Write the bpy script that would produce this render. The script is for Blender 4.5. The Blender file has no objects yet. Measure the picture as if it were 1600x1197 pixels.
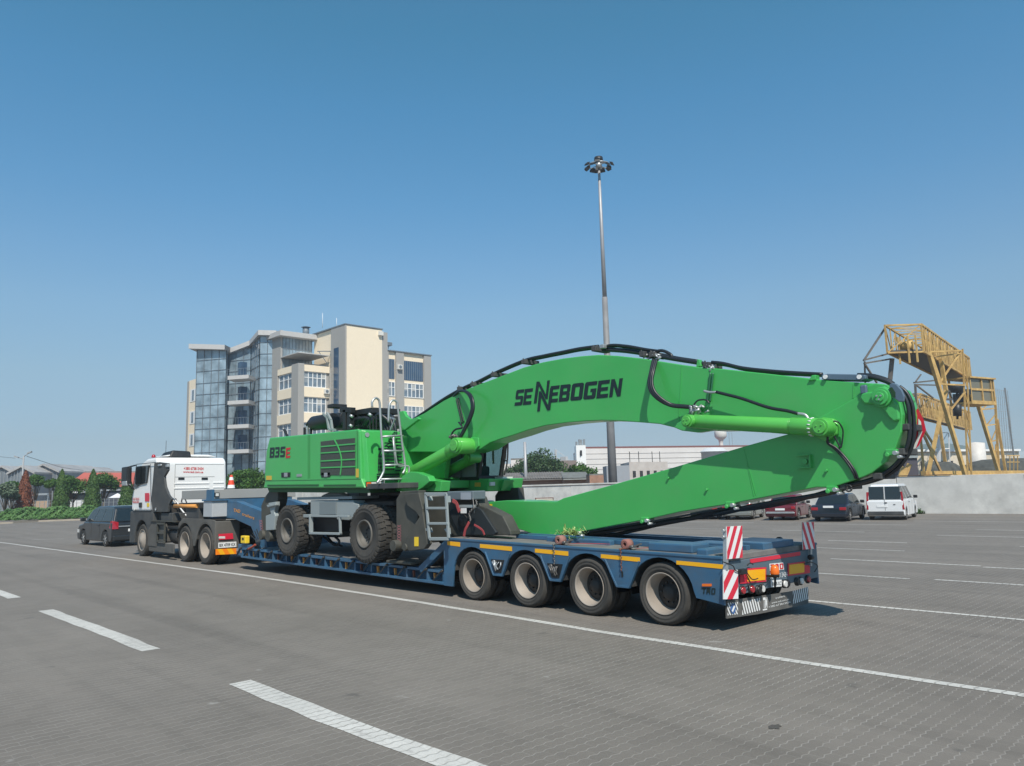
import bpy, bmesh, math, random
from mathutils import Vector, Matrix
random.seed(7)
sc = bpy.context.scene
R_ = math.radians
# ---------------------------------------------------------------- camera
W0, H0, FPX = 1600.0, 1197.0, 1200.0
CX, CY = W0/2, H0/2
EYE = Vector((0, 0, 1.95))
def _ray(x, y): return Vector((x-CX, -(y-CY), -FPX))
_a = _ray(-350, 794); _b = _ray(650, 794-27.5)
_up = _a.cross(_b).normalized()
if _up.y < 0: _up = -_up
_X = -_a.normalized(); _X = (_X - _up*_X.dot(_up)).normalized()
_Y = _up.cross(_X)
ROT = Matrix((_X, _Y, _up))              # camera -> world
cam_d = bpy.data.cameras.new('camera'); cam = bpy.data.objects.new('camera', cam_d)
sc.collection.objects.link(cam); sc.camera = cam
cam.matrix_world = Matrix.Translation(EYE) @ ROT.to_4x4()
cam_d.sensor_fit = 'HORIZONTAL'; cam_d.sensor_width = 36; cam_d.lens = 36*FPX/W0
cam_d.clip_start = .1; cam_d.clip_end = 4000
# ---------------------------------------------------------------- light
SUN_EL, SUN_AZ = 50, -33                 # azimuth from +X
world = bpy.data.worlds.new('World'); sc.world = world; world.use_nodes = True
nt = world.node_tree; nt.nodes.clear()
wo = nt.nodes.new('ShaderNodeOutputWorld'); bg = nt.nodes.new('ShaderNodeBackground')
sky = nt.nodes.new('ShaderNodeTexSky'); sky.sky_type = 'NISHITA'; sky.sun_disc = False
sky.sun_elevation = R_(SUN_EL); sky.sun_rotation = R_(90-SUN_AZ)
sky.air_density = 1.0; sky.dust_density = 0.3; sky.ozone_density = 1.5; sky.altitude = 100
# clean the sky's hue by elevation: deeper blue overhead, grey blue rather than yellow near the horizon
tcn = nt.nodes.new('ShaderNodeTexCoord'); sxyz = nt.nodes.new('ShaderNodeSeparateXYZ'); nt.links.new(tcn.outputs['Generated'], sxyz.inputs[0])
rmp = nt.nodes.new('ShaderNodeValToRGB'); nt.links.new(sxyz.outputs[2], rmp.inputs[0]); cr = rmp.color_ramp
stops = [(0,(.32,.42,.66)),(.02,(.33,.42,.62)),(.065,(.40,.45,.54)),(.145,(.55,.62,.62)),(.225,(.61,.757,.755)),(.285,(.56,.80,.835)),(.355,(.47,.83,.90)),(.46,(.39,.865,.94)),(.54,(.35,.87,.90)),(1,(.60,.92,.95))]
while len(cr.elements) < len(stops): cr.elements.new(.5)
for el, (ps_, c_) in zip(cr.elements, stops): el.position = ps_; el.color = (*c_, 1)
mulc = nt.nodes.new('ShaderNodeMix'); mulc.data_type = 'RGBA'; mulc.blend_type = 'MULTIPLY'; mulc.inputs[0].default_value = 1
nt.links.new(sky.outputs[0], mulc.inputs[6]); nt.links.new(rmp.outputs[0], mulc.inputs[7]); nt.links.new(mulc.outputs[2], bg.inputs[0]); bg.inputs[1].default_value = 0.15
nt.links.new(bg.outputs[0], wo.inputs[0])
sd = bpy.data.lights.new('sun', 'SUN'); sd.energy = 5.0; sd.angle = R_(.53); sd.color = (1, .93, .82)
so = bpy.data.objects.new('sun', sd); sc.collection.objects.link(so)
sdir = Vector((math.cos(R_(SUN_EL))*math.cos(R_(SUN_AZ)), math.cos(R_(SUN_EL))*math.sin(R_(SUN_AZ)), math.sin(R_(SUN_EL))))
so.rotation_euler = sdir.to_track_quat('Z', 'Y').to_euler()
sc.view_settings.view_transform = 'Standard'; sc.view_settings.look = 'None'
sc.view_settings.gamma = 1; sc.view_settings.use_curve_mapping = False
sc.view_settings.exposure = 0.06
# ---------------------------------------------------------------- site survey helpers: a sight line meets a real plane
def _w(x, y): return ROT @ _ray(x, y)
def PY(x, y, Y): d = _w(x, y); return EYE + d*(Y/d.y)
def PX(x, y, X): d = _w(x, y); return EYE + d*(X/d.x)
def PZ(x, y, z=0): d = _w(x, y); return EYE + d*((z-EYE.z)/d.z)
def PD(x, y, dep): return EYE + _w(x, y)*(dep/FPX)
# ---------------------------------------------------------------- objects
def setp(o, label=None, cat=None, group=None, kind=None):
    if label: o['label'] = label
    if cat: o['category'] = cat
    if group: o['group'] = group
    if kind: o['kind'] = kind
    return o
def thing(name, label, cat, loc=(0,0,0), rz=0, group=None):
    o = bpy.data.objects.new(name, None); sc.collection.objects.link(o)
    o.location = loc; o.rotation_euler = (0, 0, rz); o.empty_display_size = .3
    return setp(o, label, cat, group)
def inv(o):
    m = Matrix.Translation(o.location) @ o.rotation_euler.to_matrix().to_4x4()
    return m.inverted()
class MB:
    def __init__(s): s.v = []; s.f = []; s.m = []; s.mi = 0; s.sm = []; s.smooth = False; s.M = None
    def add(s, vs, fs):
        n = len(s.v)
        for p in vs:
            p = Vector(p)
            s.v.append(s.M @ p if s.M else p)
        for q in fs: s.f.append([i+n for i in q]); s.m.append(s.mi); s.sm.append(s.smooth)
        return s
    def box(s, lo, hi):
        a, b, c = lo; d, e, f = hi
        return s.add([(a,b,c),(d,b,c),(d,e,c),(a,e,c),(a,b,f),(d,b,f),(d,e,f),(a,e,f)],
            [(0,3,2,1),(4,5,6,7),(0,1,5,4),(1,2,6,5),(2,3,7,6),(3,0,4,7)])
    def cbox(s, c, d):
        return s.box([c[i]-d[i]/2 for i in range(3)], [c[i]+d[i]/2 for i in range(3)])
    def poly(s, pts): return s.add(pts, [tuple(range(len(pts)))])
    def hull8(s, q0, q1):                      # two matching rings of n points
        n = len(q0)
        return s.add(list(q0)+list(q1), [tuple(range(n))[::-1], tuple(range(n, 2*n))]+[(i, (i+1) % n, (i+1) % n+n, i+n) for i in range(n)])
    def prismY(s, pts, y0, y1):                # pts (x,z)
        return s.hull8([(p[0], y0, p[1]) for p in pts], [(p[0], y1, p[1]) for p in pts])
    def prismX(s, pts, x0, x1):
        return s.hull8([(x0, p[0], p[1]) for p in pts], [(x1, p[0], p[1]) for p in pts])
    def prismZ(s, pts, z0, z1):
        return s.hull8([(p[0], p[1], z0) for p in pts], [(p[0], p[1], z1) for p in pts])
    def bar(s, p, q, w, h=None, up=(0,0,1)):   # square bar between two points
        p = Vector(p); q = Vector(q); h = h or w; d = (q-p).normalized(); up = Vector(up)
        if abs(d.dot(up)) > .98: up = Vector((1,0,0))
        r = d.cross(up).normalized(); u = r.cross(d)
        o = [r*w/2*a+u*h/2*b for a, b in ((-1,-1),(1,-1),(1,1),(-1,1))]
        return s.hull8([p+k for k in o], [q+k for k in o])
    def tube(s, path, r, n=8, caps=True):
        path = [Vector(p) for p in path]; N = len(path); rs = r if isinstance(r, (list, tuple)) else [r]*N
        k0 = s.smooth; s.smooth = True
        vs = []; prev = None
        for i, p in enumerate(path):
            d = (path[min(i+1, N-1)]-path[max(i-1, 0)]).normalized()
            if prev is None:
                a = Vector((0,0,1)) if abs(d.z) < .9 else Vector((1,0,0)); u = d.cross(a).normalized()
            else: u = (prev - d*prev.dot(d)).normalized()
            prev = u; w = d.cross(u)
            for k in range(n):
                t = 2*math.pi*k/n; vs.append(p + (u*math.cos(t)+w*math.sin(t))*rs[i])
        fs = [(i*n+k, i*n+(k+1) % n, (i+1)*n+(k+1) % n, (i+1)*n+k) for i in range(N-1) for k in range(n)]
        s.add(vs, fs); s.smooth = False
        if caps:
            b = len(s.v)
            s.f.append([b-N*n+k for k in range(n)][::-1]); s.f.append([b-n+k for k in range(n)]); s.m += [s.mi]*2; s.sm += [False]*2
        s.smooth = k0; return s
    def cyl(s, p, q, r, r2=None, n=20): return s.tube([p, q], [r, r if r2 is None else r2], n)
    def lathe(s, prof, c=(0,0,0), axis='Y', n=36, smooth=True):   # prof: (along axis, radius)
        vs = []; k0 = s.smooth; s.smooth = smooth
        for a, r in prof:
            for k in range(n):
                t = 2*math.pi*k/n; x, z = r*math.cos(t), r*math.sin(t)
                p = (x, a, z) if axis == 'Y' else ((a, x, z) if axis == 'X' else (x, z, a))
                vs.append((p[0]+c[0], p[1]+c[1], p[2]+c[2]))
        fs = [(i*n+k, i*n+(k+1) % n, (i+1)*n+(k+1) % n, (i+1)*n+k) for i in range(len(prof)-1) for k in range(n)]
        s.add(vs, fs); s.smooth = k0; return s
    def islands(s):
        par = list(range(len(s.v)))
        def find(a):
            while par[a] != a: par[a] = par[par[a]]; a = par[a]
            return a
        for f in s.f:
            r = find(f[0])
            for i in f[1:]: par[find(i)] = r
        out = {}
        for f, m, sm in zip(s.f, s.m, s.sm):
            k = find(f[0]); q, mp = out.setdefault(k, (MB(), {}))
            g = []
            for i in f:
                if i not in mp: mp[i] = len(q.v); q.v.append(s.v[i])
                g.append(mp[i])
            q.f.append(g); q.m.append(m); q.sm.append(sm)
        return [q for q, _ in out.values()]
    def each(s, name, mat, parent=None, **kw):      # one object per separate piece
        return [q.build(name, mat, parent, **kw) for q in s.islands()]
    def build(s, name, mat, parent=None, bevel=0, seg=2, local=False, kind=None, recalc=True):
        me = bpy.data.meshes.new(name)
        me.from_pydata([tuple(p) for p in s.v], [], s.f)
        mats = mat if isinstance(mat, (list, tuple)) else [mat]
        for m in mats: me.materials.append(m)
        for i, p in enumerate(me.polygons): p.material_index = s.m[i]; p.use_smooth = s.sm[i]
        if recalc:
            b = bmesh.new(); b.from_mesh(me); bmesh.ops.recalc_face_normals(b, faces=b.faces); b.to_mesh(me); b.free()
        o = bpy.data.objects.new(name, me); sc.collection.objects.link(o)
        if parent:
            o.parent = parent
            if not local:
                root = parent; M = inv(parent)
                while root.parent: root = root.parent
                if root is not parent: M = inv(root)
                if parent is root: o.matrix_parent_inverse = M
                # a sub-part sits in its part's own frame, which already carries the inverse
        if bevel:
            bv = o.modifiers.new('bevel', 'BEVEL'); bv.width = bevel; bv.segments = seg; bv.limit_method = 'ANGLE'; bv.angle_limit = R_(35)
            bv.harden_normals = False
        if kind: o['kind'] = kind
        return o
def copy_tree(o, parent=None):
    c = o.copy(); sc.collection.objects.link(c)
    if parent: c.parent = parent; c.matrix_parent_inverse = o.matrix_parent_inverse.copy()
    for ch in list(o.children): copy_tree(ch, c)
    return c
# ---------------------------------------------------------------- materials
MATS = {}
def mat(name, col, rough=.5, metal=0, coat=0, var=0, vscale=3, dirt=0, dcol=(.16,.14,.12), bump=0, bscale=40, spec=.5, dscale=1.5):
    if name in MATS: return MATS[name]
    m = bpy.data.materials.new(name); m.use_nodes = True; t = m.node_tree; N = t.nodes; L = t.links
    b = N['Principled BSDF']; b.inputs['Roughness'].default_value = rough; b.inputs['Metallic'].default_value = metal
    b.inputs['Coat Weight'].default_value = coat; b.inputs['Coat Roughness'].default_value = .08
    b.inputs['Specular IOR Level'].default_value = spec
    b.inputs['Base Color'].default_value = (*col, 1)
    cur = None
    tc = N.new('ShaderNodeNewGeometry')
    if var:
        nz = N.new('ShaderNodeTexNoise'); nz.inputs['Scale'].default_value = vscale; nz.inputs['Detail'].default_value = 5
        L.new(tc.outputs['Position'], nz.inputs['Vector'])
        mr = N.new('ShaderNodeMapRange'); mr.inputs[1].default_value = .3; mr.inputs[2].default_value = .7
        mr.inputs[3].default_value = 1-var; mr.inputs[4].default_value = 1+var
        L.new(nz.outputs[0], mr.inputs[0])
        vm = N.new('ShaderNodeVectorMath'); vm.operation = 'SCALE'; vm.inputs[0].default_value = col
        L.new(mr.outputs[0], vm.inputs['Scale']); cur = vm.outputs[0]
    if dirt:
        n2 = N.new('ShaderNodeTexNoise'); n2.inputs['Scale'].default_value = dscale; n2.inputs['Detail'].default_value = 8; n2.inputs['Roughness'].default_value = .7
        L.new(tc.outputs['Position'], n2.inputs['Vector'])
        m2 = N.new('ShaderNodeMapRange'); m2.inputs[1].default_value = .42; m2.inputs[2].default_value = .7; m2.inputs[3].default_value = 0; m2.inputs[4].default_value = dirt
        L.new(n2.outputs[0], m2.inputs[0])
        mx = N.new('ShaderNodeMix'); mx.data_type = 'RGBA'
        if cur: L.new(cur, mx.inputs[6])
        else: mx.inputs[6].default_value = (*col, 1)
        mx.inputs[7].default_value = (*dcol, 1); L.new(m2.outputs[0], mx.inputs[0]); cur = mx.outputs[2]
        m3 = N.new('ShaderNodeMapRange'); m3.inputs[3].default_value = rough; m3.inputs[4].default_value = min(1, rough+.4)
        L.new(m2.outputs[0], m3.inputs[0]); L.new(m3.outputs[0], b.inputs['Roughness'])
    if cur: L.new(cur, b.inputs['Base Color'])
    if bump:
        n3 = N.new('ShaderNodeTexNoise'); n3.inputs['Scale'].default_value = bscale; n3.inputs['Detail'].default_value = 4
        L.new(tc.outputs['Position'], n3.inputs['Vector'])
        bp = N.new('ShaderNodeBump'); bp.inputs['Strength'].default_value = bump; bp.inputs['Distance'].default_value = .02
        L.new(n3.outputs[0], bp.inputs['Height']); L.new(bp.outputs[0], b.inputs['Normal'])
    MATS[name] = m; return m
GREEN = mat('green_paint', (.052,.40,.088), .34, coat=.35, var=.06, vscale=.9, dirt=.24, dcol=(.12,.3,.12))
GREEN2 = mat('green_paint_cylinder', (.085,.42,.07), .35, coat=.3, var=.05, dirt=.08, dcol=(.15,.3,.1))
GRILL = mat('grille_mesh', (.055,.065,.055), .7, var=.15, vscale=30)
GREY = mat('grey_green_frame', (.052,.053,.045), .6, var=.12, vscale=3, dirt=.4, dcol=(.12,.11,.09))
LGREY = mat('light_grey_paint', (.27,.31,.32), .5, var=.06, dirt=.25, dcol=(.2,.19,.17))
GALV = mat('galvanised_steel', (.42,.44,.45), .42, metal=.55, var=.1, vscale=8)
BLACK = mat('black_paint', (.012,.014,.016), .45, dirt=.2, dcol=(.06,.055,.05))
HOSE = mat('black_rubber_hose', (.014,.018,.022), .42)
DECAL = mat('dark_lettering', (.008,.02,.022), .45)
RED = mat('red_lettering', (.55,.02,.025), .45)
DBLUE = mat('dusty_blue_trailer', (.032,.108,.200), .45, coat=.15, var=.15, dirt=.42, dcol=(.1,.11,.12), dscale=2.5)
DECKG = mat('dusty_deck', (.17,.165,.16), .8, var=.15, vscale=5, dirt=.5, dcol=(.09,.085,.08), bump=.15)
TYRE = mat('tyre_rubber', (.04,.038,.035), .85, var=.15, vscale=6, dirt=.5, dcol=(.085,.078,.068))
RIM = mat('dusty_rim', (.34,.30,.26), .62, metal=.1, var=.15, vscale=6, dirt=.7, dcol=(.2,.17,.14))
DRIM = mat('dark_rim', (.10,.095,.085), .6, var=.1, dirt=.3)
HUB = mat('hub_black', (.025,.024,.023), .6, dirt=.4, dcol=(.08,.07,.06))
WHITE = mat('white_paint', (.78,.78,.77), .35, coat=.3, var=.02, dirt=.08, dcol=(.5,.48,.44))
WDIRT = mat('dusty_white_paint', (.66,.66,.65), .4, coat=.2, dirt=.25, dcol=(.42,.4,.37))
PLAST = mat('dark_plastic', (.045,.048,.05), .65, var=.08, dirt=.5, dcol=(.12,.115,.105))
DUSTPL = mat('dusty_mudguard', (.085,.082,.075), .75, var=.1, dirt=.5, dcol=(.15,.14,.125))
GLASS = mat('dark_glass', (.012,.018,.02), .06, spec=.8)
YEL = mat('yellow_reflector', (.85,.42,.01), .4, dirt=.12, dcol=(.4,.25,.05))
STICK = mat('yellow_sticker', (.8,.55,.03), .45)
REDREF = mat('red_reflector', (.62,.02,.05), .4, dirt=.15, dcol=(.35,.08,.08))
ORG = mat('orange_reflector', (.85,.22,.01), .4)
ORGL = mat('orange_lamp', (.75,.16,.02), .25)
REDL = mat('red_lamp', (.33,.015,.025), .2, coat=.5)
RETW = mat('white_reflector', (.75,.76,.76), .4, dirt=.15, dcol=(.5,.48,.45))
CLEARL = mat('clear_lamp', (.6,.6,.58), .15)
RUST = mat('rust', (.16,.06,.04), .8, var=.3, vscale=10)
STRAP = mat('red_strap', (.36,.045,.05), .75, dirt=.3, dcol=(.3,.16,.14), var=.1)
STRAPR = mat('dusty_red_strap_roll', (.28,.12,.10), .85, dirt=.5, dcol=(.35,.27,.23))
CHAIN = mat('steel_chain', (.2,.19,.18), .5, metal=.7)
ORS = mat('orange_strap', (.7,.3,.06), .7, dirt=.35, dcol=(.35,.25,.16))
# ---------------------------------------------------------------- lettering
def plane_of(kind, val):
    return (lambda x, y: PY(x, y, val)) if kind == 'Y' else (lambda x, y: PX(x, y, val))
def frame3(pf, bl, br, tl):
    o = pf(*bl); return o, pf(*br)-o, pf(*tl)-o
def text(s, fr, name, m, parent, thick=.003, off=0.0, shear=0):
    o, ux, uy = fr
    cu = bpy.data.curves.new('t', 'FONT'); cu.body = s; cu.offset = off; cu.shear = shear; cu.resolution_u = 3
    ob = bpy.data.objects.new('t', cu); sc.collection.objects.link(ob)
    dg = bpy.context.evaluated_depsgraph_get(); me = ob.evaluated_get(dg).to_mesh()
    vs = [v.co.copy() for v in me.vertices]; fs = [tuple(p.vertices) for p in me.polygons]
    ob.evaluated_get(dg).to_mesh_clear(); bpy.data.objects.remove(ob); bpy.data.curves.remove(cu)
    x0 = min(v.x for v in vs); x1 = max(v.x for v in vs); y0 = min(v.y for v in vs); y1 = max(v.y for v in vs)
    n = ux.cross(uy).normalized()
    mb = MB(); mb.add([o+ux*((v.x-x0)/(x1-x0))+uy*((v.y-y0)/(y1-y0))+n*thick for v in vs], fs)
    return mb.build(name, m, parent, recalc=False)
LET = {
 'E': [[(0,0),(5,0),(5,1.5),(1.6,1.5),(1.6,2.8),(4.6,2.8),(4.6,4.2),(1.6,4.2),(1.6,5.5),(5,5.5),(5,7),(0,7)]],
 'S': [[(0,0),(4.4,0),(5,.6),(5,3.6),(4.4,4.2),(1.6,4.2),(1.6,5.5),(5,5.5),(5,7),(.6,7),(0,6.4),(0,3.4),(.6,2.8),(3.4,2.8),(3.4,1.5),(0,1.5)]],
 'N': [[(0,0),(1.5,0),(1.5,4.2),(3.5,0),(5,0),(5,7),(3.5,7),(3.5,2.8),(1.5,7),(0,7)]],
 'O': [[(0,.6),(.6,0),(1.6,0),(1.6,7),(.6,7),(0,6.4)],[(3.4,0),(4.4,0),(5,.6),(5,6.4),(4.4,7),(3.4,7)],[(1.6,0),(3.4,0),(3.4,1.5),(1.6,1.5)],[(1.6,5.5),(3.4,5.5),(3.4,7),(1.6,7)]],
 'B': [[(0,0),(1.6,0),(1.6,7),(0,7)],[(3.4,0),(4.4,0),(5,.6),(5,3),(4.6,3.5),(5,4),(5,6.4),(4.4,7),(3.4,7)],[(1.6,0),(3.4,0),(3.4,1.5),(1.6,1.5)],[(1.6,2.8),(3.4,2.8),(3.4,4.2),(1.6,4.2)],[(1.6,5.5),(3.4,5.5),(3.4,7),(1.6,7)]],
 'G': [[(5,5.5),(5,7),(.6,7),(0,6.4),(0,.6),(.6,0),(4.4,0),(5,.6),(5,4.1),(2.6,4.1),(2.6,2.8),(3.4,2.8),(3.4,1.5),(1.6,1.5),(1.6,5.5)]],
 '3': [[(0,0),(4.4,0),(5,.6),(5,3),(4.6,3.5),(5,4),(5,6.4),(4.4,7),(0,7),(0,5.5),(3.4,5.5),(3.4,4.2),(1,4.2),(1,2.8),(3.4,2.8),(3.4,1.5),(0,1.5)]],
 'T': [[(1.7,0),(3.3,0),(3.3,5.4),(5,5.4),(5,7),(0,7),(0,5.4),(1.7,5.4)]],
 'A': [[(0,0),(1.4,0),(1.4,2),(3.6,2),(3.6,0),(5,0),(5,6),(4,7),(1,7),(0,6)]],
 'D': [[(0,0),(1.5,0),(1.5,7),(0,7)],[(1.5,5.5),(3.5,5.5),(3.5,1.5),(1.5,1.5),(1.5,0),(4.2,0),(5,1),(5,6),(4.2,7),(1.5,7)]],
}
LET['8'] = LET['B']; LET['5'] = LET['S']
def block_letters(items, fr, name, m, parent, thick=.004, shear=.12):
    # items: (char, x0, x1, y0, y1) in units of the frame
    o, ux, uy = fr; n = ux.cross(uy).normalized(); mb = MB()
    for ch, x0, x1, y0, y1 in items:
        for pl in LET[ch]:
            mb.poly([o+ux*(x0+(x1-x0)*px/5+shear*(y0+(y1-y0)*py/7-.5)*.12)+uy*(y0+(y1-y0)*py/7)+n*thick for px, py in pl])
    return mb.build(name, m, parent, recalc=False)
def quad_decal(fr, name, m, parent, thick=.004, u=(0,1), v=(0,1)):
    o, ux, uy = fr; n = ux.cross(uy).normalized(); mb = MB()
    q = [o+ux*a+uy*b for a, b in ((u[0],v[0]),(u[1],v[0]),(u[1],v[1]),(u[0],v[1]))]
    mb.hull8(q, [p+n*thick for p in q]); return mb.build(name, m, parent)
def stripes(fr, name, mA, mB, parent, n=5, slant=1, thick=.004, up=False):
    """alternate slanted stripes clipped to the unit rectangle of the frame"""
    o, ux, uy = fr; nn = ux.cross(uy).normalized(); asp = uy.length/ux.length; mb = MB()
    def clip(poly, f):
        out = []
        for i in range(len(poly)):
            p, q = poly[i], poly[(i+1) % len(poly)]; a, b = f(p), f(q)
            if a >= 0: out.append(p)
            if a*b < 0: t = a/(a-b); out.append((p[0]+(q[0]-p[0])*t, p[1]+(q[1]-p[1])*t))
        return out
    tot = 1+asp*abs(slant) if slant else 1; st = tot/n
    for i in range(n):
        pl = [(0,0),(1,0),(1,1),(0,1)]
        g = lambda p: (p[0] if slant > 0 else 1-p[0]) + (1-p[1])*asp*abs(slant)
        a0 = i*st; a1 = a0+st
        pl = clip(pl, lambda p: g(p)-a0)
        if len(pl) > 2: pl = clip(pl, lambda p: a1-g(p))
        if len(pl) > 2:
            mb.mi = i % 2; mb.poly([o+ux*p[0]+uy*p[1]+nn*thick for p in pl])
    return mb.build(name, [mA, mB], parent, recalc=False)
def catmull(pts, k=6):
    pts = [Vector(p) for p in pts]; P = [pts[0]]+pts+[pts[-1]]; out = []
    for i in range(1, len(P)-2):
        for j in range(k):
            t = j/k; a, b, c, d = P[i-1], P[i], P[i+1], P[i+2]
            out.append(.5*((2*b)+(c-a)*t+(2*a-5*b+4*c-d)*t*t+(3*b-a-3*c+d)*t**3))
    out.append(pts[-1]); return out
YN, YC = 9.05, 10.4
# ================================================================ SETTING: ground and markings
def paver(name, paint=False):
    m = bpy.data.materials.new(name); m.use_nodes = True; t = m.node_tree; N = t.nodes; L = t.links; b = N['Principled BSDF']
    b.inputs['Roughness'].default_value = .82; b.inputs['Specular IOR Level'].default_value = .35
    g = N.new('ShaderNodeNewGeometry'); sp = N.new('ShaderNodeSeparateXYZ'); L.new(g.outputs['Position'], sp.inputs[0])
    def M(op, a, bb=None, c=None):
        n = N.new('ShaderNodeMath'); n.operation = op
        for i, v in enumerate((a, bb, c)):
            if v is None: continue
            if isinstance(v, (int, float)): n.inputs[i].default_value = v
            else: L.new(v, n.inputs[i])
        return n.outputs[0]
    S = .112; P = .225
    zig = M('PINGPONG', sp.outputs[1], P/4)
    x2 = M('ADD', sp.outputs[0], M('MULTIPLY', zig, .38))
    u = M('DIVIDE', x2, S); row = M('FLOOR', u); fu = M('FRACT', u)
    du = M('MULTIPLY', M('MINIMUM', fu, M('SUBTRACT', 1.0, fu)), S)
    y2 = M('ADD', sp.outputs[1], M('MULTIPLY', row, P*.5)); v = M('DIVIDE', y2, P); fv = M('FRACT', v); col = M('FLOOR', v)
    dv = M('MULTIPLY', M('MINIMUM', fv, M('SUBTRACT', 1.0, fv)), P)
    ju = N.new('ShaderNodeMapRange'); ju.inputs[1].default_value = .004 if paint else .002; ju.inputs[2].default_value = .013 if paint else .008; ju.inputs[3].default_value = 1; ju.inputs[4].default_value = 0
    L.new(du, ju.inputs[0])
    jv = N.new('ShaderNodeMapRange'); jv.inputs[1].default_value = .002; jv.inputs[2].default_value = .006; jv.inputs[3].default_value = .35; jv.inputs[4].default_value = 0
    L.new(dv, jv.inputs[0])
    J = M('MAXIMUM', ju.outputs[0], jv.outputs[0])
    cx = N.new('ShaderNodeCombineXYZ'); L.new(row, cx.inputs[0]); L.new(col, cx.inputs[1])
    wn = N.new('ShaderNodeTexWhiteNoise'); wn.noise_dimensions = '2D'; L.new(cx.outputs[0], wn.inputs['Vector'])
    n1 = N.new('ShaderNodeTexNoise'); n1.inputs['Scale'].default_value = .35; n1.inputs['Detail'].default_value = 7; n1.inputs['Roughness'].default_value = .62; L.new(g.outputs['Position'], n1.inputs['Vector'])
    n2 = N.new('ShaderNodeTexNoise'); n2.inputs['Scale'].default_value = 60; n2.inputs['Detail'].default_value = 3; L.new(g.outputs['Position'], n2.inputs['Vector'])
    mp = N.new('ShaderNodeMapping'); mp.inputs['Scale'].default_value = (.25, 2.2, 1); L.new(g.outputs['Position'], mp.inputs[0])
    n4 = N.new('ShaderNodeTexNoise'); n4.inputs['Scale'].default_value = .5; n4.inputs['Detail'].default_value = 5; L.new(mp.outputs[0], n4.inputs['Vector'])
    val = M('ADD', M('MULTIPLY', M('SUBTRACT', wn.outputs[0], .5), .10), 1.0)
    val = M('ADD', val, M('MULTIPLY', M('SUBTRACT', n1.outputs[0], .5), .55))
    val = M('ADD', val, M('MULTIPLY', M('SUBTRACT', n4.outputs[0], .5), .45))
    mp3 = N.new('ShaderNodeMapping'); mp3.inputs['Scale'].default_value = (.02, .9, 1); L.new(g.outputs['Position'], mp3.inputs[0])
    n7 = N.new('ShaderNodeTexNoise'); n7.inputs['Scale'].default_value = 1.6; n7.inputs['Detail'].default_value = 2; L.new(mp3.outputs[0], n7.inputs['Vector'])
    t7 = N.new('ShaderNodeMapRange'); t7.inputs[1].default_value = .56; t7.inputs[2].default_value = .68; t7.inputs[3].default_value = 0; t7.inputs[4].default_value = -.13; L.new(n7.outputs[0], t7.inputs[0])
    val = M('ADD', val, t7.outputs[0])
    val = M('ADD', val, M('MULTIPLY', M('SUBTRACT', n2.outputs[0], .5), .35))
    base = (.170,.153,.134) if not paint else (.50,.49,.46)
    vm = N.new('ShaderNodeVectorMath'); vm.operation = 'SCALE'; vm.inputs[0].default_value = base; L.new(val, vm.inputs['Scale'])
    mx = N.new('ShaderNodeMix'); mx.data_type = 'RGBA'; L.new(vm.outputs[0], mx.inputs[6])
    mx.inputs[7].default_value = (.28,.262,.238,1) if not paint else (.24,.23,.21,1)
    n5 = N.new('ShaderNodeTexNoise'); n5.inputs['Scale'].default_value = 1.1; n5.inputs['Detail'].default_value = 3; L.new(g.outputs['Position'], n5.inputs['Vector'])
    j5 = N.new('ShaderNodeMapRange'); j5.inputs[1].default_value = .35; j5.inputs[2].default_value = .65; j5.inputs[3].default_value = .35; j5.inputs[4].default_value = .95; L.new(n5.outputs[0], j5.inputs[0])
    L.new(M('MULTIPLY', J, j5.outputs[0]), mx.inputs[0])
    out = mx.outputs[2]
    if not paint:     # sparse pale stains and dark oil spots
        n6 = N.new('ShaderNodeTexNoise'); n6.inputs['Scale'].default_value = 2.3; n6.inputs['Detail'].default_value = 6; L.new(g.outputs['Position'], n6.inputs['Vector'])
        s1 = N.new('ShaderNodeMapRange'); s1.inputs[1].default_value = .70; s1.inputs[2].default_value = .76; s1.inputs[3].default_value = 0; s1.inputs[4].default_value = .6; L.new(n6.outputs[0], s1.inputs[0])
        m4 = N.new('ShaderNodeMix'); m4.data_type = 'RGBA'; L.new(s1.outputs[0], m4.inputs[0]); L.new(out, m4.inputs[6]); m4.inputs[7].default_value = (.34,.33,.31,1)
        s2 = N.new('ShaderNodeMapRange'); s2.inputs[1].default_value = .30; s2.inputs[2].default_value = .25; s2.inputs[3].default_value = 0; s2.inputs[4].default_value = .5; L.new(n6.outputs[0], s2.inputs[0])
        m5 = N.new('ShaderNodeMix'); m5.data_type = 'RGBA'; L.new(s2.outputs[0], m5.inputs[0]); L.new(m4.outputs[2], m5.inputs[6]); m5.inputs[7].default_value = (.07,.068,.065,1)
        out = m5.outputs[2]
    else:             # paint worn through in patches
        wv = N.new('ShaderNodeTexNoise'); wv.inputs['Scale'].default_value = 9; wv.inputs['Detail'].default_value = 6; L.new(g.outputs['Position'], wv.inputs['Vector'])
        s1 = N.new('ShaderNodeMapRange'); s1.inputs[1].default_value = .56; s1.inputs[2].default_value = .72; s1.inputs[3].default_value = 0; s1.inputs[4].default_value = .6; L.new(wv.outputs[0], s1.inputs[0])
        m4 = N.new('ShaderNodeMix'); m4.data_type = 'RGBA'; L.new(s1.outputs[0], m4.inputs[0]); L.new(out, m4.inputs[6]); m4.inputs[7].default_value = (.25,.24,.23,1)
        out = m4.outputs[2]
    L.new(out, b.inputs['Base Color'])
    bp = N.new('ShaderNodeBump'); bp.inputs['Strength'].default_value = .35; bp.inputs['Distance'].default_value = .01
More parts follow.
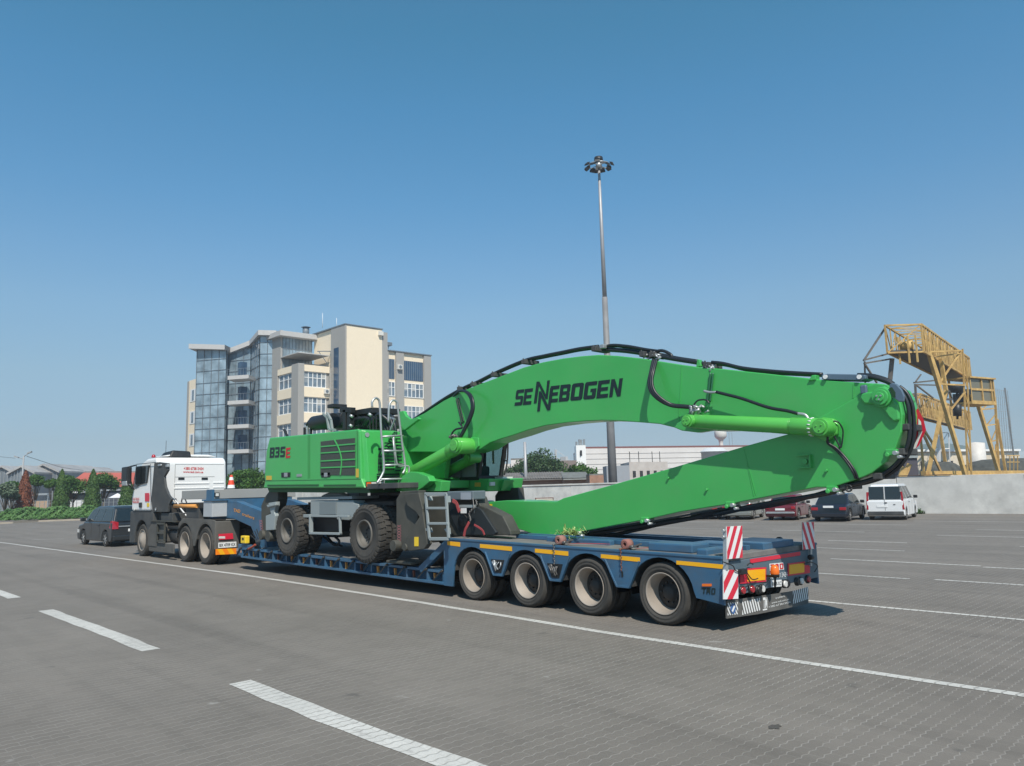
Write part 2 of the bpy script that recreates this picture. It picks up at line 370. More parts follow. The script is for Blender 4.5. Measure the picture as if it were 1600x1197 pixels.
    hh = M('SUBTRACT', M('MULTIPLY', n2.outputs[0], .4), M('MULTIPLY', J, .8)); L.new(hh, bp.inputs['Height']); L.new(bp.outputs[0], b.inputs['Normal'])
    return m
PAV = paver('wavy_concrete_pavers'); PAINT = paver('road_paint_on_pavers', True)
gm = MB(); gm.poly([(-420,-160,0),(160,-160,0),(160,420,0),(-420,420,0)]); gm.build('ground', PAV, kind='structure')
def strip(pts, w, z=.004):        # a hand-painted strip following a polyline, slightly uneven
    mb = MB(); vs = []; n = len(pts)
    for i, p in enumerate(pts):
        ww = w*(1+random.uniform(-.06,.06)); dy = random.uniform(-.012,.012)
        vs += [(p[0], p[1]-ww/2+dy, z), (p[0], p[1]+ww/2+dy, z)]
    mb.add(vs, [(2*i, 2*i+2, 2*i+3, 2*i+1) for i in range(n-1)]); return mb
def line_pts(x0, x1, f, step=.6):
    n = max(2, int(abs(x1-x0)/step)); return [(x0+(x1-x0)*i/n, f(x0+(x1-x0)*i/n)) for i in range(n+1)]
def ylong(x):                      # the long lane line bows very slightly
    tab = [(-60,8.0),(-45,8.05),(-30,8.3),(-18,8.5),(-11,8.33),(-6.5,8.16),(-2,8.16),(6,8.2)]
    for (a, b), (c, d) in zip(tab, tab[1:]):
        if x <= c: return b+(d-b)*(x-a)/(c-a)
    return 8.2
strip(line_pts(-75, 8, ylong), .135).build('lane_line', PAINT, kind='structure')
_m = [PZ(51,843), PZ(100,842)]; strip([(_m[0].x,_m[0].y),(_m[1].x,_m[1].y)], .16).build('dashed_marking', PAINT, kind='structure')
for x in (-3, -11, -19, -27.2, -35.2):
    x0 = -8.14 + (x+3)/8*7.98 - 0
    strip(line_pts(x0, x0+5.4, lambda q: 3.66+.012*math.sin(q*1.3), .45), .24).build('dashed_marking', PAINT, kind='structure')
for x0, x1, y in ((-11,4,12.3),(-8.1,-5.8,15.98),(-5.4,4,16.1),(-12,-10,15.98),(-8.7,-5.4,19.0),(-5.3,5,18.8),(-16,-10.5,19.2),
                  (-10.4,-8.0,21.9),(-16.6,-11.3,21.95),(-5.2,3,21.9),(-11.3,-8.9,24.6),(-18.5,-13.2,24.65),(-6,5,24.6),(-15.5,-11.9,28.9),(-9.2,-6.4,28.1),(-24,-17,28.9),
                  (-16,-12.1,33.6),(-13,-3,36.9),(-26,-19,33.7),(-9,-6.6,31.5),(-38,-28,29.2),(-30,-22,24.7)):
    strip(line_pts(x0, x1, lambda q: y, 1.2), .11).build('bay_line', PAINT, kind='structure')

for (sx, sy, sr) in ((1211,1136,.05),):
    c = PZ(sx, sy); m_ = MB(); m_.poly([(c.x+math.cos(t*.45)*sr*random.uniform(.6,1.3), c.y+math.sin(t*.45)*sr*1.6*random.uniform(.6,1.2), .004) for t in range(14)]); m_.build('oil_stain', mat('oil_stain', (.075,.068,.06), .8), kind='structure')
# ================================================================ foliage
def leafmat(name, col, col2):
    m = bpy.data.materials.new(name); m.use_nodes = True; t = m.node_tree; N = t.nodes; L = t.links; b = N['Principled BSDF']
    b.inputs['Roughness'].default_value = .6; b.inputs['Specular IOR Level'].default_value = .3
    g = N.new('ShaderNodeNewGeometry'); n = N.new('ShaderNodeTexNoise'); n.inputs['Scale'].default_value = 1.1; n.inputs['Detail'].default_value = 4
    L.new(g.outputs['Position'], n.inputs['Vector']); mr = N.new('ShaderNodeMapRange'); mr.inputs[1].default_value = .35; mr.inputs[2].default_value = .65; L.new(n.outputs[0], mr.inputs[0])
    mx = N.new('ShaderNodeMix'); mx.data_type = 'RGBA'; mx.inputs[6].default_value = (*col,1); mx.inputs[7].default_value = (*col2,1)
    ri = N.new('ShaderNodeMath'); ri.operation = 'MULTIPLY_ADD'; ri.inputs[1].default_value = .5; L.new(g.outputs['Random Per Island'], ri.inputs[0])
    m2 = N.new('ShaderNodeMath'); m2.operation = 'MULTIPLY'; m2.inputs[1].default_value = .6; L.new(mr.outputs[0], m2.inputs[0]); L.new(m2.outputs[0], ri.inputs[2])
    L.new(ri.outputs[0], mx.inputs[0]); L.new(mx.outputs[2], b.inputs['Base Color'])
    return m
LEAF_D = leafmat('dark_leaves', (.018,.045,.018), (.05,.10,.03))
LEAF_M = leafmat('mid_leaves', (.022,.07,.012), (.06,.13,.02))
LEAF_T = leafmat('thuja_leaves', (.03,.075,.02), (.075,.14,.03))
LEAF_DEAD = leafmat('dead_leaves', (.12,.035,.02), (.24,.09,.05))
LEAF_GY = leafmat('grey_leaves', (.05,.085,.055), (.11,.15,.09))
LEAF_IVY = leafmat('ivy_leaves', (.03,.085,.02), (.09,.19,.05))
BARK = mat('bark', (.09,.07,.05), .9, var=.2, vscale=5)
def leaves(mb, c, rx, ry, rz, n, s, shell=.55, droop=0):
    c = Vector(c)
    for _ in range(n):
        d = Vector((random.gauss(0,1), random.gauss(0,1), random.gauss(0,1))).normalized()
        k = random.uniform(shell, 1)
        p = c+Vector((d.x*rx*k, d.y*ry*k, d.z*rz*k))
        nn = (d*.8+Vector((random.gauss(0,.6), random.gauss(0,.6), random.gauss(0,.6)))).normalized()
        u = nn.cross(Vector((random.gauss(0,1),random.gauss(0,1),random.gauss(0,1)))).normalized(); w = nn.cross(u); ss = s*random.uniform(.6,1.3)
        mb.add([p-u*ss, p-w*ss*.55, p+u*ss, p+w*ss*.55], [(0,1,2,3)])
def tree_round(base, h, r, name, label, lm, group=None, trunk=.35, nleaf=2600, ls=.13, flat=.75):
    t = thing(name, label, 'tree', base, group=group)
    b = Vector(base); tb = MB(); top = b+Vector((random.uniform(-.2,.2), random.uniform(-.2,.2), h*trunk))
    tb.tube([b, b.lerp(top,.5)+Vector((.05,0,0)), top], [r*.09, r*.07, r*.055], 8)
    cc = b+Vector((0,0,h-r*flat)); cl = MB()
    nb = 13; lobes = []
    for i in range(nb):
        a = random.uniform(0, 6.28); e = random.uniform(-.5, 1)*1.2
        q = cc+Vector((math.cos(a)*math.cos(e)*r*.62, math.sin(a)*math.cos(e)*r*.62, math.sin(e)*r*flat*.6))
        tb.tube([top, top.lerp(q,.5)+Vector((0,0,.1)), q], [r*.04, r*.028, r*.012], 5); lobes.append(q)
    for q in lobes: leaves(cl, q, r*.42*random.uniform(.8,1.2), r*.42*random.uniform(.8,1.2), r*.36*random.uniform(.8,1.2), nleaf//(nb+2), ls, .35)
    leaves(cl, cc, r*.62, r*.62, r*flat*.62, nleaf//5, ls, .4)
    tb.build('trunk', BARK, t); cl.build('crown', lm, t, recalc=False); return t
def tree_cone(base, h, r, name, label, lm, group=None, n=2600, ls=.11, cat='tree'):
    t = thing(name, label, cat, base, group=group); b = Vector(base); tb = MB()
    tb.tube([b, b+Vector((0,0,h*.9))], [r*.12, .02], 6); cl = MB()
    for _ in range(n):
        z = random.random()**1.25; a = random.uniform(0, 6.28)
        prof = (1-z)**.62*(.72+.5*min(1, z*5))
        rr = r*prof*(1+.13*math.sin(a*3+z*9)+random.uniform(-.1,.12))*random.uniform(.72,1)
        p = b+Vector((math.cos(a)*rr, math.sin(a)*rr, .12+z*h*.97))
        nn = Vector((math.cos(a), math.sin(a), random.uniform(-.3,.5)))+Vector((random.gauss(0,.5),random.gauss(0,.5),random.gauss(0,.3)))
        nn.normalize(); u = (Vector((0,0,1))+Vector((random.gauss(0,.35),random.gauss(0,.35),0))).normalized(); w = nn.cross(u).normalized(); ss = ls*random.uniform(.7,1.4)
        cl.add([p-u*ss, p-w*ss*.5, p+u*ss, p+w*ss*.5], [(0,1,2,3)])
    tb.build('trunk', BARK, t); cl.build('crown', lm, t, recalc=False); return t

# ================================================================ concrete wall and what stands behind it
CONC = mat('weathered_concrete', (.66,.64,.60), .85, var=.12, vscale=.6, dirt=.5, dcol=(.34,.33,.31), bump=.2, bscale=8, dscale=1.1)
CONC2 = mat('dark_capping', (.10,.075,.065), .8, var=.2)
YW = 44.2
wl = thing('concrete_wall', 'long pale weathered concrete panel wall behind the parked cars', 'wall', (-30, YW, 0))
x = -88.0; i = 0
while x < 25:
    x1 = x+5.96; top = 1.98+.16*max(0, min(1, (-30-x)/10)) + random.uniform(-.012,.012)
    MB().box((x+.02, YW+random.uniform(-.01,.01), 0), (x1, YW+.22, top)).build('wall_panel', CONC, wl, bevel=.01)
    x += 5.98; i += 1
cp = MB(); cp.box((-46, YW-.03, 2.0), (-13.5, YW+.25, 2.04)); cp.build('capping', CONC2, wl)
# weeds at the foot of the wall
wd = MB()
for wx in (PY(1429,803,YW-.3).x, PY(1433,803,YW-.3).x, PY(1437,803,YW-.3).x): leaves(wd, (wx, YW-.3, .1), .35, .2, .22, 160, .05, .1)
setp(wd.build('weeds', LEAF_D, recalc=False), 'low weeds at the foot of the wall beside the white van', 'weeds', kind='stuff')

def office():
    CRM = mat('cream_render', (.82,.70,.53), .8, var=.03, dirt=.08, dcol=(.5,.42,.32)); CRM2 = CRM
    GRW = mat('grey_render', (.34,.33,.31), .8, var=.03, dirt=.12, dcol=(.25,.24,.23))
    WIN = mat('window_glass', (.15,.20,.25), .12, spec=.8, var=.35, vscale=.9)
    CUR = mat('curtain_wall_glass', (.22,.295,.35), .08, spec=1.0, var=.55, vscale=.5, coat=.6)  # base colour mottled to stand for varied reflections in the glass
    CURB = mat('blue_glass', (.03,.07,.13), .1, spec=.9, var=.3, vscale=.5)
    FRM = mat('window_frame_white', (.75,.75,.74), .5); MUL = mat('mullion_grey', (.15,.18,.21), .5)
    SLAB = mat('roof_slab', (.47,.46,.45), .7, var=.05)
    ACW = mat('ac_casing', (.65,.64,.6), .6)
    XA, YA, YT, XT = -99.92, 53.17, 58.31, -95.70
    t = thing('office_building', 'cream and grey multi storey office block with a faceted blue glass tower', 'building', (XA, YA, 0))
    XG = PY(441.5,540,YA).x
    rows = [(19.45,17.15),(15.75,13.45),(12.05,9.75),(8.35,6.05),(4.65,2.4)]
    # --- corner block A (core + proud bands)
    ZA = 20.4; XL = PY(436, 600, YA).x
    w = MB(); w.box((XL, YA, 0), (XA, YT+3, ZA-.3)); w.build('wall', GRW, t)
    cb = MB()
    cbz = [(ZA, rows[0][0])]+[(rows[k][1], rows[k+1][0]) for k in range(4)]
    y0, y1 = PX(472.5,640,XA).y, PX(513,640,XA).y; x0, x1 = XL+.05, PY(459,640,YA).x
    for a, b_ in cbz:
        cb.box((XA, y0, b_), (XA+.28, y1, a)); cb.box((x0, YA-.28, b_), (x1, YA, a))
    cb.each('wall_band', CRM, t)
    pl = MB(); pl.box((x1, YA-.42, 0), (XA+.42, y0, ZA+.1)); pl.box((XA, y1, 0), (XA+.34, YT, ZA-.2)); pl.box((PY(426.5,600,YA).x, YA-.3, 0), (XL+.05, YA+2, PY(430,520,YA).z)); pl.box((XL+.05, YA-.3, ZA), (XG+.0, YA, PY(430,520,YA).z)); pl.each('pilaster', GRW, t)
    BL = [mat('blind_pale', (.42,.43,.42), .6), mat('blind_mid', (.25,.29,.32), .5)]
    def blinds(X, ya, yb, za, zb, n, o):
        for i in range(n):
            if random.random() < .55:
                y_0 = ya+(yb-ya)*i/n+.06; y_1 = ya+(yb-ya)*(i+1)/n-.06; m = MB(); m.box((X+.041, y_0, zb+(za-zb)*random.choice((.05,.3,.5,.62))), (X+.05, y_1, za-.1)); m.build('blind', random.choice(BL), o)
    def windowX(X, ya, yb, za, zb, n, glass=WIN, rail=.62, out=.1, side=.06):
        f = MB()
        for i in range(n+1):
            yy = ya+(yb-ya)*i/n; f.box((X+.01, yy-side/1.0, zb), (X+out, yy+side, za))
        f.box((X+.012, ya, za-.1), (X+out+.003, yb, za)); f.box((X+.012, ya, zb), (X+out+.003, yb, zb+.12))
        if rail: zz = zb+(za-zb)*rail; f.box((X+.012, ya, zz-.05), (X+out-.01, yb, zz+.05))
        o = f.build('window', FRM, t)
        g = MB(); g.box((X, ya+.02, zb+.02), (X+.04, yb-.02, za-.02)); g.build('pane', glass, o)
        blinds(X, ya, yb, za, zb, n, o)
    def windowY(Y, xa, xb, za, zb, n, glass=WIN, rail=.62):
        f = MB()
        for i in range(n+1):
            xx = xa+(xb-xa)*i/n; f.box((xx-.06, Y-.1, zb), (xx+.06, Y-.01, za))
        f.box((xa, Y-.103, za-.1), (xb, Y-.012, za)); f.box((xa, Y-.103, zb), (xb, Y-.012, zb+.12))
        if rail: zz = zb+(za-zb)*rail; f.box((xa, Y-.09, zz-.05), (xb, Y-.012, zz+.05))
        o = f.build('window', FRM, t)
        g = MB(); g.box((xa+.02, Y-.04, zb+.02), (xb-.02, Y, za-.02)); g.build('pane', glass, o)
    for a, b_ in rows:
        windowX(XA, y0+.15, y1-.5, a-.02, b_+.02, 5); windowY(YA, x0+.2, x1-.25, a-.02, b_+.02, 3)
    # --- tall block T
    ZT = 26.1; YT2 = 64.46; XT0 = PY(491, 530, YT).x
    w = MB(); w.box((XT0, YT, 0), (XT, YT2, ZT)); w.build('wall', CRM, t)
    g = MB(); g.box((PY(519,600,YT).x, YT-.25, 0), (XT+.04, YT, ZT+.05)); g.box((XT-1.2, YT2, 0), (XT-.02, YT2+1.0, ZT-.3)); g.each('wall', GRW, t)
    xa, xb = PY(524.3,600,YT).x, PY(531.5,600,YT).x
    s = MB(); s.box((xa, YT-.33, 4), (xb, YT-.25, PY(528,544,YT).z)); s.build('window', CURB, t)
    par = MB(); par.box((XT0-.1, YT-.32, ZT+.05), (XT+.12, YT2+.1, ZT+.2)); par.build('parapet', MUL, t)
    # --- right wing W
    XW = XT-1.0; YW0 = YT2; YW1 = PX(672,620,XW).y; ZW = 23.2
    w = MB(); w.box((XW-12, YW0, 0), (XW, YW1, ZW)); w.build('wall', CRM, t)
    def yy(px): return PX(px, 620, XW).y
    def zz(px, py): return PX(px, py, XW).z
    p = MB(); p.box((XW-.02, YW0, 0), (XW+.3, yy(606), ZW)); p.box((XW-.02, yy(617.5), 0), (XW+.3, yy(630), ZW)); p.box((XW-.02, yy(661.5), 0), (XW+.3, YW1+.05, ZW)); p.each('pilaster', GRW, t)
    par = MB(); par.box((XW-12.1, YW0+.05, ZW), (XW+.4, YW1+.15, ZW+.15)); par.build('parapet', MUL, t)
    for (pa, pb, n) in ((606.5,616.5,2),(630.5,661,5)):
        ya, yb = yy(pa), yy(pb); ztop, zbot = zz(645, 565), zz(645, 595)
        gl = MB(); gl.box((XW, ya, zbot), (XW+.05, yb, ztop)); o = gl.build('window', CURB, t)
        fr = MB()
        for i in range(1, n*2): fr.box((XW+.05, ya+(yb-ya)*i/(n*2)-.04, zbot), (XW+.08, ya+(yb-ya)*i/(n*2)+.04, ztop))
        fr.build('frame', MUL, o)
        zt = zz(645, 599.5)
        for k in range(5): windowX(XW, ya, yb, zt-3.55*k, zt-3.55*k-2.25, n)
    ac = [(599.5,604.5,596+7*k*2.2) for k in range(3)]
    for k, (pa, pb, py) in enumerate(((597.5,604,600),(597.5,604,614),(597.5,604,626),(597.5,604,636),(620,626.5,570))):
        a = PX(pa, py, XW+.3); b_ = PX(pb, py+8, XW+.3)
        m = MB(); m.box((XW+.3, a.y, b_.z), (XW+.75, b_.y, a.z)); o = m.build('air_conditioner', ACW, t, bevel=.03)
        f = MB(); c = (a+b_)/2; f.cyl((XW+.75, c.y, c.z), (XW+.77, c.y, c.z), .27); f.build('fan_grille', MUL, o)
    a = PX(505.5, 608, XA+.28); m = MB(); m.box((XA+.28, a.y, a.z-.7), (XA+.65, a.y+.8, a.z)); o = m.build('air_conditioner', ACW, t, bevel=.03)
    f = MB(); f.cyl((XA+.65, a.y+.4, a.z-.35), (XA+.67, a.y+.4, a.z-.35), .24); f.build('fan_grille', MUL, o)
    # --- upper glass storey over block A
    XG = PY(441.5,540,YA).x; yg0 = YA+.02; ztg = PX(443,527,XG).z
    gb = MB(); gb.box((XG-7, yg0, ZA-.3), (XG, YT-.3, ztg)); gb.build('penthouse_glass', CUR, t)
    mu = MB()
    for i in range(10):
        y = yg0+(YT-.3-yg0)*i/9; mu.box((XG, y-.035, ZA-.3), (XG+.05, y+.035, ztg))
    for z in (ZA+1.6, ZA+3.1): mu.box((XG, yg0, z), (XG+.052, YT-.3, z+.07))
    mu.build('mullion', MUL, t)
    rs = MB(); rs.box((XG-8.5, yg0-1.0, ztg), (XG+1.2, YT+.3, ztg+.75)); rs.build('roof_slab', SLAB, t, bevel=.02)
    cn = MB(); zc = PX(470,553,XA-.6).z; cn.box((XG, yg0-.3, zc), (XA+.1, YT-.4, zc+.12)); cn.build('canopy', SLAB, t)
    tr = MB(); tr.box((XA-.2, YA, ZA+.1), (XA+.3, YT-.4, ZA+.16)); tr.build('coping', MUL, t)
    tm = MB(); zq = PD(505, 553, 106).z
    q1 = PX(496,549,XA); q2 = PX(517,549,XA)
    tm.bar(q1, q2, .12); tm.bar(q2, q2-Vector((0,0,3)), .1); tm.bar(q1+Vector((0,.2,0)), q2-Vector((0,.6,1.9)), .07); tm.build('terrace_frame', MUL, t)
    # roof things
    rt = MB(); a = PX(478, 515, XG-1.5); rt.cyl(Vector((a.x, a.y, ztg+.7)), a+Vector((0,0,.35)), .5, n=12); rt.cyl(a+Vector((0,0,.35)), a+Vector((0,0,.5)), .75, .2, n=12); rt.build('roof_vent', MUL, t)
    an = MB()
    for px, top in ((504,489),(526,497)):
        b0 = PY(px, 512, YT+1); b1 = PY(px, top, YT+1); an.cyl(b0, b1, .05, .03, n=6)
    an.each('antenna', FRM, t)
    for px, Yp in ((590.5, YT2-.4),):
        pp = PX(px, 519, XT); m = MB(); m.box((XT-.3, pp.y, pp.z-.5), (XT+.45, pp.y+.7, pp.z+.1)); m.build('roof_lamp', ACW, t)
    pp = PX(607, 545, XW); m = MB(); m.bar(pp, pp+Vector((0,0,.7)), .12); m.box((pp.x-.5, pp.y-.45, pp.z+.5), (pp.x+.2, pp.y+.55, pp.z+1.0)); m.build('roof_lamp', MUL, t)
    # --- glass tower, faceted plan
    dep = {0:118, 1:116.5, 2:119.0, 3:118.0, 4:113.5, 5:113.5}
    px = {0:301.5, 1:349, 2:352.5, 3:388, 4:402, 5:426.5}
    topy = {0:540, 1:542, 2:549, 3:535, 4:518, 5:519}
    B = [PD(px[i], 775, dep[i]) for i in range(6)]; B = [Vector((b.x, b.y, 0)) for b in B]
    Z = [PD(px[i], topy[i], dep[i]).z for i in range(6)]
    away = Vector((-.717, .684, 0))
    tw = MB()
    for i in range(5):
        tw.poly([B[i], B[i+1], B[i+1]+Vector((0,0,Z[i+1])), B[i]+Vector((0,0,Z[i]))])
    back = [B[0]+away*9, B[5]+away*9]
    tw.poly([back[0], B[0], B[0]+Vector((0,0,Z[0])), back[0]+Vector((0,0,Z[0]))]); tw.poly([B[5], back[1], back[1]+Vector((0,0,Z[5])), B[5]+Vector((0,0,Z[5]))])
    tw.poly([back[1], back[0], back[0]+Vector((0,0,Z[0])), back[1]+Vector((0,0,Z[5]))])
    tw.build('glass_tower', CUR, t)
    mu = MB()
    for i in range(5):
        L_ = (B[i+1]-B[i]).length; n = max(1, int(L_/1.15)); nn = Vector((.717,-.684,0))*.06
        for k in range(n+1):
            a = k/n; p = B[i].lerp(B[i+1], a)+nn; zt = Z[i]+(Z[i+1]-Z[i])*a
            mu.bar(p, p+Vector((0,0,zt)), .07)
        z = 1.2
        while z < max(Z[i], Z[i+1])-.2:
            if z < min(Z[i], Z[i+1]): mu.bar(B[i]+nn+Vector((0,0,z)), B[i+1]+nn+Vector((0,0,z)), .06)
            z += 1.75 if int(z*10) % 2 else 1.9
    mu.build('mullion', MUL, t)
    # blinds panels behind single windows
    for (qx, qy, qw, qh) in ((311,600,9,16),(324,565,20,24),(318,640,14,14),(402,622,5,16)):
        p0 = PD(qx, qy, 116.2+(1.3 if qx < 340 and qx < 315 else 0)); 
    rs = MB()
    out = Vector((.717,-.684,0))*.9
    off = [out+Vector((-.7,-.7,0)), out, out, out, out, out+Vector((.3,.3,0))]
    for i in range(5):
        a, b_ = B[i]+off[i], B[i+1]+off[i+1]; za, zb = Z[i], Z[i+1]
        q0 = [a+Vector((0,0,za)), b_+Vector((0,0,zb)), b_+Vector((0,0,zb+.75)), a+Vector((0,0,za+.75))]
        rs.hull8(q0, [p+away*7 for p in q0])
    rs.build('wavy_roof', SLAB, t)
    # balconies in the recess
    for k, (ly, ry) in enumerate(((587.5,587),(626.5,625),(664,662.5),(703,701))):
        c0 = PD(355.5, ly+3, 115.5); c1 = PD(388.5, ry+3, 114.6)
        q = [Vector((c0.x,c0.y,0)), Vector((c1.x,c1.y,0))]; q += [q[1]+away*3.0, q[0]+away*3.0]
        z = c0.z
        sb = MB(); sb.hull8([p+Vector((0,0,z-.28)) for p in q], [p+Vector((0,0,z+.28)) for p in q]); o = sb.build('balcony', SLAB, t)
        rl = MB(); n = 8
        for i in range(n+1):
            p = q[0].lerp(q[1], i/n); rl.bar(p+Vector((0,0,z+.28)), p+Vector((0,0,z+1.3)), .035)
        rl.bar(q[0]+Vector((0,0,z+1.3)), q[1]+Vector((0,0,z+1.3)), .05); rl.build('railing', MUL, o)
        dr = MB(); p = q[0].lerp(q[1], .45)+away*2.2
        dr.box((p.x-.5, p.y-.5, z+.3), (p.x+.5, p.y+.5, z+2.6)); dr.build('balcony_door', CURB, o)
    # --- low left wing glimpsed behind the tower
    c = PD(292, 775, 126); XL2 = PD(300, 775, 126).x
    zt = PD(294, 591, 126).z
    w = MB(); w.box((c.x-.3, c.y, 0), (c.x+3.5, c.y+8, zt)); w.build('wall', CRM, t)
    z = zt-1.6
    g = MB(); g.box((c.x-1.0, c.y-.1, 0), (c.x-.28, c.y+3, zt-.1)); g.build('pilaster', GRW, t)
    while z > 3:
        g = MB(); g.box((c.x+.3, c.y-.06, z-2.1), (c.x+3.4, c.y-.005, z)); o = g.build('window', FRM, t)
        m = MB(); m.box((c.x+1.1, c.y-.09, z-1.9), (c.x+1.9, c.y-.062, z-.2)); m.build('pane', WIN, o); z -= 3.7
office()

# ---------------------------------------------------------------- high mast
mp = PD(958, 760, 66); mz = PY(941, 256, PD(958, 760, 66).y).z
MAST = mat('mast_steel', (.36,.36,.37), .5, metal=.3, var=.08, vscale=2)
mt = thing('floodlight_mast', 'tall tapering grey steel mast crowned by a ring of dark floodlights', 'mast', (mp.x, mp.y, 0))
tb = MB(); b0 = Vector((mp.x, mp.y, 0)); tb.tube([b0+Vector((0,0,z)) for z in (0, mz*.33, mz*.331, mz*.66, mz*.661, mz)], [.43, .34, .32, .24, .22, .13], 14)
tb.islands(); tb = MB(); tb.tube([b0+Vector((0,0,z)) for z in (0, mz*.33, mz*.331, mz*.60)], [.40, .31, .30, .245], 14); tb.build('pole', mat('mast_lower', (.19,.19,.195), .6, var=.15, vscale=1), mt); tb = MB(); tb.tube([b0+Vector((0,0,z)) for z in (mz*.60, mz*.8, mz)], [.20, .16, .11], 14); tb.build('pole', MAST, mt)
rg = MB(); hd = MAST
n = 12
for k in range(n):
    a = 2*math.pi*k/n; b_ = 2*math.pi*(k+1)/n
    rg.bar(b0+Vector((math.cos(a)*.95, math.sin(a)*.95, mz)), b0+Vector((math.cos(b_)*.95, math.sin(b_)*.95, mz)), .08)
    if k % 3 == 0: rg.bar(b0+Vector((0,0,mz)), b0+Vector((math.cos(a)*.95, math.sin(a)*.95, mz)), .07)
rg.cyl(b0+Vector((0,0,mz-.3)), b0+Vector((0,0,mz+.35)), .32, .22, n=12); rg.build('lamp_ring', GALV, mt)
for k in range(13):
    a = 2*math.pi*k/13; d = Vector((math.cos(a), math.sin(a), 0)); s = Vector((-d.y, d.x, 0))
    c = b0+d*(1.2 if k % 2 else .95)+Vector((0,0,mz-.22 + (.1 if k % 2 else 0)))
    f = MB(); q = [c+s*x+d*y*.9+Vector((0,0,-y*.35+zo)) for x, y, zo in ((-.2,-.16,0),(.2,-.16,0),(.25,.2,0),(-.25,.2,0))]
    f.hull8(q, [p*1.0+Vector((0,0,.2))-d*.05 for p in q]); f.build('floodlight', BLACK, mt, bevel=.03)
f = MB(); f.cyl(b0+Vector((0,0,mz+.35)), b0+Vector((0,0,mz+.75)), .42, .38, n=14); f.build('floodlight', BLACK, mt)

# ---------------------------------------------------------------- sheds, warehouse and others behind the wall
WHW = mat('warehouse_cladding', (.64,.61,.59), .7, var=.05, vscale=.3, dirt=.15, dcol=(.4,.36,.33), dscale=.1)
ROOFR = mat('red_trim', (.32,.14,.13), .7); SLATE = mat('corrugated_roof', (.16,.15,.14), .85, var=.25, vscale=1.5)
BRK = mat('brick', (.30,.17,.12), .85, var=.15, vscale=3); DK = mat('dark_opening', (.03,.03,.032), .8)
def boxb(name, label, cat, px0, px1, ytop, dep, depth, m, extra=None, base=0, dd=0):
    a = PD(px0, ytop, dep); b = PD(px1, ytop, dep+dd); a2 = Vector((a.x,a.y,base)); b2 = Vector((b.x,b.y,base)); z = a.z
    t = thing(name, label, cat, a2)
    aw = Vector((-.717,.684,0))*depth; w = MB(); q = [a2, b2, b2+aw, a2+aw]
    w.hull8(q, [p+Vector((0,0,z-base)) for p in q]); w.build('wall', m, t)
    return t, a2, b2, aw, z
# white warehouse
t, a, b, aw, z = boxb('warehouse', 'long white warehouse with a thin red roof edge behind the green arm', 'warehouse', 914, 1215, 701, 150, 30, WHW, dd=14)
w = MB(); w.hull8([a+Vector((0,0,z)), b+Vector((0,0,z)), b+aw+Vector((0,0,z)), a+aw+Vector((0,0,z))], [a+Vector((.1,-.1,z+.35)), b+Vector((.1,-.1,z+.35)), b+aw+Vector((0,0,z+.35)), a+aw+Vector((0,0,z+.35))]); w.build('roof', ROOFR, t)
sg = MB(); nrm = Vector((.717,-.684,0))
for k in range(1, 9): sg.bar(a+nrm*.05+Vector((0,0,z*k/9)), b+nrm*.05+Vector((0,0,z*k/9)), .05)
sg.build('cladding_joint', mat('joint_grey', (.42,.39,.37), .8), t)
# service tower on its left
t, a, b, aw, z = boxb('service_tower', 'narrow white tower with rooftop antennas left of the warehouse', 'building', 900, 915, 696, 130, 4, WHITE)
o = MB()
for u, zz in ((.55,.8),(.75,.55),(.55,.4)): p = a.lerp(b, u)+nrm*.02; o.bar(p+Vector((0,0,z*zz)), p+Vector((0,0,z*zz+.9)), .7, .1)
o.build('window', DK, t)
o = MB()
for u in (.1,.4,.6,.9): p = a.lerp(b, u)+aw*.2; o.bar(p+Vector((0,0,z)), p+Vector((0,0,z+random.uniform(.5,1.2))), .25)
o.each('antenna', GALV, t)
# weathered small white block
t, a, b, aw, z = boxb('old_white_house', 'small weathered white block with dark windows before the warehouse', 'building', 983, 1043, 722, 95, 8, mat('patchy_white', (.5,.46,.43), .8, var=.1, dirt=.4, dcol=(.3,.25,.22)), dd=3)
for k in range(5):
    for r in range(2):
        p = a.lerp(b, .12+k*.18)+nrm*.03+Vector((0,0,z-1.1-r*1.4)); o = MB(); o.bar(p, p-Vector((0,0,.75)), .5, .08); o.build('window', DK, t)
o = MB()
for u in (.02,.25,.6,.8): p = a.lerp(b, u); o.bar(p+Vector((0,0,z)), p+Vector((0,0,z+1.3)), .06)
o.each('roof_pole', BLACK, t)
o = MB(); q = [a-Vector((.0,0,0)), a+Vector((-2.0,-2.0,0)), a+Vector((-2.0,-2.0,0))+aw*.5, a+aw*.5]; o.hull8(q, [p+Vector((0,0,z-.4)) for p in q]); o.build('side_wing', mat('grey_block', (.28,.3,.33), .8), t)
# grey gabled shed
t, a, b, aw, z = boxb('grey_shed', 'low grey brown shed between the dark conifer and the bush', 'shed', 868, 901, 720, 105, 8, mat('taupe', (.21,.17,.155), .85, var=.05))
# pale building left of conifer
t, a, b, aw, z = boxb('pale_block', 'pale flat roofed building left of the conifer', 'building', 798, 820, 719, 140, 8, WHW)
o = MB(); o.hull8([a+Vector((0,0,z)), b+Vector((0,0,z)), b+aw+Vector((0,0,z)), a+aw+Vector((0,0,z))], [p+Vector((0,0,z+.3)) for p in (a, b, b+aw, a+aw)]); o.build('roof', SLATE, t)
t, a, b, aw, z = boxb('low_annex', 'small pale annex just right of the excavator cab', 'building', 786, 801, 725, 142, 6, WHW)
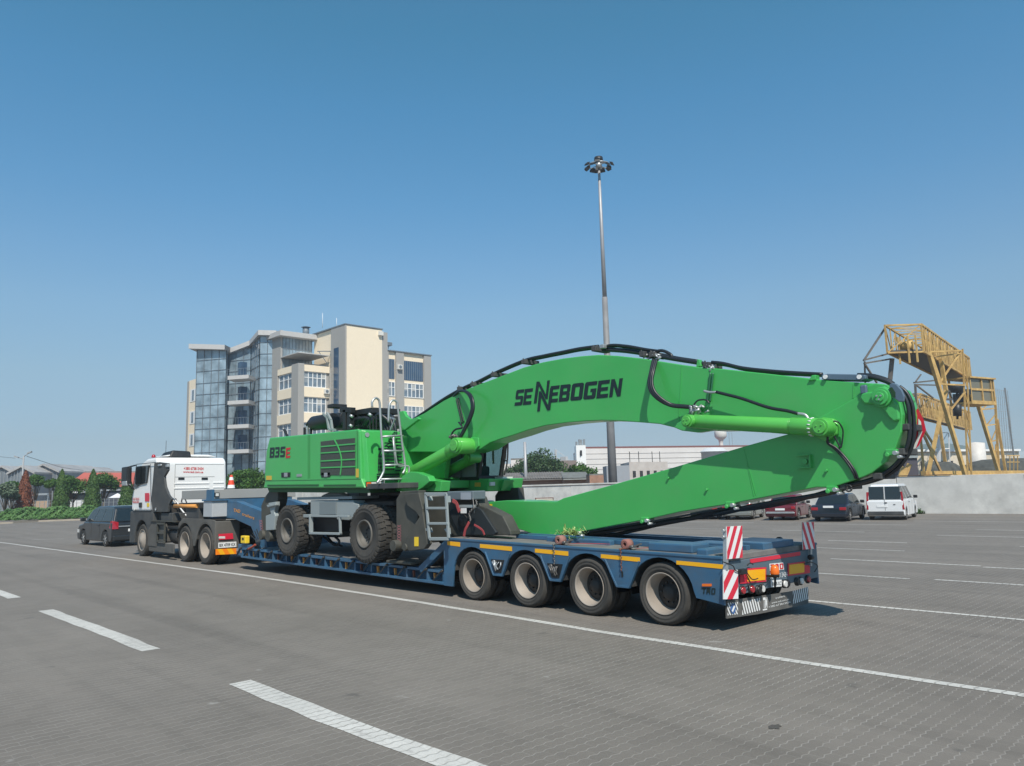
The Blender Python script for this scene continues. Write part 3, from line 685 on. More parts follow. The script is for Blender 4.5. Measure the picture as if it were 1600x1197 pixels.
# corrugated sheds directly behind the wall
def shed(name, label, px0, px1, y0, y1, dep, ro=None, wallm=BRK):
    a = PD(px0, y0, dep); b = PD(px1, y0, dep); t = thing(name, label, 'shed', (a.x, a.y, 0))
    aw = Vector((-.717,.684,0))
    zf = PD(px0, y1, dep).z; w = MB(); A = Vector((a.x,a.y,0)); Bv = Vector((b.x,b.y,0))
    q = [A+aw*.4, Bv+aw*.4, Bv+aw*3.5, A+aw*3.5]; w.hull8(q, [p+Vector((0,0,zf-.05)) for p in q]); w.build('wall', wallm, t)
    r = MB(); n = 24
    for k in range(n):
        c0, c1 = A.lerp(Bv, k/n), A.lerp(Bv, (k+1)/n); cm = (c0+c1)/2
        za, zb = zf+.0, a.z+.25
        r.add([c0+Vector((0,0,za)), cm+Vector((0,0,za+.07)), c1+Vector((0,0,za)), c1+aw*3.8+Vector((0,0,zb)), cm+aw*3.8+Vector((0,0,zb+.07)), c0+aw*3.8+Vector((0,0,zb))], [(0,1,4,5),(1,2,3,4)])
    r.hull8([A+Vector((0,0,zf-.12)), Bv+Vector((0,0,zf-.12)), Bv+aw*3.8+Vector((0,0,a.z+.1)), A+aw*3.8+Vector((0,0,a.z+.1))], [A+Vector((0,0,zf-.03)), Bv+Vector((0,0,zf-.03)), Bv+aw*3.8+Vector((0,0,a.z+.19)), A+aw*3.8+Vector((0,0,a.z+.19))])
    r.build('roof', ro or SLATE, t); return t
shed('corrugated_shed', 'low lean-to with a sagging corrugated roof behind the wall, nearest the cab', 786, 884, 743, 750, 69)
shed('corrugated_shed', 'paler corrugated lean-to between the sagging roof and the brick hut', 880, 922, 742, 748, 68, mat('pale_corrugated', (.26,.27,.26), .8, var=.2, vscale=2))
t, a, b, aw, z = boxb('brick_hut', 'small red brick hut top showing over the wall left of the mast', 'hut', 921, 943, 743, 62, 3, BRK)
o = MB(); o.hull8([p+Vector((0,0,z)) for p in (a, b, b+aw, a+aw)], [p+Vector((0,0,z+.12)) for p in (a, b, b+aw, a+aw)]); o.build('roof', SLATE, t)
# trees
def at(px, dep): p = PD(px, 760, dep); return Vector((p.x, p.y, 0))
def topz(px, py, dep): return PD(px, py, dep).z
tree_round(at(848,92), topz(848,698,92), 3.0, 'leafy_tree', 'tall dark green tree behind the sheds beside the thin pole', LEAF_D, nleaf=5200, flat=.9, ls=.16)
tree_round(at(828,90), topz(828,708,90), 2.4, 'leafy_tree', 'shorter dark tree crossed by the thin pole', LEAF_D, nleaf=4200, ls=.15)
tree_round(at(907,80), topz(907,721,80), 2.1, 'leafy_tree', 'low rounded green bush tree below the white service tower', LEAF_M, nleaf=3200, ls=.14)
tree_round(at(795,100), topz(795,728,100), 1.6, 'leafy_tree', 'tiny tree right beside the excavator cab windscreen', LEAF_D, nleaf=1500, ls=.12)
pl = MB(); p = at(822, 70); pl.tube([p, p+Vector((0,0,topz(822,690,70)))], [.17,.13], 8); setp(pl.build('utility_pole', MAST), 'thin grey pole standing in front of the dark trees', 'pole')
# masts and wires behind
o = MB(); p = at(870,150); z1 = topz(870,702,150); o.bar(p, p+Vector((0,0,z1)), .3); q = at(900,150); 
o.bar(p+Vector((0,0,z1)), q+Vector((0,0,z1-3)), .08); o.bar(p+Vector((0,0,z1-1.5)), q+Vector((0,0,z1-3.5)), .08)
o.box((at(883,149).x-.7, at(883,149).y-.3, z1-2.9), (at(883,149).x+.7, at(883,149).y+.3, z1-1.5))
setp(o.build('signal_gantry', mat('pale_steel', (.5,.5,.5), .6)), 'pale lattice signal arm between dark tree and white tower', 'mast')
# silo tank and water tower
WT = mat('tank_white', (.6,.58,.55), .6, var=.06, dirt=.25, dcol=(.38,.34,.3), dscale=.3)
p = at(1119, 120); r = 2.0; z1 = topz(1119, 700, 120); t = thing('storage_tank', 'squat pale cylindrical tank rising behind the green arm', 'tank', p)
o = MB(); o.lathe([(0,0),(0,r),(z1-.6,r),(z1-.6,r+.08),(z1-.45,r+.08),(z1-.45,r),(z1,r*.7),(z1+.15,0)], (p.x,p.y,0), 'Z', 28); o.build('shell', mat('tank_grey', (.6,.62,.64), .6, var=.05), t)
p = at(1131, 160); t = thing('water_tower', 'slim white water tower with a bowl shaped tank', 'water tower', p)
zz = lambda y: topz(1131, y, 160)
o = MB(); o.lathe([(0,.5),(zz(692),.42)], (p.x,p.y,0), 'Z', 16); o.build('stem', WT, t)
o = MB(); o.lathe([(zz(692),.42),(zz(687),.5),(zz(684),1.0),(zz(681),1.25),(zz(671),1.25),(zz(668),.7),(zz(667),0)], (p.x,p.y,0), 'Z', 24); o.build('tank', WT, t)
o = MB()
q = p+Vector((1.2,1.3,0)); o.bar(q, q+Vector((0,0,zz(675))), .06); q += Vector((.4,.5,0)); o.bar(q, q+Vector((0,0,zz(675))), .06); o.build('ladder', GALV, t)
# white ribbed hall behind the excavator chassis and the far right buildings
t, a, b, aw, z = boxb('ribbed_hall', 'white ribbed metal hall seen under the excavator body', 'building', 440, 640, 764, 92, 10, WHITE, base=0, dd=8)
o = MB()
for k in range(60): pp = a.lerp(b, (k+.5)/60)+nrm*.05; o.bar(pp, pp+Vector((0,0,z)), .08)
o.build('rib', WDIRT, t)
CR2 = mat('cream_block', (.60,.53,.42), .8, var=.06, dirt=.2, dcol=(.42,.36,.3), dscale=.3)
t, a, b, aw, z = boxb('cream_hall', 'long cream two storey building behind the gantry cranes', 'building', 1431, 1592, 706, 105, 10, CR2, dd=10)
for k in range(11):
    pp = a.lerp(b, .05+k*.09)+nrm*.04+Vector((0,0,z-1.3)); o = MB(); o.bar(pp, pp-Vector((0,0,1.2)), .9, .1); wobj = o.build('window', mat('frame_red', (.25,.1,.1), .6) if k == 5 else DK, t)
o = MB(); o.hull8([p+Vector((0,0,z)) for p in (a+nrm*.5, b+nrm*.5, b+aw, a+aw)], [p+Vector((0,0,z+.3)) for p in (a+nrm*.5, b+nrm*.5, b+aw, a+aw)]); o.build('eaves', WHITE, t)
HAZR = mat('blue_grey_roof', (.13,.17,.17), .8, var=.1, vscale=.3)
t, a, b, aw, z = boxb('hip_roofed_hall', 'grey blue roofed hall behind the cream building', 'building', 1432, 1552, 706, 122, 20, HAZR)
o = MB(); c = a.lerp(b,.5)+aw*.5; o.hull8([p+Vector((0,0,z)) for p in (a, b, b+aw, a+aw)], [p*1.0+Vector((0,0,z+1.6)) for p in (a.lerp(b,.12)+aw*.5, a.lerp(b,.9)+aw*.5, a.lerp(b,.9)+aw*.6, a.lerp(b,.12)+aw*.6)]); o.build('roof', HAZR, t)
p = at(1531, 96); t = thing('storage_tank', 'white upright cylinder tank standing before the cream building', 'tank', p)
o = MB(); z1 = topz(1531,692,96); o.lathe([(0,0),(0,1.05),(z1,1.05),(z1+.15,0)], (p.x,p.y,0), 'Z', 20); o.build('shell', WT, t)
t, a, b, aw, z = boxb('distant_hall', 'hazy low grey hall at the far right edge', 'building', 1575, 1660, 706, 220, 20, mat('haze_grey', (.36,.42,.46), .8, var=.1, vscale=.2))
t, a, b, aw, z = boxb('dark_kiosk', 'small dark kiosk behind the wall below the boom tip', 'hut', 1412, 1433, 716, 75, 3, mat('kiosk_dark', (.06,.055,.07), .7))
o = MB(); o.hull8([p+Vector((0,0,z)) for p in (a+nrm*.2, b+nrm*.2, b+aw, a+aw)], [p+Vector((0,0,z+.2)) for p in (a+nrm*.2, b+nrm*.2, b+aw, a+aw)]); o.build('roof', LGREY, t)
def mound(px, dep, rx, ry, h, label):
    c = at(px, dep); mb = MB(); n = 22; mm = 8; vs = []
    for j in range(mm+1):
        for k in range(n):
            a = 2*math.pi*k/n; rr = math.cos(j/mm*math.pi/2)**.6*(1+.12*math.sin(a*3+1)+.05*random.random())
            vs.append((c.x+math.cos(a)*rx*rr, c.y+math.sin(a)*ry*rr, h*math.sin(j/mm*math.pi/2)))
    mb.smooth = True; mb.add(vs, [(j*n+k, j*n+(k+1) % n, (j+1)*n+(k+1) % n, (j+1)*n+k) for j in range(mm) for k in range(n)]); mb.add([vs[-1]], [])
    return setp(mb.build('gravel_heap', mat('dark_gravel', (.07,.075,.07), .95, var=.3, vscale=2, bump=.5, bscale=6)), label, 'heap')
mound(1572, 84, 6.0, 3.2, topz(1572,716,84), 'large dark heap behind the wall at the right edge')
mound(1470, 88, 2.6, 2.2, topz(1470,721,88), 'small dark heap seen between the crane legs')

# ---------------------------------------------------------------- gantry cranes
CRY = mat('crane_yellow', (.56,.37,.13), .65, var=.15, dirt=.65, dcol=(.22,.12,.055), dscale=.8)
CRD = mat('crane_dark', (.07,.07,.07), .7)
GD = (_w(1765,741)); GD.z = 0; GD.normalize()
def truss(mb, a, b, n, w, wd=.09):
    """a, b: lists of two matching chord end points; zigzag lattice between the two chords"""
    (a0, a1), (b0, b1) = a, b
    for k in range(n+1):
        t0 = k/n; mb.bar(a0.lerp(a1, t0), b0.lerp(b1, t0), wd)
        if k < n:
            t1 = (k+1)/n
            if k % 2: mb.bar(a0.lerp(a1, t0), b0.lerp(b1, t1), wd*.8)
            else: mb.bar(b0.lerp(b1, t0), a0.lerp(a1, t1), wd*.8)
    mb.bar(a0, a1, w); mb.bar(b0, b1, w)
def crane(label, group, dep, pxl, pxr, ytl, ytr, ybl, ybr, length, nbay, cabin=True, legs=(), side_arm=None):
    bl = PD(pxl, ybl, dep); br = PD(pxr, ybr, dep)
    zb = (bl.z+br.z)/2; zt = (PD(pxl, ytl, dep).z+PD(pxr, ytr, dep).z)/2
    A = Vector((bl.x, bl.y, zb)); Bv = Vector((br.x, br.y, zb)); side = (Bv-A); side -= GD*side.dot(GD); wdt = side.length; side.normalize()
    t = thing('gantry_crane', label, 'crane', (A.x, A.y, 0), group=group)
    C = [A, Bv, Bv+Vector((0,0,zt-zb)), A+Vector((0,0,zt-zb))]; E = [c+GD*length for c in C]
    g = MB()
    truss(g, (C[0],E[0]), (C[3],E[3]), nbay, .14); truss(g, (C[1],E[1]), (C[2],E[2]), nbay, .16, .11)
    truss(g, (C[3],E[3]), (C[2],E[2]), nbay, .10, .07)
    truss(g, (C[1]+side*.02,E[1]+side*.02), (C[2]+side*.02,E[2]+side*.02), nbay*2, .05, .07)
    for k in range(nbay*2): p = C[1].lerp(E[1], (k+.5)/(nbay*2)); g.bar(p, p+Vector((0,0,(zt-zb)*.55)), .07)
    for fr in (C, E):
        for i in range(4): g.bar(fr[i], fr[(i+1) % 4], .13)
        g.bar(fr[0], fr[2], .08)
    g.build('girder', CRY, t)
    f = MB(); f.hull8([C[0]+Vector((0,0,.05)), C[1]+Vector((0,0,.05)), E[1]+Vector((0,0,.05)), E[0]+Vector((0,0,.05))], [p+Vector((0,0,.2)) for p in (C[0], C[1], E[1], E[0])]); f.build('walkway', CRD, t)
    w = MB(); m0 = (C[0]+C[1])/2-Vector((0,0,.1)); 
    for s_ in (-.2,.1,.35): w.bar(m0+side*s_*wdt+Vector((0,0,1.4)), m0+side*s_*wdt-Vector((0,0,.8)), .12)
    w.cyl(m0+GD*.6+Vector((0,0,.7))-side*.5, m0+GD*.6+Vector((0,0,.7))+side*.5, .4, n=14); w.build('winch', CRY, t)
    return t, A, Bv, side, wdt, zb, zt, C, E
t, A, Bv, side, wdt, zb, zt, C, E = crane('large yellow gantry crane with operator cabin, nearer of the two', 'yellow gantry cranes behind the wall', 62, 1387, 1443, 510, 503, 556, 545, 24, 14)
# legs: an A frame at the middle and one under the cabin
def pd(px, py, d): return PD(px, py, d)
lg = MB(); lg.bar(pd(1451,550,64), pd(1508,742,64), .29); lg.bar(pd(1453,550,64.5), pd(1470,600,64.5), .2); lg.build('leg', CRY, t)
lg = MB(); lg.bar(pd(1478,610,66), pd(1449,745,66), .33); lg.bar(pd(1470,560,66), pd(1478,612,66), .3); lg.build('leg', CRY, t)
lg = MB(); lg.bar(pd(1504,545,66), pd(1512,742,66), .12); lg.bar(pd(1510,560,66), pd(1518,742,66), .12)
for k in range(7):
    y0 = 560+k*26; lg.bar(pd(1505+k*1.1, y0, 66), pd(1511+k*1.1, y0+24, 66), .06)
lg.build('ladder_mast', CRY, t)
lg = MB(); lg.bar(pd(1527,628,78), pd(1562,742,78), .32); lg.bar(pd(1555,626,78), pd(1561,742,78), .2); lg.bar(pd(1558,655,78), pd(1572,742,78), .22)
for y0 in (640, 665, 690, 712): lg.bar(pd(1530+(y0-628)*.3, y0, 78), pd(1556, y0-2, 78), .12); lg.bar(pd(1530+(y0-628)*.3, y0, 78), pd(1556, y0-18, 78), .1)
lg.build('leg', CRY, t)
lg = MB(); lg.bar(pd(1449,550,64), pd(1502,548,66), .13); lg.bar(pd(1502,548,66), pd(1467,600,66), .16); lg.bar(pd(1467,600,65), pd(1508,602,66), .12); lg.bar(pd(1508,612,66), pd(1486,640,66), .14); lg.bar(pd(1457,558,65), pd(1502,552,66), .1); lg.build('brace', CRY, t)
# side outrigger arm at the left
lg = MB(); q = [(1349,563),(1391,552),(1350,563),(1386,508),(1350,568),(1391,561),(1351,565),(1352,600),(1352,570),(1370,598),(1394,560),(1390,600)]
for i in range(0, 10, 2): lg.bar(pd(*q[i],62), pd(*q[i+1],63), .13)
lg.bar(pd(1394,560,63), pd(1390,600,63), .28); lg.bar(pd(1390,600,63), pd(1384,742,63), .28); lg.bar(pd(1352,600,62), pd(1384,742,63), .2); lg.build('side_arm', mat('crane_grey', (.13,.115,.1), .7, var=.2), t)
# cabin under the far end
c0 = pd(1515,590,74); d0 = pd(1552,588,76); 
ux = (d0-c0); ux.z = 0; L_ = ux.length; ux.normalize(); vx = Vector((-ux.y, ux.x, 0)); zb_ = pd(1530,627,74).z; zt_ = pd(1530,590,74).z
def cb(m, a, b_, c, d, e, f): # local box
    P = lambda u, v, z: Vector((c0.x, c0.y, 0))+ux*u+vx*v+Vector((0,0,z))
    m.hull8([P(a,c,e), P(b_,c,e), P(b_,d,e), P(a,d,e)], [P(a,c,f), P(b_,c,f), P(b_,d,f), P(a,d,f)])
m = MB(); h = zt_-zb_
cb(m, 0, L_, 0, 2.2, zb_-.25, zb_); cb(m, -.15, L_+.15, -.15, 2.3, zt_, zt_+.15)
for u in (0, L_*.47, L_*.86, L_-.14): cb(m, u, u+.14, 0, .1, zb_, zt_)
cb(m, .14, L_-.14, .01, .09, zb_+h*.48, zb_+h*.57); cb(m, .14, L_-.14, .012, .088, zb_, zb_+.1); cb(m, L_-.12, L_, .1, 2.2, zb_, zt_); cb(m, 0, .12, 2.0, 2.2, zb_, zt_)
o = m.build('cabin', CRY, t)
m = MB(); cb(m, .1, L_-.14, .12, .16, zb_+.1, zt_); m.build('cabin_glass', mat('cabin_pane', (.16,.15,.11), .15), o)
m = MB()
cb(m, .1, L_-.2, .5, 1.9, zb_+.05, zb_+.9); m.build('cabin_seat', BLACK, o)
m = MB(); p = pd(1495,545,70); m.cyl(pd(1495,600,74), pd(1496,655,74), .1); m.cyl(pd(1495.5,632,74), pd(1496,650,74), .38, n=10); m.cyl(pd(1493,600,74), pd(1493,614,74), .8, .5, n=10); m.bar(pd(1500,612,74), pd(1515,613,74), .5); m.build('hook_block', BLACK, t)
m = MB(); m.bar(pd(1483,610,72), pd(1478,624,72), .1); m.bar(pd(1483,610,72), pd(1488,624,72), .1); m.bar(pd(1477,624,72), pd(1488,624,72), .18); m.build('hanging_frame', CRD, t)
# second crane, farther and lower
t2, A2, B2, side2, wd2, zb2, zt2, C2, E2 = crane('smaller yellow gantry crane, farther and lower behind the first one', 'yellow gantry cranes behind the wall', 84, 1424, 1441, 617, 613, 652, 650, 34, 16)
lg = MB(); lg.bar(pd(1478,650,92), pd(1510,742,92), .3); lg.bar(pd(1466,652,90), pd(1480,742,90), .3); lg.build('leg', CRY, t2)
lg = MB(); lg.bar(pd(1436,655,84), pd(1444,742,84), .2); lg.bar(pd(1440,672,84), pd(1472,742,84), .22); lg.bar(pd(1430,650,84), pd(1462,700,84), .2); lg.build('leg', CRY, t2)
lg = MB(); lg.bar(pd(1428,598,84), pd(1466,594,86), .16); lg.bar(pd(1430,600,84), pd(1432,640,84), .2); lg.bar(pd(1430,601,84), pd(1466,602,86), .14); lg.bar(pd(1432,602,84), pd(1458,622,86), .14); lg.bar(pd(1431,596,84), pd(1439,585,85), .12); lg.build('side_arm', MATS['crane_grey'], t2)
# rail beam of the cranes
m = MB(); m.bar(pd(1443,740,66), pd(1700,738,78), .5, .42); m.bar(pd(1443,744.5,65.5), pd(1700,743,77.5), .2, .3)
setp(m.build('crane_rail', CRY), 'rusty yellow crane rail beam running along above the wall', 'rail')
for px in (1420, 1426): pass
m = MB(); m.bar(pd(1414,730,70), pd(1407,746,70), .5); m.bar(pd(1421,725,70), pd(1412,746,70), .4); setp(m.build('steel_post', CRY), 'yellow brown steel post stub beside the dark kiosk', 'post')
# mesh fence pole at far right
m = MB()
for k in range(7):
    m.bar(pd(1556+k*3, 607+k*.6, 88), pd(1562+k*4.2, 742, 88), .035)
for k in range(12): m.bar(pd(1557+k*.8, 610+k*11, 88), pd(1574+k*1.6, 610+k*11, 88), .03)
m.bar(pd(1570,606,88), pd(1588,742,88), .16); setp(m.build('mesh_pylon', GALV), 'slender pale lattice pylon right of the crane cabin', 'pylon')
m = MB()
for px in (1578,1584,1590): m.bar(pd(px,712,80), pd(px,742,80), .08)
m.bar(pd(1573,712,80), pd(1593,712,80), .08); m.bar(pd(1573,722,80), pd(1593,722,80), .08); setp(m.build('guard_rail', CRY), 'low yellow guard rail at the right picture edge', 'railing')
m = MB()
for py, x0, x1 in ((676,1465,1480),(701,1465,1483)): m.bar(pd(x0,py,100), pd(x1,py,100), .12)
m.bar(pd(1482,676,100), pd(1485,735,100), .12); m.bar(pd(1466,701,100), pd(1481,676,100), .1); m.bar(pd(1467,682,100), pd(1467,735,100), .5, .3); setp(m.build('white_frame', WHITE), 'white pipe frame between the crane legs', 'frame')
# ================================================================ left background
KERB = mat('kerb_stone', (.36,.31,.25), .85, var=.1, dirt=.3, dcol=(.2,.18,.15))
SOIL = mat('planting_soil', (.11,.10,.07), .95, var=.2, vscale=1)
def path_band(px_list, z0, z1, off0, off1, name, m, kind=None):
    pts = [PZ(x, y, 0) for x, y in px_list]; pts = [Vector((p.x, p.y, 0)) for p in pts]; mb = MB(); aw = Vector((-.717,.684,0))
    for i in range(len(pts)-1):
        a, b = pts[i], pts[i+1]
        q = [a+aw*off0, b+aw*off0, b+aw*off1, a+aw*off1]
        mb.hull8([p+Vector((0,0,z0)) for p in q], [p+Vector((0,0,z1)) for p in q])
    return mb.build(name, m, kind=kind)
kp = [(-30,820),(20,818),(60,815.5),(100,814),(130,813),(200,812),(330,812),(520,812)]
path_band(kp, -.05, .15, 0, .35, 'kerb', KERB, 'structure')
path_band(kp, -.04, .11, .36, 90, 'planted_ground', SOIL, 'structure')
hd = MB()
for i in range(26000):
    u = random.random()**.9; px = -30+u*170; dd = random.random()
    base = PZ(px, 817-px*.03); base = Vector((base.x, base.y, 0)); off = 1.0+dd*3.2
    p = base+Vector((-.717,.684,0))*off
    z = .15+min(1.0, off*.42)*(.8+.25*math.sin(px*.35)+.2*math.sin(px*.83+dd*5))*random.uniform(.3,1)
    if px > 125: z *= max(.1, 1-(px-125)/18)
    nn = Vector((.5+random.gauss(0,.4), -.5+random.gauss(0,.4), .7+random.gauss(0,.3))).normalized()
    a_ = nn.cross(Vector((random.gauss(0,1),random.gauss(0,1),random.gauss(0,1)))).normalized(); b_ = nn.cross(a_); s = random.uniform(.08,.16)
    p.z = z; hd.add([p-a_*s, p-b_*s*.7, p+a_*s, p+b_*s*.7], [(0,1,2,3)])
setp(hd.build('ivy_bank', LEAF_IVY, recalc=False), 'broad leafy green bank behind the kerb left of the dark minivan', 'hedge', kind='stuff')
def lat(px, dep): p = PD(px, 790, dep); return Vector((p.x, p.y, .1))
def conif(px, ptop, wpx, dep, label, lm, name='thuja', g='clipped thujas along the fence'):
    b = lat(px, dep); h = PD(px, ptop, dep).z-.1; r = wpx/2*dep/FPX
    return tree_cone(b, h, r, name, label, lm, g, n=5200, ls=.1)
conif(37.5, 735, 25, 82, 'rust brown dead thuja leftmost in the row', LEAF_DEAD)
conif(94.5, 733, 24, 82, 'green pointed thuja standing next right of the dead brown one', LEAF_T)
conif(143.5, 733, 24, 82, 'green pointed thuja between two round trees left of the truck mirror', LEAF_T)
conif(198, 737, 24, 82, 'green thuja partly hidden behind the truck cab mirror', LEAF_T)
def rtree(px, ptop, wpx, dep, label, lm=LEAF_M, n=3600):
    b = lat(px, dep); h = PD(px, ptop, dep).z-.1; r = wpx/2*dep/FPX
    t = tree_round(b, h, r*1.5, 'round_tree', label, lm, 'round clipped trees along the fence', trunk=.3, nleaf=int(n*1.5), ls=.11, flat=.72); return t
rtree(55, 742, 20, 90, 'round green tree just right of the dead brown thuja')
rtree(20, 750, 22, 88, 'round tree left of the dead brown thuja')
rtree(113, 740, 33, 88, 'round green tree between the two middle thujas')
rtree(163, 738, 31, 88, 'round green tree right of the middle thujas before the red roof')
rtree(80, 748, 16, 90, 'small round tree left of the green pointed thuja')
rtree(386, 731, 46, 70, 'dense round green tree behind the traffic cone', n=6000)
for px, pt, w in ((6,755,30),(17,762,26)):
    b = lat(px, 80); tree_round(b, PD(px,pt,80).z, w/2*80/FPX*1.2, 'shrub', 'grey green feathery shrub at the far left edge' if px < 10 else 'grey green shrub beside the dead brown thuja', LEAF_GY, nleaf=3000, ls=.12, trunk=.2)
# double armed street lamp
p = lat(32.5, 95); z1 = PD(32.5, 712, 95).z; t = thing('street_lamp', 'pale street lamp pole with two angled arms above the dead thuja', 'street lamp', p)
m = MB(); m.tube([p, p+Vector((0,0,z1-.1))], [.14,.09], 8); m.build('pole', mat('pale_pole', (.3,.31,.32), .7), t)
for s, zt in ((-1, z1-.35), (1, z1+.9)):
    m = MB(); d = Vector((.687,.726,0))*s; b0 = p+Vector((0,0,z1-.5+(.3 if s>0 else 0))); e = b0+d*.55+Vector((0,0,.2+.2*(s>0))); m.tube([b0, e], .05, 6)
    m.hull8([e+Vector((0,0,-.06)), e+d*.5+Vector((0,0,.1)), e+d*.5+Vector((.2,-.2,.1)), e+Vector((.2,-.2,-.06))], [e+Vector((0,0,.08)), e+d*.5+Vector((0,0,.26)), e+d*.5+Vector((.2,-.2,.26)), e+Vector((.2,-.2,.08))])
    m.build('lamp_arm', MATS['pale_pole'], t)
# red roofed hall and greenhouse roofs
RROOF = mat('red_roof', (.42,.10,.075), .75, var=.08, vscale=.5); GRHL = mat('grey_hall', (.26,.25,.25), .8, var=.1, vscale=.4)
a, b = lat(98,130), lat(204,138); aw = Vector((-.717,.684,0)); t = thing('red_roofed_hall', 'long low hall with a red pitched roof behind the clipped trees', 'building', a)
ze = PD(150,762,132).z; zr = PD(150,738,134).z
m = MB(); q = [a, b, b+aw*14, a+aw*14]; m.hull8(q, [p+Vector((0,0,ze)) for p in q]); m.build('wall', GRHL, t)
m = MB(); m.hull8([a-aw*.4+Vector((0,0,ze)), b-aw*.4+Vector((0,0,ze)), b+aw*14+Vector((0,0,ze)), a+aw*14+Vector((0,0,ze))], [a+aw*6+Vector((0,0,zr)), b+aw*6+Vector((0,0,zr)), b+aw*7+Vector((0,0,zr)), a+aw*7+Vector((0,0,zr))]); m.build('roof', RROOF, t)
m = MB(); m.bar(a+aw*6.5+Vector((0,0,zr+.1)), b+aw*6.5+Vector((0,0,zr+.1)), .8, .3); m.build('ridge', GRHL, t)
GLH = mat('greenhouse_roof', (.36,.35,.34), .5, var=.2, vscale=.3); GLD = mat('hall_front', (.14,.16,.18), .4, var=.3, vscale=.3)
def pitched(px0, px1, ye, yr, dep, label):
    a, b = lat(px0,dep), lat(px1,dep); c = (a+b)/2; ze = PD(px0,ye,dep).z; zr = PD((px0+px1)/2,yr,dep).z
    t = thing('market_hall', label, 'building', a, group='low pitched halls behind the trees')
    m = MB(); q0 = [a, b, b+Vector((0,0,ze)), c+Vector((0,0,zr)), a+Vector((0,0,ze))]; m.hull8(q0, [p+aw*16 for p in q0]); m.build('wall', GLD, t)
    m = MB(); e = Vector((0,0,.15))
    for s0, s1 in ((a+Vector((0,0,ze)), c+Vector((0,0,zr))), (c+Vector((0,0,zr)), b+Vector((0,0,ze)))):
        s0 = s0-aw*.6; s1 = s1-aw*.6; m.hull8([s0+e*.2, s1+e*.2, s1+aw*17+e*.2, s0+aw*17+e*.2], [s0+e*2.6, s1+e*2.6, s1+aw*17+e*2.6, s0+aw*17+e*2.6])
    m.build('roof', GLH, t)
    m = MB()
    for k in range(1, 9): p = a.lerp(b, k/9); zt = ze+(zr-ze)*(1-abs(2*k/9-1)); m.bar(p-aw*.05, p-aw*.05+Vector((0,0,zt)), .12)
    m.bar(a-aw*.06+Vector((0,0,ze*.6)), b-aw*.06+Vector((0,0,ze*.6)), .12); m.build('glazing_bar', GALV, t)
pitched(-24, 26, 745, 731, 150, 'low grey pitched hall at the far left edge')
pitched(10, 54, 743, 731, 140, 'pale pitched hall directly behind the street lamp')
pitched(40, 92, 741, 728, 145, 'tallest grey pitched hall right of the street lamp')
pitched(84, 122, 741, 731, 160, 'narrow pitched hall left of the red roof')
# kiosks / vehicles seen between trunks
m = MB(); a = lat(106,110); b = lat(132,111); q = [a, b, b+aw*4, a+aw*4]; t = thing('bus_kiosk', 'white and dark kiosk standing between the two middle thujas', 'kiosk', a)
z = PD(118,770,110).z; m.hull8(q, [p+Vector((0,0,z*.6)) for p in q]); m.build('wall', WDIRT, t)
m = MB(); m.hull8([p+Vector((0,0,z*.6)) for p in q], [p+Vector((0,0,z*.95)) for p in q]); m.build('window', GLASS, t)
m = MB(); m.hull8([p+Vector((0,0,z*.95)) for p in (a-aw*.3,b-aw*.3,b+aw*4,a+aw*4)], [p+Vector((0,0,z*1.1)) for p in (a-aw*.3,b-aw*.3,b+aw*4,a+aw*4)]); m.build('roof', WHITE, t)
m = MB(); a = lat(156,112); b = lat(188,113); q = [a, b, b+aw*4, a+aw*4]; z = PD(170,768,112).z; t = thing('dark_kiosk', 'dark kiosk in the shade of the round tree left of the truck', 'kiosk', a)
m.hull8(q, [p+Vector((0,0,z)) for p in q]); m.build('wall', mat('kiosk_blue', (.05,.06,.08), .7), t)
m = MB(); m.hull8([p+Vector((0,0,z)) for p in (a-aw*.3,b-aw*.3,b+aw*4,a+aw*4)], [p+Vector((0,0,z+.2)) for p in (a-aw*.3,b-aw*.3,b+aw*4,a+aw*4)]); m.build('roof', GALV, t)
a = lat(176,100); b = lat(190,100); t = thing('parasol', 'small pale parasol left of the truck mirror', 'parasol', a)
m = MB(); z = PD(182,771,100).z; m.lathe([(z-.55,1.1),(z,.05)], ((a.x+b.x)/2,(a.y+b.y)/2,0), 'Z', 10, False); m.build('canopy', WHITE, t)
m = MB(); c = (a+b)/2; m.cyl(c, c+Vector((0,0,z-.1)), .04); m.build('pole', WDIRT, t)
a = lat(50,105); b = lat(74,105); z = PD(60,775,105).z; t = thing('market_stall', 'low stall with a tan front right of the dead thuja', 'stall', a)
m = MB(); q = [a, b, b+aw*3, a+aw*3]; m.hull8(q, [p+Vector((0,0,z*.7)) for p in q]); m.build('counter', mat('tan_front', (.36,.25,.17), .8), t)
m = MB(); m.hull8([p+Vector((0,0,z)) for p in q], [p+Vector((0,0,z+.25)) for p in q]); m.build('roof', GALV, t)
m = MB()
for p in q: m.bar(p, p+Vector((0,0,z)), .12)
m.build('post', GALV, t)
# perimeter fence of thin posts
t = thing('wire_fence', 'thin wire fence running behind the thujas', 'fence', lat(60,86))
m = MB()
for k in range(46): p = lat(-10+k*7.2, 86); m.bar(p, p+Vector((0,0,1.9)), .05)
for zz in (.3,.9,1.5,1.85): m.bar(lat(-10,86)+Vector((0,0,zz)), lat(314,86)+Vector((0,0,zz)), .03)
m.build('mesh', GALV, t)
for px in (81, 156):
    p = lat(px, 84); m = MB(); m.bar(p, p+Vector((0,0,2.9)), .09); setp(m.build('thin_post', GALV), 'thin pale post left of the green pointed thuja' if px == 81 else 'thin pale post right of the middle thuja', 'post')
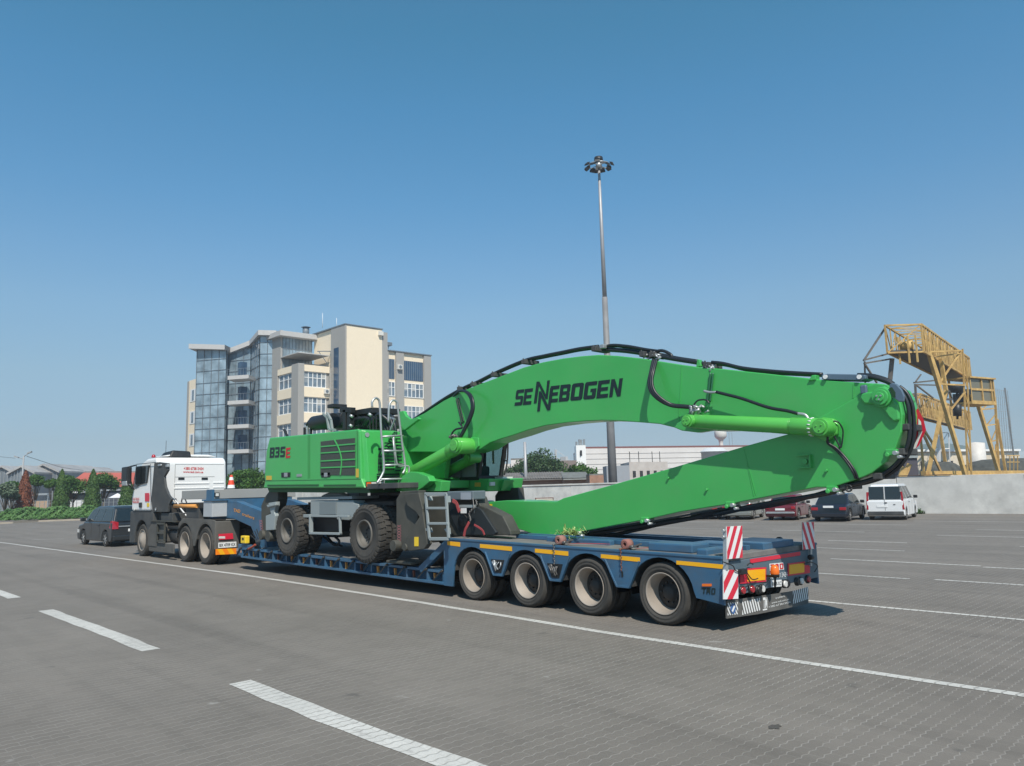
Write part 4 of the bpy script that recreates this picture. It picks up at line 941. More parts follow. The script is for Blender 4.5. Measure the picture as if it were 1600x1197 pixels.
# overhead wires
m = MB()
for z0, z1 in ((744-30,0),(716,0)):
    pass
pA = PD(-40, 710, 150); pB = PD(24, 716, 150); m.tube([pA, pB], .03, 4); pA = PD(42, 713, 95); pB = PD(130, 735, 150); m.tube([pA, (pA+pB)/2-Vector((0,0,.4)), pB], .03, 4)
setp(m.build('overhead_wire', BLACK), 'thin overhead wires strung from the street lamp', 'wire')
# rooftop to horizon: far tree line, so the sheet of ground ends in something real
fb = MB()
for k in range(9000):
    u = random.random(); d0 = 300+random.random()*25
    p = PD(-200+u*2000, 780, d0); h = 3.2+1.6*math.sin(u*37)+1.2*math.sin(u*91)+.8*math.sin(u*213); z = random.uniform(0, h)
    s = random.uniform(.8,1.6); nn = Vector((.7+random.gauss(0,.3),-.7+random.gauss(0,.3),random.gauss(.2,.3))).normalized(); a_ = nn.cross(Vector((random.gauss(0,1),random.gauss(0,1),random.gauss(0,1)))).normalized(); b_ = nn.cross(a_)
    q = Vector((p.x,p.y,z)); fb.add([q-a_*s, q-b_*s*.7, q+a_*s, q+b_*s*.7], [(0,1,2,3)])
setp(fb.build('far_treeline', mat('far_trees', (.10,.14,.13), .9), recalc=False), 'distant blue green line of trees on the horizon', 'trees', kind='stuff')
# ================================================================ wheels
def wheel(parent, c, R, w, side=-1, style='dual', name='wheel'):
    """c = centre of the outer face; side -1: outer face looks to -Y"""
    y0 = c[1]; s = -side; C_ = (c[0], 0, c[2]); r = R*.66 if style != 'loader' else R*.5
    if style == 'loader': r = R*.49
    tb = MB()
    def ty(a, b):
        d = (b-a)*s; prof = [(a+.03*s, r), (a+.012*s, r+.02), (a+.002*s, R*.76), (a-.004*s, R*.775), (a, R*.80), (a+.004*s, R*.86), (a-.002*s, R*.87), (a+.012*s, R*.93), (a+.05*s, R*.992), (a+.08*s, R)]
        m = abs(b-a)
        for g in (.27,.5,.73):
            q = a+s*m*g; prof += [(q-.014*s, R), (q-.012*s, R-.012), (q+.012*s, R-.012), (q+.014*s, R)]
        prof += [(b-.08*s, R), (b-.05*s, R*.992), (b-.012*s, R*.93), (b, R*.80), (b-.004*s, r+.02), (b-.03*s, r)]
        tb.lathe(prof, C_, 'Y', 48)
    if style == 'dual': ty(y0, y0+s*w*.46); ty(y0+s*w*.54, y0+s*w)
    elif style == 'loader':
        ty(y0, y0+s*w)
        for k in range(30):                      # chunky shoulder lugs
            for half in (0, 1):
                a = 2*math.pi*(k+.5*half)/30; b = a+2*math.pi/30*.66; ya, yb = (y0-.004*s, y0+s*w*.5) if half == 0 else (y0+s*w*.5, y0+s*(w+.004))
                def pt(t, rr, y): return (c[0]+math.cos(t)*rr, y, c[2]+math.sin(t)*rr)
                q0 = [pt(a,R-.06,ya), pt(b,R-.06,ya), pt(b,R*.998+.014,ya+s*.03), pt(a,R*.998+.014,ya+s*.03)] if half == 0 else [pt(a,R-.06,ya), pt(b,R-.06,ya), pt(b,R+.014,ya), pt(a,R+.014,ya)]
                q1 = [pt(a+.04,R-.06,yb), pt(b+.04,R-.06,yb), pt(b+.04,R+.014,yb), pt(a+.04,R+.014,yb)]
                if half: q1 = [pt(a+.0,R-.06,yb), pt(b,R-.06,yb), pt(b,R+.014,yb-s*.03), pt(a,R+.014,yb-s*.03)]
                tb.hull8(q0, q1)
    else: ty(y0, y0+s*w)
    o = tb.build(name, TYRE, parent)
    rb = MB()
    if style == 'dual':
        rb.lathe([(y0+.03*s, r), (y0+.008*s, r+.008), (y0+.008*s, r-.006), (y0+.03*s, r-.018), (y0+.09*s, r-.025), (y0+.12*s, r-.045), (y0+.22*s, r-.05), (y0+s*.23, r*.80)], C_, 'Y', 48)
        rb.build('rim', RIM, o)
        hb = MB(); hb.lathe([(y0+s*.232, r*.86), (y0+s*.225, r*.70), (y0+s*.21, r*.62), (y0+s*.205, r*.42), (y0+s*.15, r*.34), (y0+s*.135, r*.28), (y0+s*.13, 0)], C_, 'Y', 28)  # dish back made wide and dark to stand for the shadow inside the rim
        for k in range(10):
            a = 2*math.pi*k/10; p = (c[0]+math.cos(a)*r*.5, c[2]+math.sin(a)*r*.5); hb.cyl((p[0], y0+s*.21, p[1]), (p[0], y0+s*.17, p[1]), .014, n=6)
        hb.build('hub', HUB, o)
    elif style == 'loader':
        rb.lathe([(y0+.02*s, r+.01), (y0-.008*s, r+.004), (y0-.008*s, r-.02), (y0+.05*s, r-.035), (y0+.16*s, r-.04), (y0+.17*s, r*.5), (y0+.14*s, r*.3), (y0+.14*s, 0)], C_, 'Y', 40); rb.build('rim', DRIM, o)
        hb = MB()
        for k in range(10):
            a = 2*math.pi*k/10; p = (c[0]+math.cos(a)*r*.42, c[2]+math.sin(a)*r*.42); hb.cyl((p[0], y0+s*.17, p[1]), (p[0], y0+s*.12, p[1]), .018, n=6)
        hb.build('hub', HUB, o)
    elif style == 'front':
        rb.lathe([(y0+.03*s, r), (y0+.008*s, r+.008), (y0+.008*s, r-.006), (y0+.04*s, r-.02), (y0+.05*s, r*.75), (y0-.02*s, r*.62), (y0-.03*s, r*.3), (y0-.05*s, r*.25), (y0-.05*s, 0)], C_, 'Y', 40); rb.build('rim', RIM, o)
    else:   # car
        rb.lathe([(y0+.01*s, r+.006), (y0+.0*s, r), (y0+.03*s, r-.02), (y0+.035*s, r*.4), (y0+.02*s, 0)], C_, 'Y', 28); m = MB()
        for k in range(7):
            a = 2*math.pi*k/7; m.bar((c[0], y0+s*.015, c[2]), (c[0]+math.cos(a)*r*.93, y0+s*.008, c[2]+math.sin(a)*r*.93), .035, .02, up=(0,1,0))
        q = rb.build('rim', HUB, o); m.cyl((c[0], y0+s*.02, c[2]), (c[0], y0-s*.005, c[2]), .05, n=12); m.build('spokes', mat('alloy', (.5,.5,.5), .35, metal=.7), q)
    return o
def q_of(fn, pts): return [fn(x, y) for x, y in pts]
def pan(mb, pts, Y0, Y1):                       # photographed outline on the real plane Y0, given depth to Y1
    P = [PY(x, y, Y0) for x, y in pts]; mb.prismY([(p.x, p.z) for p in P], Y0, Y1); return mb
# ================================================================ low loader trailer
XR = -5.575
TR = thing('low_loader_trailer', 'dusty blue four axle low loader trailer carrying the green material handler', 'trailer', (-13, YC, 0))
AX = (-10.63, -9.28, -7.93, -6.58)
def zd(x): return .965+(-5.6-x)*.0150
YF = 11.75
for x in AX:
    wheel(TR, (x, YN, .43), .43, .56)
for x in AX:
    wheel(TR, (x, YF, .43), .43, .56, side=1)
for x in AX:
    ax = MB(); ax.cyl((x, YN+.45, .43), (x, YF-.45, .43), .07); ax.box((x-.09, YN+.62, .3), (x+.09, YN+.9, .75)); ax.box((x-.09, YF-.9, .3), (x+.09, YF-.62, .75)); ax.build('axle', HUB, TR)
# side skirts with arches
def skirt(y0, y1):
    pts = []; Ra = .535
    pts.append((-11.44, .2)); pts.append((-11.44, zd(-11.44))); pts.append((XR-.02, zd(XR))); pts.append((XR-.02, .36)); pts.append((-6.02, .42))
    for i in (3, 2, 1, 0):
        c = AX[i]; e = [t for t in range(8, 173, 12)]
        for t in e:
            a = R_(t); zz = .43+Ra*math.sin(a)*.93; pts.append((c+Ra*math.cos(a), zz))
        if i: pts.append((c-.6, .47)); pts.append((c-.75, .47))
    pts.append((-11.2, .2)); m = MB(); m.prismY(pts, y0, y1); return m
skirt(YN-.01, YN+.03).build('side_skirt', DBLUE, TR, bevel=.006)
skirt(YF-.03, YF+.01).build('side_skirt', DBLUE, TR)
for c in AX:                                   # mudguard linings
    fl = MB()
    ring = [(c+.55*math.cos(R_(t)), .43+.55*.93*math.sin(R_(t))) for t in range(-6, 187, 12)]
    for (a, b) in zip(ring, ring[1:]):
        fl.hull8([(a[0], YN+.03, a[1]), (b[0], YN+.03, b[1]), (b[0]*1.0, YN+.03, b[1]+.012), (a[0], YN+.03, a[1]+.012)], [(a[0], YN+.62, a[1]), (b[0], YN+.62, b[1]), (b[0], YN+.62, b[1]+.012), (a[0], YN+.62, a[1]+.012)])
    fl.build('mudguard', PLAST, TR)
for i, c in enumerate((-9.955, -8.605, -7.255)):          # splayed fender ends between the wheels
    m = MB()
    for s in (-1, 1):
        m.hull8([(c+s*.30, YN-.03, .86), (c+s*.33, YN-.03, .86), (c+s*.12, YN-.03, .47), (c+s*.09, YN-.03, .47)], [(c+s*.30, YN+.02, .86), (c+s*.33, YN+.02, .86), (c+s*.12, YN+.02, .47), (c+s*.09, YN+.02, .47)])
    m.box((c-.12, YN-.028, .465), (c+.12, YN+.022, .50))
    m.build('fender_edge', DBLUE, TR, bevel=.005)
    if i < 2:
        m = MB(); m.prismY([(c-.17, .74), (c+.17, .74), (c+.08, .52), (c-.08, .52)], YN-.016, YN-.009); o = m.build('recess_shade_panel', BLACK, TR)  # no cut-out: proud black panel paints the shade of an open recess
        m = MB()
        for k in range(5):
            a = Vector((c-.12+.05*k+random.uniform(-.02,.02), YN-.03, .70)); b = Vector((c-.06+.03*k, YN-.035, .55+random.uniform(0,.08)))
            m.tube(catmull([a, (a+b)/2+Vector((random.uniform(-.04,.04),-.02,0)), b], 4), .011, 6)
        m.cyl((c-.08, YN-.04, .7), (c-.08, YN-.01, .7), .03); m.build('air_line', GALV if i == 0 else CHAIN, o)
    else:
        m = MB(); m.box((c-.012, YN-.02, .62), (c+.012, YN-.009, .7)); m.build('latch', BLACK, TR)
# deck
dk = MB()
def slab(m, x0, x1, y0, y1, t=.08, up=0, zf=zd):
    m.hull8([(x0,y0,zf(x0)+up-t),(x1,y0,zf(x1)+up-t),(x1,y1,zf(x1)+up-t),(x0,y1,zf(x0)+up-t)], [(x0,y0,zf(x0)+up),(x1,y0,zf(x1)+up),(x1,y1,zf(x1)+up),(x0,y1,zf(x0)+up)])
slab(dk, -11.42, XR-.03, YN+.032, YF-.032, .07, .012); dk.build('rear_deck', DECKG, TR, bevel=.008)
ed = MB(); slab(ed, -11.46, XR-.01, YN-.022, YN+.06, .035, .016); slab(ed, -11.46, XR-.01, YF-.06, YF+.022, .035, .016); ed.each('deck_edge', DBLUE, TR, bevel=.006)
bm_ = MB()
for y0, y1 in ((9.72,9.86),(10.0,10.1),(10.7,10.8),(10.94,11.08)): slab(bm_, -10.2, XR-.2, y0, y1, .07, .085)
for k in range(9): x = -10.1+k*.52; slab(bm_, x, x+.09, 9.87, 9.99, .05, .07); slab(bm_, x, x+.09, 10.81, 10.93, .05, .07)
bm_.build('centre_beam', DBLUE, TR, bevel=.006)
bx = MB(); slab(bx, -6.9, -6.15, YN+.16, YN+.6, .12, .13); slab(bx, -6.05, XR-.3, YN+.1, YN+.75, .1, .09); slab(bx, -9.3, -7.9, YN+.52, YN+.64, .1, .09)
bx.each('wheel_box', DBLUE, TR, bevel=.02)
bx = MB(); slab(bx, -6.3, XR-.05, 10.2, 11.1, .1, .11); slab(bx, -6.5, -5.9, 9.75, 10.15, .08, .12); bx.each('ramp_lock', DBLUE, TR, bevel=.012)
m = MB(); m.cyl((-6.0, 11.35, zd(-6)+.06), (-6.0, 11.41, zd(-6)+.06), .05, n=16); m.build('ring_hook', BLACK, TR)
# yellow reflective strips
for (a, b) in ((699,719),(750,800),(836,888),(939,1000),(1057,1130)):
    sl = .0848
    yt = 845.6+sl*(a-699); yb = yt+sl*(b-a)
    tl, trp = PY(a, yt, YN-.012), PY(b, yb, YN-.012); bl, br = PY(a, yt+6.0, YN-.012), PY(b, yb+7.0, YN-.012)
    m = MB(); m.poly([bl, br, trp, tl]); m.hull8([bl,br,trp,tl], [p+Vector((0,-.003,0)) for p in (bl,br,trp,tl)]); m.build('reflective_strip', YEL, TR)
c5 = lambda x, y: (960+x/4.706, 780+y/4.706); pf = plane_of('Y', YN-.012)
block_letters([('T',0,.27,0,1),('A',.33,.62,0,1),('D',.70,1,0,1)], frame3(pf, c5(645,697), c5(742,702), c5(648,650)), 'lettering', DECAL, TR, shear=0)
quad_decal(frame3(pf, c5(650,640), c5(715,640), c5(650,622)), 'side_lamp', ORGL, TR, .02)
m = MB(); m.cyl(PY(993,889,YN+.02), PY(993,889,YN+.02)+Vector((0,-.03,0)), .02); m.build('bolt', GALV, TR)
# rear end
rb = MB(); rb.box((XR-.22, YN+.03, .46), (XR, YF-.03, zd(XR)-.06)); rb.build('rear_beam', mat('grey_blue_rear', (.09,.135,.17), .5, var=.08, dirt=.4, dcol=(.14,.14,.14)), TR, bevel=.01)
rb = MB(); rb.box((XR-.3, YN+.1, zd(XR)-.06), (XR-.01, YF-.1, zd(XR)+.02)); rb.build('rear_sill', DECKG, TR, bevel=.01)
c7 = lambda x, y: (1100+x/6.65, 800+y/6.65); px_ = plane_of('X', XR+.004)
quad_decal(frame3(px_, c7(480,532), c7(1000,450), c7(478,490)), 'red_strip', REDREF, TR)
for (a, b, c, d) in (((432,742),(640,722),(435,588),'l'),((868,665),(1045,640),(868,535),'r')):
    fr = frame3(px_, c7(*a), c7(*b), c7(*c)); quad_decal(fr, 'marker_board', REDREF, TR, .008)
    quad_decal(fr, 'yellow_field', YEL, TR, .013, (.06,.94), (.12,.88))
for (a, b, c) in (((370,745),(430,742),(370,640)),((1045,640),(1095,632),(1045,555))):
    quad_decal(frame3(px_, c7(*a), c7(*b), c7(*c)), 'red_field', REDREF, TR, .01)
fr = frame3(px_, c7(690,606), c7(822,592), c7(685,545)); quad_decal(fr, 'letter_ground', RETW, TR, .004, (-.05,1.05), (-.12,1.12))
block_letters([('T',0,.28,0,1),('A',.36,.64,0,1),('D',.72,1,0,1)], fr, 'lettering', RED, TR, .008, 0)
text('80 673813434', frame3(px_, c7(682,697), c7(866,670), c7(678,645)), 'lettering', RETW, TR, .006)
fr = frame3(px_, c7(692,782), c7(800,772), c7(690,712)); quad_decal(fr, 'number_plate', RETW, TR, .012); text('BI 18-XC', (fr[0]+fr[1]*.08+fr[2]*.22, fr[1]*.84, fr[2]*.56), 'lettering', DECAL, TR, .018)
def lamp(x, y, r, m_, nm='rear_lamp', d=.05):
    p = PX(*c7(x, y), XR); q = MB(); q.cyl(p, p+Vector((d,0,0)), r, r*.85, n=16); o = q.build(nm, m_, TR)
    q = MB(); q.lathe([(XR+.001, r+.012), (XR+d*.6, r+.012), (XR+d*.6, r)], (0, p.y, p.z), 'X', 16); q.v = [Vector(v) for v in q.v]; q.build('lamp_ring', BLACK, o)
for x, y, m_ in ((385,812,REDL),(480,800,REDL),(553,806,BLACK),(588,796,CLEARL),(955,722,BLACK),(992,715,CLEARL),(1066,698,REDL),(822,745,CLEARL),(850,742,BLACK)): lamp(x, y, .05, m_)
p = PX(*c7(640,625), XR); q = MB(); q.lathe([(-.02,.055),(.0,.062),(.07,.055),(.105,.03),(.11,0)], (p.x+.14, p.y, p.z), 'Z', 20); q.build('beacon', ORGL, TR)
q = MB(); q.lathe([(-.06,0),(-.06,.06),(-.02,.06)], (p.x+.14, p.y, p.z), 'Z', 16); q.bar(p+Vector((0,0,-.05)), p+Vector((.14,0,-.05)), .03); q.bar(p+Vector((.14,0,-.05)), p+Vector((.1,.05,-.2)), .025); q.build('beacon_bracket', BLACK, TR)
# mudflap
FX = XR-.05; pfl = plane_of('X', FX)
FLAP = mat('mudflap', (.10,.098,.092), .8, var=.1, dirt=.4, dcol=(.17,.16,.15))
q = MB(); tl, bl, brr, trr = (PX(*c7(235,925), FX), PX(*c7(240,1108), FX), PX(*c7(1085,955), FX), PX(*c7(1085,800), FX))
q.hull8([bl, PX(*c7(560,1050), FX)+Vector((0,0,-.015)), brr, trr, tl], [p+Vector((-.02,0,0)) for p in (bl, PX(*c7(560,1050), FX)+Vector((0,0,-.015)), brr, trr, tl)]); q.build('mudflap', FLAP, TR)
HZ = RETW
stripes(frame3(pfl, c7(395,1070), c7(580,1022), c7(395,935)), 'chevron', HZ, FLAP, TR, 17, -.45, .004)
stripes(frame3(pfl, c7(925,955), c7(1082,905), c7(920,822)), 'chevron', HZ, FLAP, TR, 17, .5, .004)
fr = frame3(pfl, c7(243,1075), c7(352,1062), c7(240,945)); stripes(fr, 'chevron', HZ, FLAP, TR, 13, -.7, .004)
o_, ux, uy = fr; q = MB(); cc = o_+ux*.5+uy*.5; r = uy.length*.42; q.cyl(cc+Vector((.006,0,0)), cc+Vector((.010,0,0)), r, n=24); o = q.build('blue_disc', mat('disc_blue', (.05,.13,.32), .4, dirt=.2), TR)
q = MB(); a = cc+Vector((.014, -r*.5, -r*.5)); b = cc+Vector((.014, r*.5, r*.45)); q.bar(a, b, .028, .004, up=(1,0,0)); q.build('arrow', RETW, o)
text('TM', frame3(pfl, c7(612,1005), c7(655,998), c7(610,890)), 'lettering', RETW, TR, .005, off=.04)
q = MB(); a = PX(*c7(612,1018), FX+.004); b = PX(*c7(655,1010), FX+.004); q.bar(a, b, .018, .004, up=(1,0,0)); q.build('underline', RETW, TR)
for s, bl_, br_, tl_ in (('trailers', (740,905), (835,882), (738,885)), ('www.tad.com.ua', (700,955), (880,915), (698,935)), ('+380 673813434', (668,998), (895,945), (666,978))):
    text(s, frame3(pfl, c7(*bl_), c7(*br_), c7(*tl_)), 'lettering', RETW, TR, .005)
# striped warning boards
def board(bl, br, tl, X, slant, n, name='warning_board', first=None):
    pf = plane_of('X', X); fr = frame3(pf, c7(*bl), c7(*br), c7(*tl)); o_, ux, uy = fr
    q = MB(); P4 = [o_, o_+ux, o_+ux+uy, o_+uy]; q.hull8([p-Vector((.012,0,0)) for p in P4], P4); o = q.build(name, RETW, TR)
    stripes(fr, 'stripe', REDREF if first is None else RETW, RETW if first is None else REDREF, o, n, slant, .003)
board((240,492),(400,474),(236,152), XR+.05, .55, 7)
board((1030,392),(1150,382),(1020,108), XR+.05, -.55, 7)
board((205,908),(355,902),(203,600), XR+.03, .9, 5, first=1)
q = MB()
for (x, y0, y1) in ((225,180,600),(1100,385,560)):
    a = PX(*c7(x,y0), XR+.02); b = PX(*c7(x,y1), XR+.02); q.bar(a, b, .05)
a = PX(*c7(200,200), XR+.0); 
for yy in (195, 260): p = PX(*c7(205,yy), XR+.02); q.cyl(p-Vector((0,.03,0)), p+Vector((0,.03,0)), .02)
q.each('board_bracket', GALV, TR)
q = MB()
for pts in (((200,520),(300,560),(330,610),(420,630)),((440,620),(500,700),(560,690)),((440,650),(480,740),(430,780)),((1040,540),(1110,520),(1180,560),(1150,620)),((450,555),(480,530),(510,545)),((680,690),(650,730),(610,740),(600,800))):
    q.tube(catmull([PX(*c7(*p), XR+.05) for p in pts], 5), .008, 5)
q.each('cable', BLACK, TR)
q = MB(); p = PX(*c7(1110,470), XR+.1); q.cyl(p-Vector((0,.04,0)), p+Vector((0,.04,0)), .04); p = PX(*c7(400,620), XR+.06); q.cbox(p, (.08,.14,.07)); q.each('socket', BLACK, TR, bevel=.01)
# low bed
def zb(x): return .455+(-11.43-x)*.0122
bd = MB()
X0, X1 = -20.1, -11.44
slab(bd, X0, X1, YN+.22, YF-.22, .05, .02, zb); bd.build('bed_deck', DECKG, TR)
rl = MB()
slab(rl, X0, X1, YN+.03, YN+.2, .05, .01, zb); slab(rl, X0, X1, YN+.0, YN+.14, .045, -.2, zb); slab(rl, X0, X1, YN+.235, YN+.255, .26, -.04, zb)
slab(rl, X0, X1, YF-.2, YF-.03, .05, .01, zb); slab(rl, X0, X1, YF-.14, YF, .045, -.2, zb); slab(rl, X0, X1, YF-.255, YF-.235, .26, -.04, zb)
rl.build('side_rail', DBLUE, TR, bevel=.004)
ss = MB(); slab(ss, X0, X1, 9.6, 9.8, .25, -.01, zb); slab(ss, X0, X1, 11.0, 11.2, .25, -.01, zb); ss.each('main_beam', BLACK, TR)
pxs = [400+v/4.706 for v in (30,125,225,312,405,510,620,730,850,975,1110,1262,1380)]
for i, px in enumerate([378, 389]+pxs):
    p = PY(px, 880, YN+.05); x = p.x
    q = MB(); q.box((x-.025, YN+.04, zb(x)-.22), (x+.025, YN+.23, zb(x)-.02)); q.bar((x-.05, YN+.02, zb(x)-.03), (x-.30, YN+.05, zb(x)-.2), .03); o = q.build('outrigger', DBLUE, TR)
    q = MB(); q.cyl((x, YN-.01, zb(x)+.0), (x, YN+.03, zb(x)+.0), .025); q.bar((x-.03, YN+.0, zb(x)-.01), (x-.33, YN+.04, zb(x)-.21), .022); q.build('support_rod', HUB, o)
    if i % 1 == 0:
        q = MB(); q.bar((x+.13, YN+.12, zb(x)-.07), (x+.14, YN+.12, zb(x)-.2), .045, .03); q.build('lashing_strap', ORS if i % 3 else RUST, o)
q = MB(); q.bar(PY(659,890,YN+.06), PY(701,848,YN+.06), .11, .13); q.bar(PY(645,893,YN+.5), PY(690,866,YN+.5), .07); q.each('ramp_strut', DBLUE, TR, bevel=.01)
q = MB(); q.hull8([(-12.3, YN+.25, zb(-12.3)), (-11.45, YN+.25, zd(-11.45)-.02), (-11.45, YF-.25, zd(-11.45)-.02), (-12.3, YF-.25, zb(-12.3))], [(-12.3, YN+.25, zb(-12.3)+.03), (-11.45, YN+.25, zd(-11.45)+.01), (-11.45, YF-.25, zd(-11.45)+.01), (-12.3, YF-.25, zb(-12.3)+.03)]); q.build('slope_plate', DECKG, TR)
# gooseneck
GB = mat('grey_storage_box', (.30,.30,.29), .55, var=.05, dirt=.3, dcol=(.2,.19,.18))
q = MB(); q.box((-24.38, YN, 1.87), (-22.06, YF-.1, 2.135)); q.build('storage_box', GB, TR, bevel=.012)
q = MB(); q.box((-22.45, YN-.012, 1.86), (-22.04, YN+.05, 2.14)); q.build('box_corner', DBLUE, TR)
for px in (338.8, 444):
    p = PX(px, 773, -22.05); q = MB(); q.cbox(p, (.05,.13,.12)); o = q.build('work_lamp', BLACK, TR); q = MB(); q.cbox(p+Vector((.027,0,0)), (.006,.09,.08)); q.build('lamp_lens', CLEARL, o)
q = MB(); q.box((-22.6, YN+.2, 1.5), (-22.08, YF-.2, 1.868)); q.box((-24.6, YN+.45, 1.28), (-20.9, YF-.45, 1.5)); q.each('gooseneck_cross', DBLUE, TR, bevel=.02)
gp = [(325,783),(369,783),(412,800),(418,868),(401,868),(398,838),(392,823),(366,811),(325,806)]
for y0 in (YN+.42, 11.1):
    q = MB(); P = [PY(x, y, YN+.42) for x, y in gp]; q.prismY([(p.x, p.z) for p in P], y0, y0+.2); q.build('gooseneck_arm', DBLUE, TR, bevel=.015)
q = MB(); P = [PY(x, y, YN+.5) for x, y in ((400,800),(418,800),(420,868),(402,868))]; q.prismY([(p.x, p.z) for p in P], YN+.63, 11.1); q.build('gooseneck_plate', DBLUE, TR)
pg = plane_of('Y', YN+.415)
text('TAD', frame3(pg, (365,799.5), (375.5,801.5), (365.5,794.5)), 'lettering', ORS, TR, .004, off=.03)
text('trailers', frame3(pg, (378,805), (397,812), (379,800.5)), 'lettering', ORS, TR, .004, off=.01)
a = PY(318,783,YN-.02); b = PY(331,808,YN-.02); q = MB(); q.box((a.x, YN-.02, b.z), (b.x, YN+.42, a.z)); o = q.build('tool_box', mat('pale_box', (.42,.44,.46), .5, dirt=.15), TR, bevel=.012)
q = MB(); q.box((a.x-.05, YN-.05, a.z), (b.x+.05, YN+.45, a.z+.05)); q.build('box_lid', DBLUE, o)
q = MB(); q.cyl((-25.2, YN+.1, 1.67), (-23.4, YN+.1, 1.67), .06); q.build('tube_holder', ORS, TR)
q = MB(); q.box((-24.3, YN+.12, 1.2), (-23.3, YN+.5, 1.6)); q.build('battery_box', PLAST, TR, bevel=.02)
# yellow fittings and red strap at the gooseneck foot
q = MB(); p = PY(383, 843, YN+.1); q.cbox(p, (.3,.12,.2)); q.build('yellow_wheel_chock', STICK, TR, bevel=.02)
q = MB(); q.cbox(p+Vector((0,-.063,.02)), (.1,.01,.06)); q.build('chock_recess', BLACK, TR)
q = MB()
for k in range(4): q.tube(catmull([PY(392+k*3, 836-k*3, YN+.15), PY(400+k*2, 846, YN+.08), PY(397+k*2, 858, YN+.12), PY(390+k*4, 862, YN+.2)], 5), .014, 6)
q.each('air_hose', BLACK, TR)
q = MB(); q.tube(catmull([PY(388,858,YN+.02), PY(394,855,YN), PY(399,851,YN+.03)], 5), .03, 6); q.build('red_coupling', mat('red_rubber', (.3,.06,.03), .7), TR)
# tail of truck coupling below
q = MB(); pan(q, [(372,850),(402,854),(402,872),(372,868)], YN+.12, YN+.3); q.build('bed_nose', DBLUE, TR, bevel=.01)
for (x, y) in ((378,862),(385,866)): q = MB(); p = PY(x,y,YN+.11); q.cbox(p, (.12,.02,.06)); q.build('nose_reflector', ORS, TR)

# ================================================================ things lying on the trailer
def strap_roll(px, py, label, tail):
    t = thing('ratchet_strap', label, 'strap', PY(px, py, YN+.14), group='ratchet straps on the rear deck')
    c = PY(px, py, YN+.14); c.z = zd(c.x)+.014+.075; q = MB()
    q.lathe([(-.06,.03),(-.06,.075),(.06,.075),(.06,.03),(-.06,.03)], (c.x,c.y,c.z), 'Y', 20)
    q.lathe([(-.062,.045),(-.065,.052),(-.062,.06)], (c.x,c.y,c.z), 'Y', 20); q.build('strap_roll', STRAPR, t)
    q = MB(); e = c+Vector((.12,.0,-.03)); q.cbox(e, (.12,.09,.03)); q.bar(e, e+Vector((.12,.02,.04)), .05, .02); q.cyl(e-Vector((0,.06,0)), e+Vector((0,.06,0)), .018, n=8); q.build('ratchet', CHAIN, t)
    q = MB(); pts = [c+Vector((.15,.02,-.06)), c+Vector((.35,.06,-.045)), c+Vector((.7,.2,-.05)), c+Vector(tail)]
    pp = catmull(pts, 5)
    for a, b in zip(pp, pp[1:]): q.bar(a, b, .05, .006)
    q.build('strap_tail', STRAP, t)
    return t, c
t, c = strap_roll(876, 847, 'dusty red ratchet strap roll beside the wilted greenery on the deck edge', (.75,.3,-.06))
t2, c2 = strap_roll(980, 854, 'dusty red ratchet strap roll lying alone above the third wheel arch', (1.5,.5,-.05))
for cc, lab in ((c, 'short steel chain hanging over the deck edge between first and second strap rolls'), (c2, 'short steel chain with strap hanging above the third and fourth wheels')):
    q = MB()
    for k in range(9):
        p = Vector((cc.x+.02, YN-.045, zd(cc.x)+.02-k*.036)); q.tube([p+Vector((0,0,.02)), p+Vector((.012*(k%2),-.01*(1-k%2),0)), p-Vector((0,0,.02))], .008, 5)
    q.bar((cc.x, YN-.03, zd(cc.x)+.03), (cc.x, YN+.2, zd(cc.x)+.04), .05, .012); setp(q.build('lashing_chain', RUST if cc is c2 else CHAIN), lab, 'chain', 'chains over the deck edge')
wg = MB(); cw = PY(893, 838, YN+.55)
for _ in range(260):
    p = cw+Vector((random.gauss(0,.13), random.gauss(0,.09), abs(random.gauss(0,.035))+.02)); d = Vector((random.gauss(0,1), random.gauss(0,.6), random.gauss(.35,.4))).normalized(); u = d.cross(Vector((0,0,1))).normalized(); l = random.uniform(.05,.13)
    wg.add([p, p+d*l*.5+u*.012, p+d*l, p+d*l*.5-u*.012], [(0,1,2,3)])
wg.smooth = False
setp(wg.build('greenery', leafmat('wilted', (.18,.28,.06), (.42,.48,.22)), recalc=False), 'bunch of pale wilted greenery lying on the deck under the arm tip', 'plants')
t = thing('traffic_cone', 'white and red traffic cone standing on the gooseneck storage box', 'traffic cone', PX(361,766,-22.6))
c = PX(361,766,-22.6); c.z = 2.137
q = MB(); q.box((c.x-.15, c.y-.15, c.z), (c.x+.15, c.y+.15, c.z+.03)); q.build('base', BLACK, t)
prof = [(0.03,.115,0),(.13,.095,0),(.131,.095,1),(.27,.068,1),(.271,.068,0),(.36,.052,0),(.361,.052,1),(.42,.038,1),(.43,0,1)]
for nm, sel in (('white_band', 0), ('red_band', 1)):
    q = MB()
    for a, b in zip(prof, prof[1:]):
        if a[2] == b[2] == sel: q.lathe([(a[0],a[1]),(b[0],b[1])], (c.x,c.y,c.z), 'Z', 20)
    q.build(nm, RETW if sel == 0 else mat('cone_red', (.7,.06,.02), .5), t)
# ================================================================ material handler
EX = thing('material_handler', 'bright green wheeled material handler with folded boom riding on the low loader', 'excavator', (-15.5, YC, .5))
YE = 8.9                                   # near side of the upper body
YB = 10.15                                  # near face of the boom
def poly_world(pts, Y): return [(PY(x, y, Y).x, PY(x, y, Y).z) for x, y in pts]
def plate(pts, Y0, Y1, name, m, parent=None, bevel=.012, Yref=None):
    q = MB(); q.prismY(poly_world(pts, Y0 if Yref is None else Yref), Y0, Y1); return q.build(name, m, parent or EX, bevel=bevel)
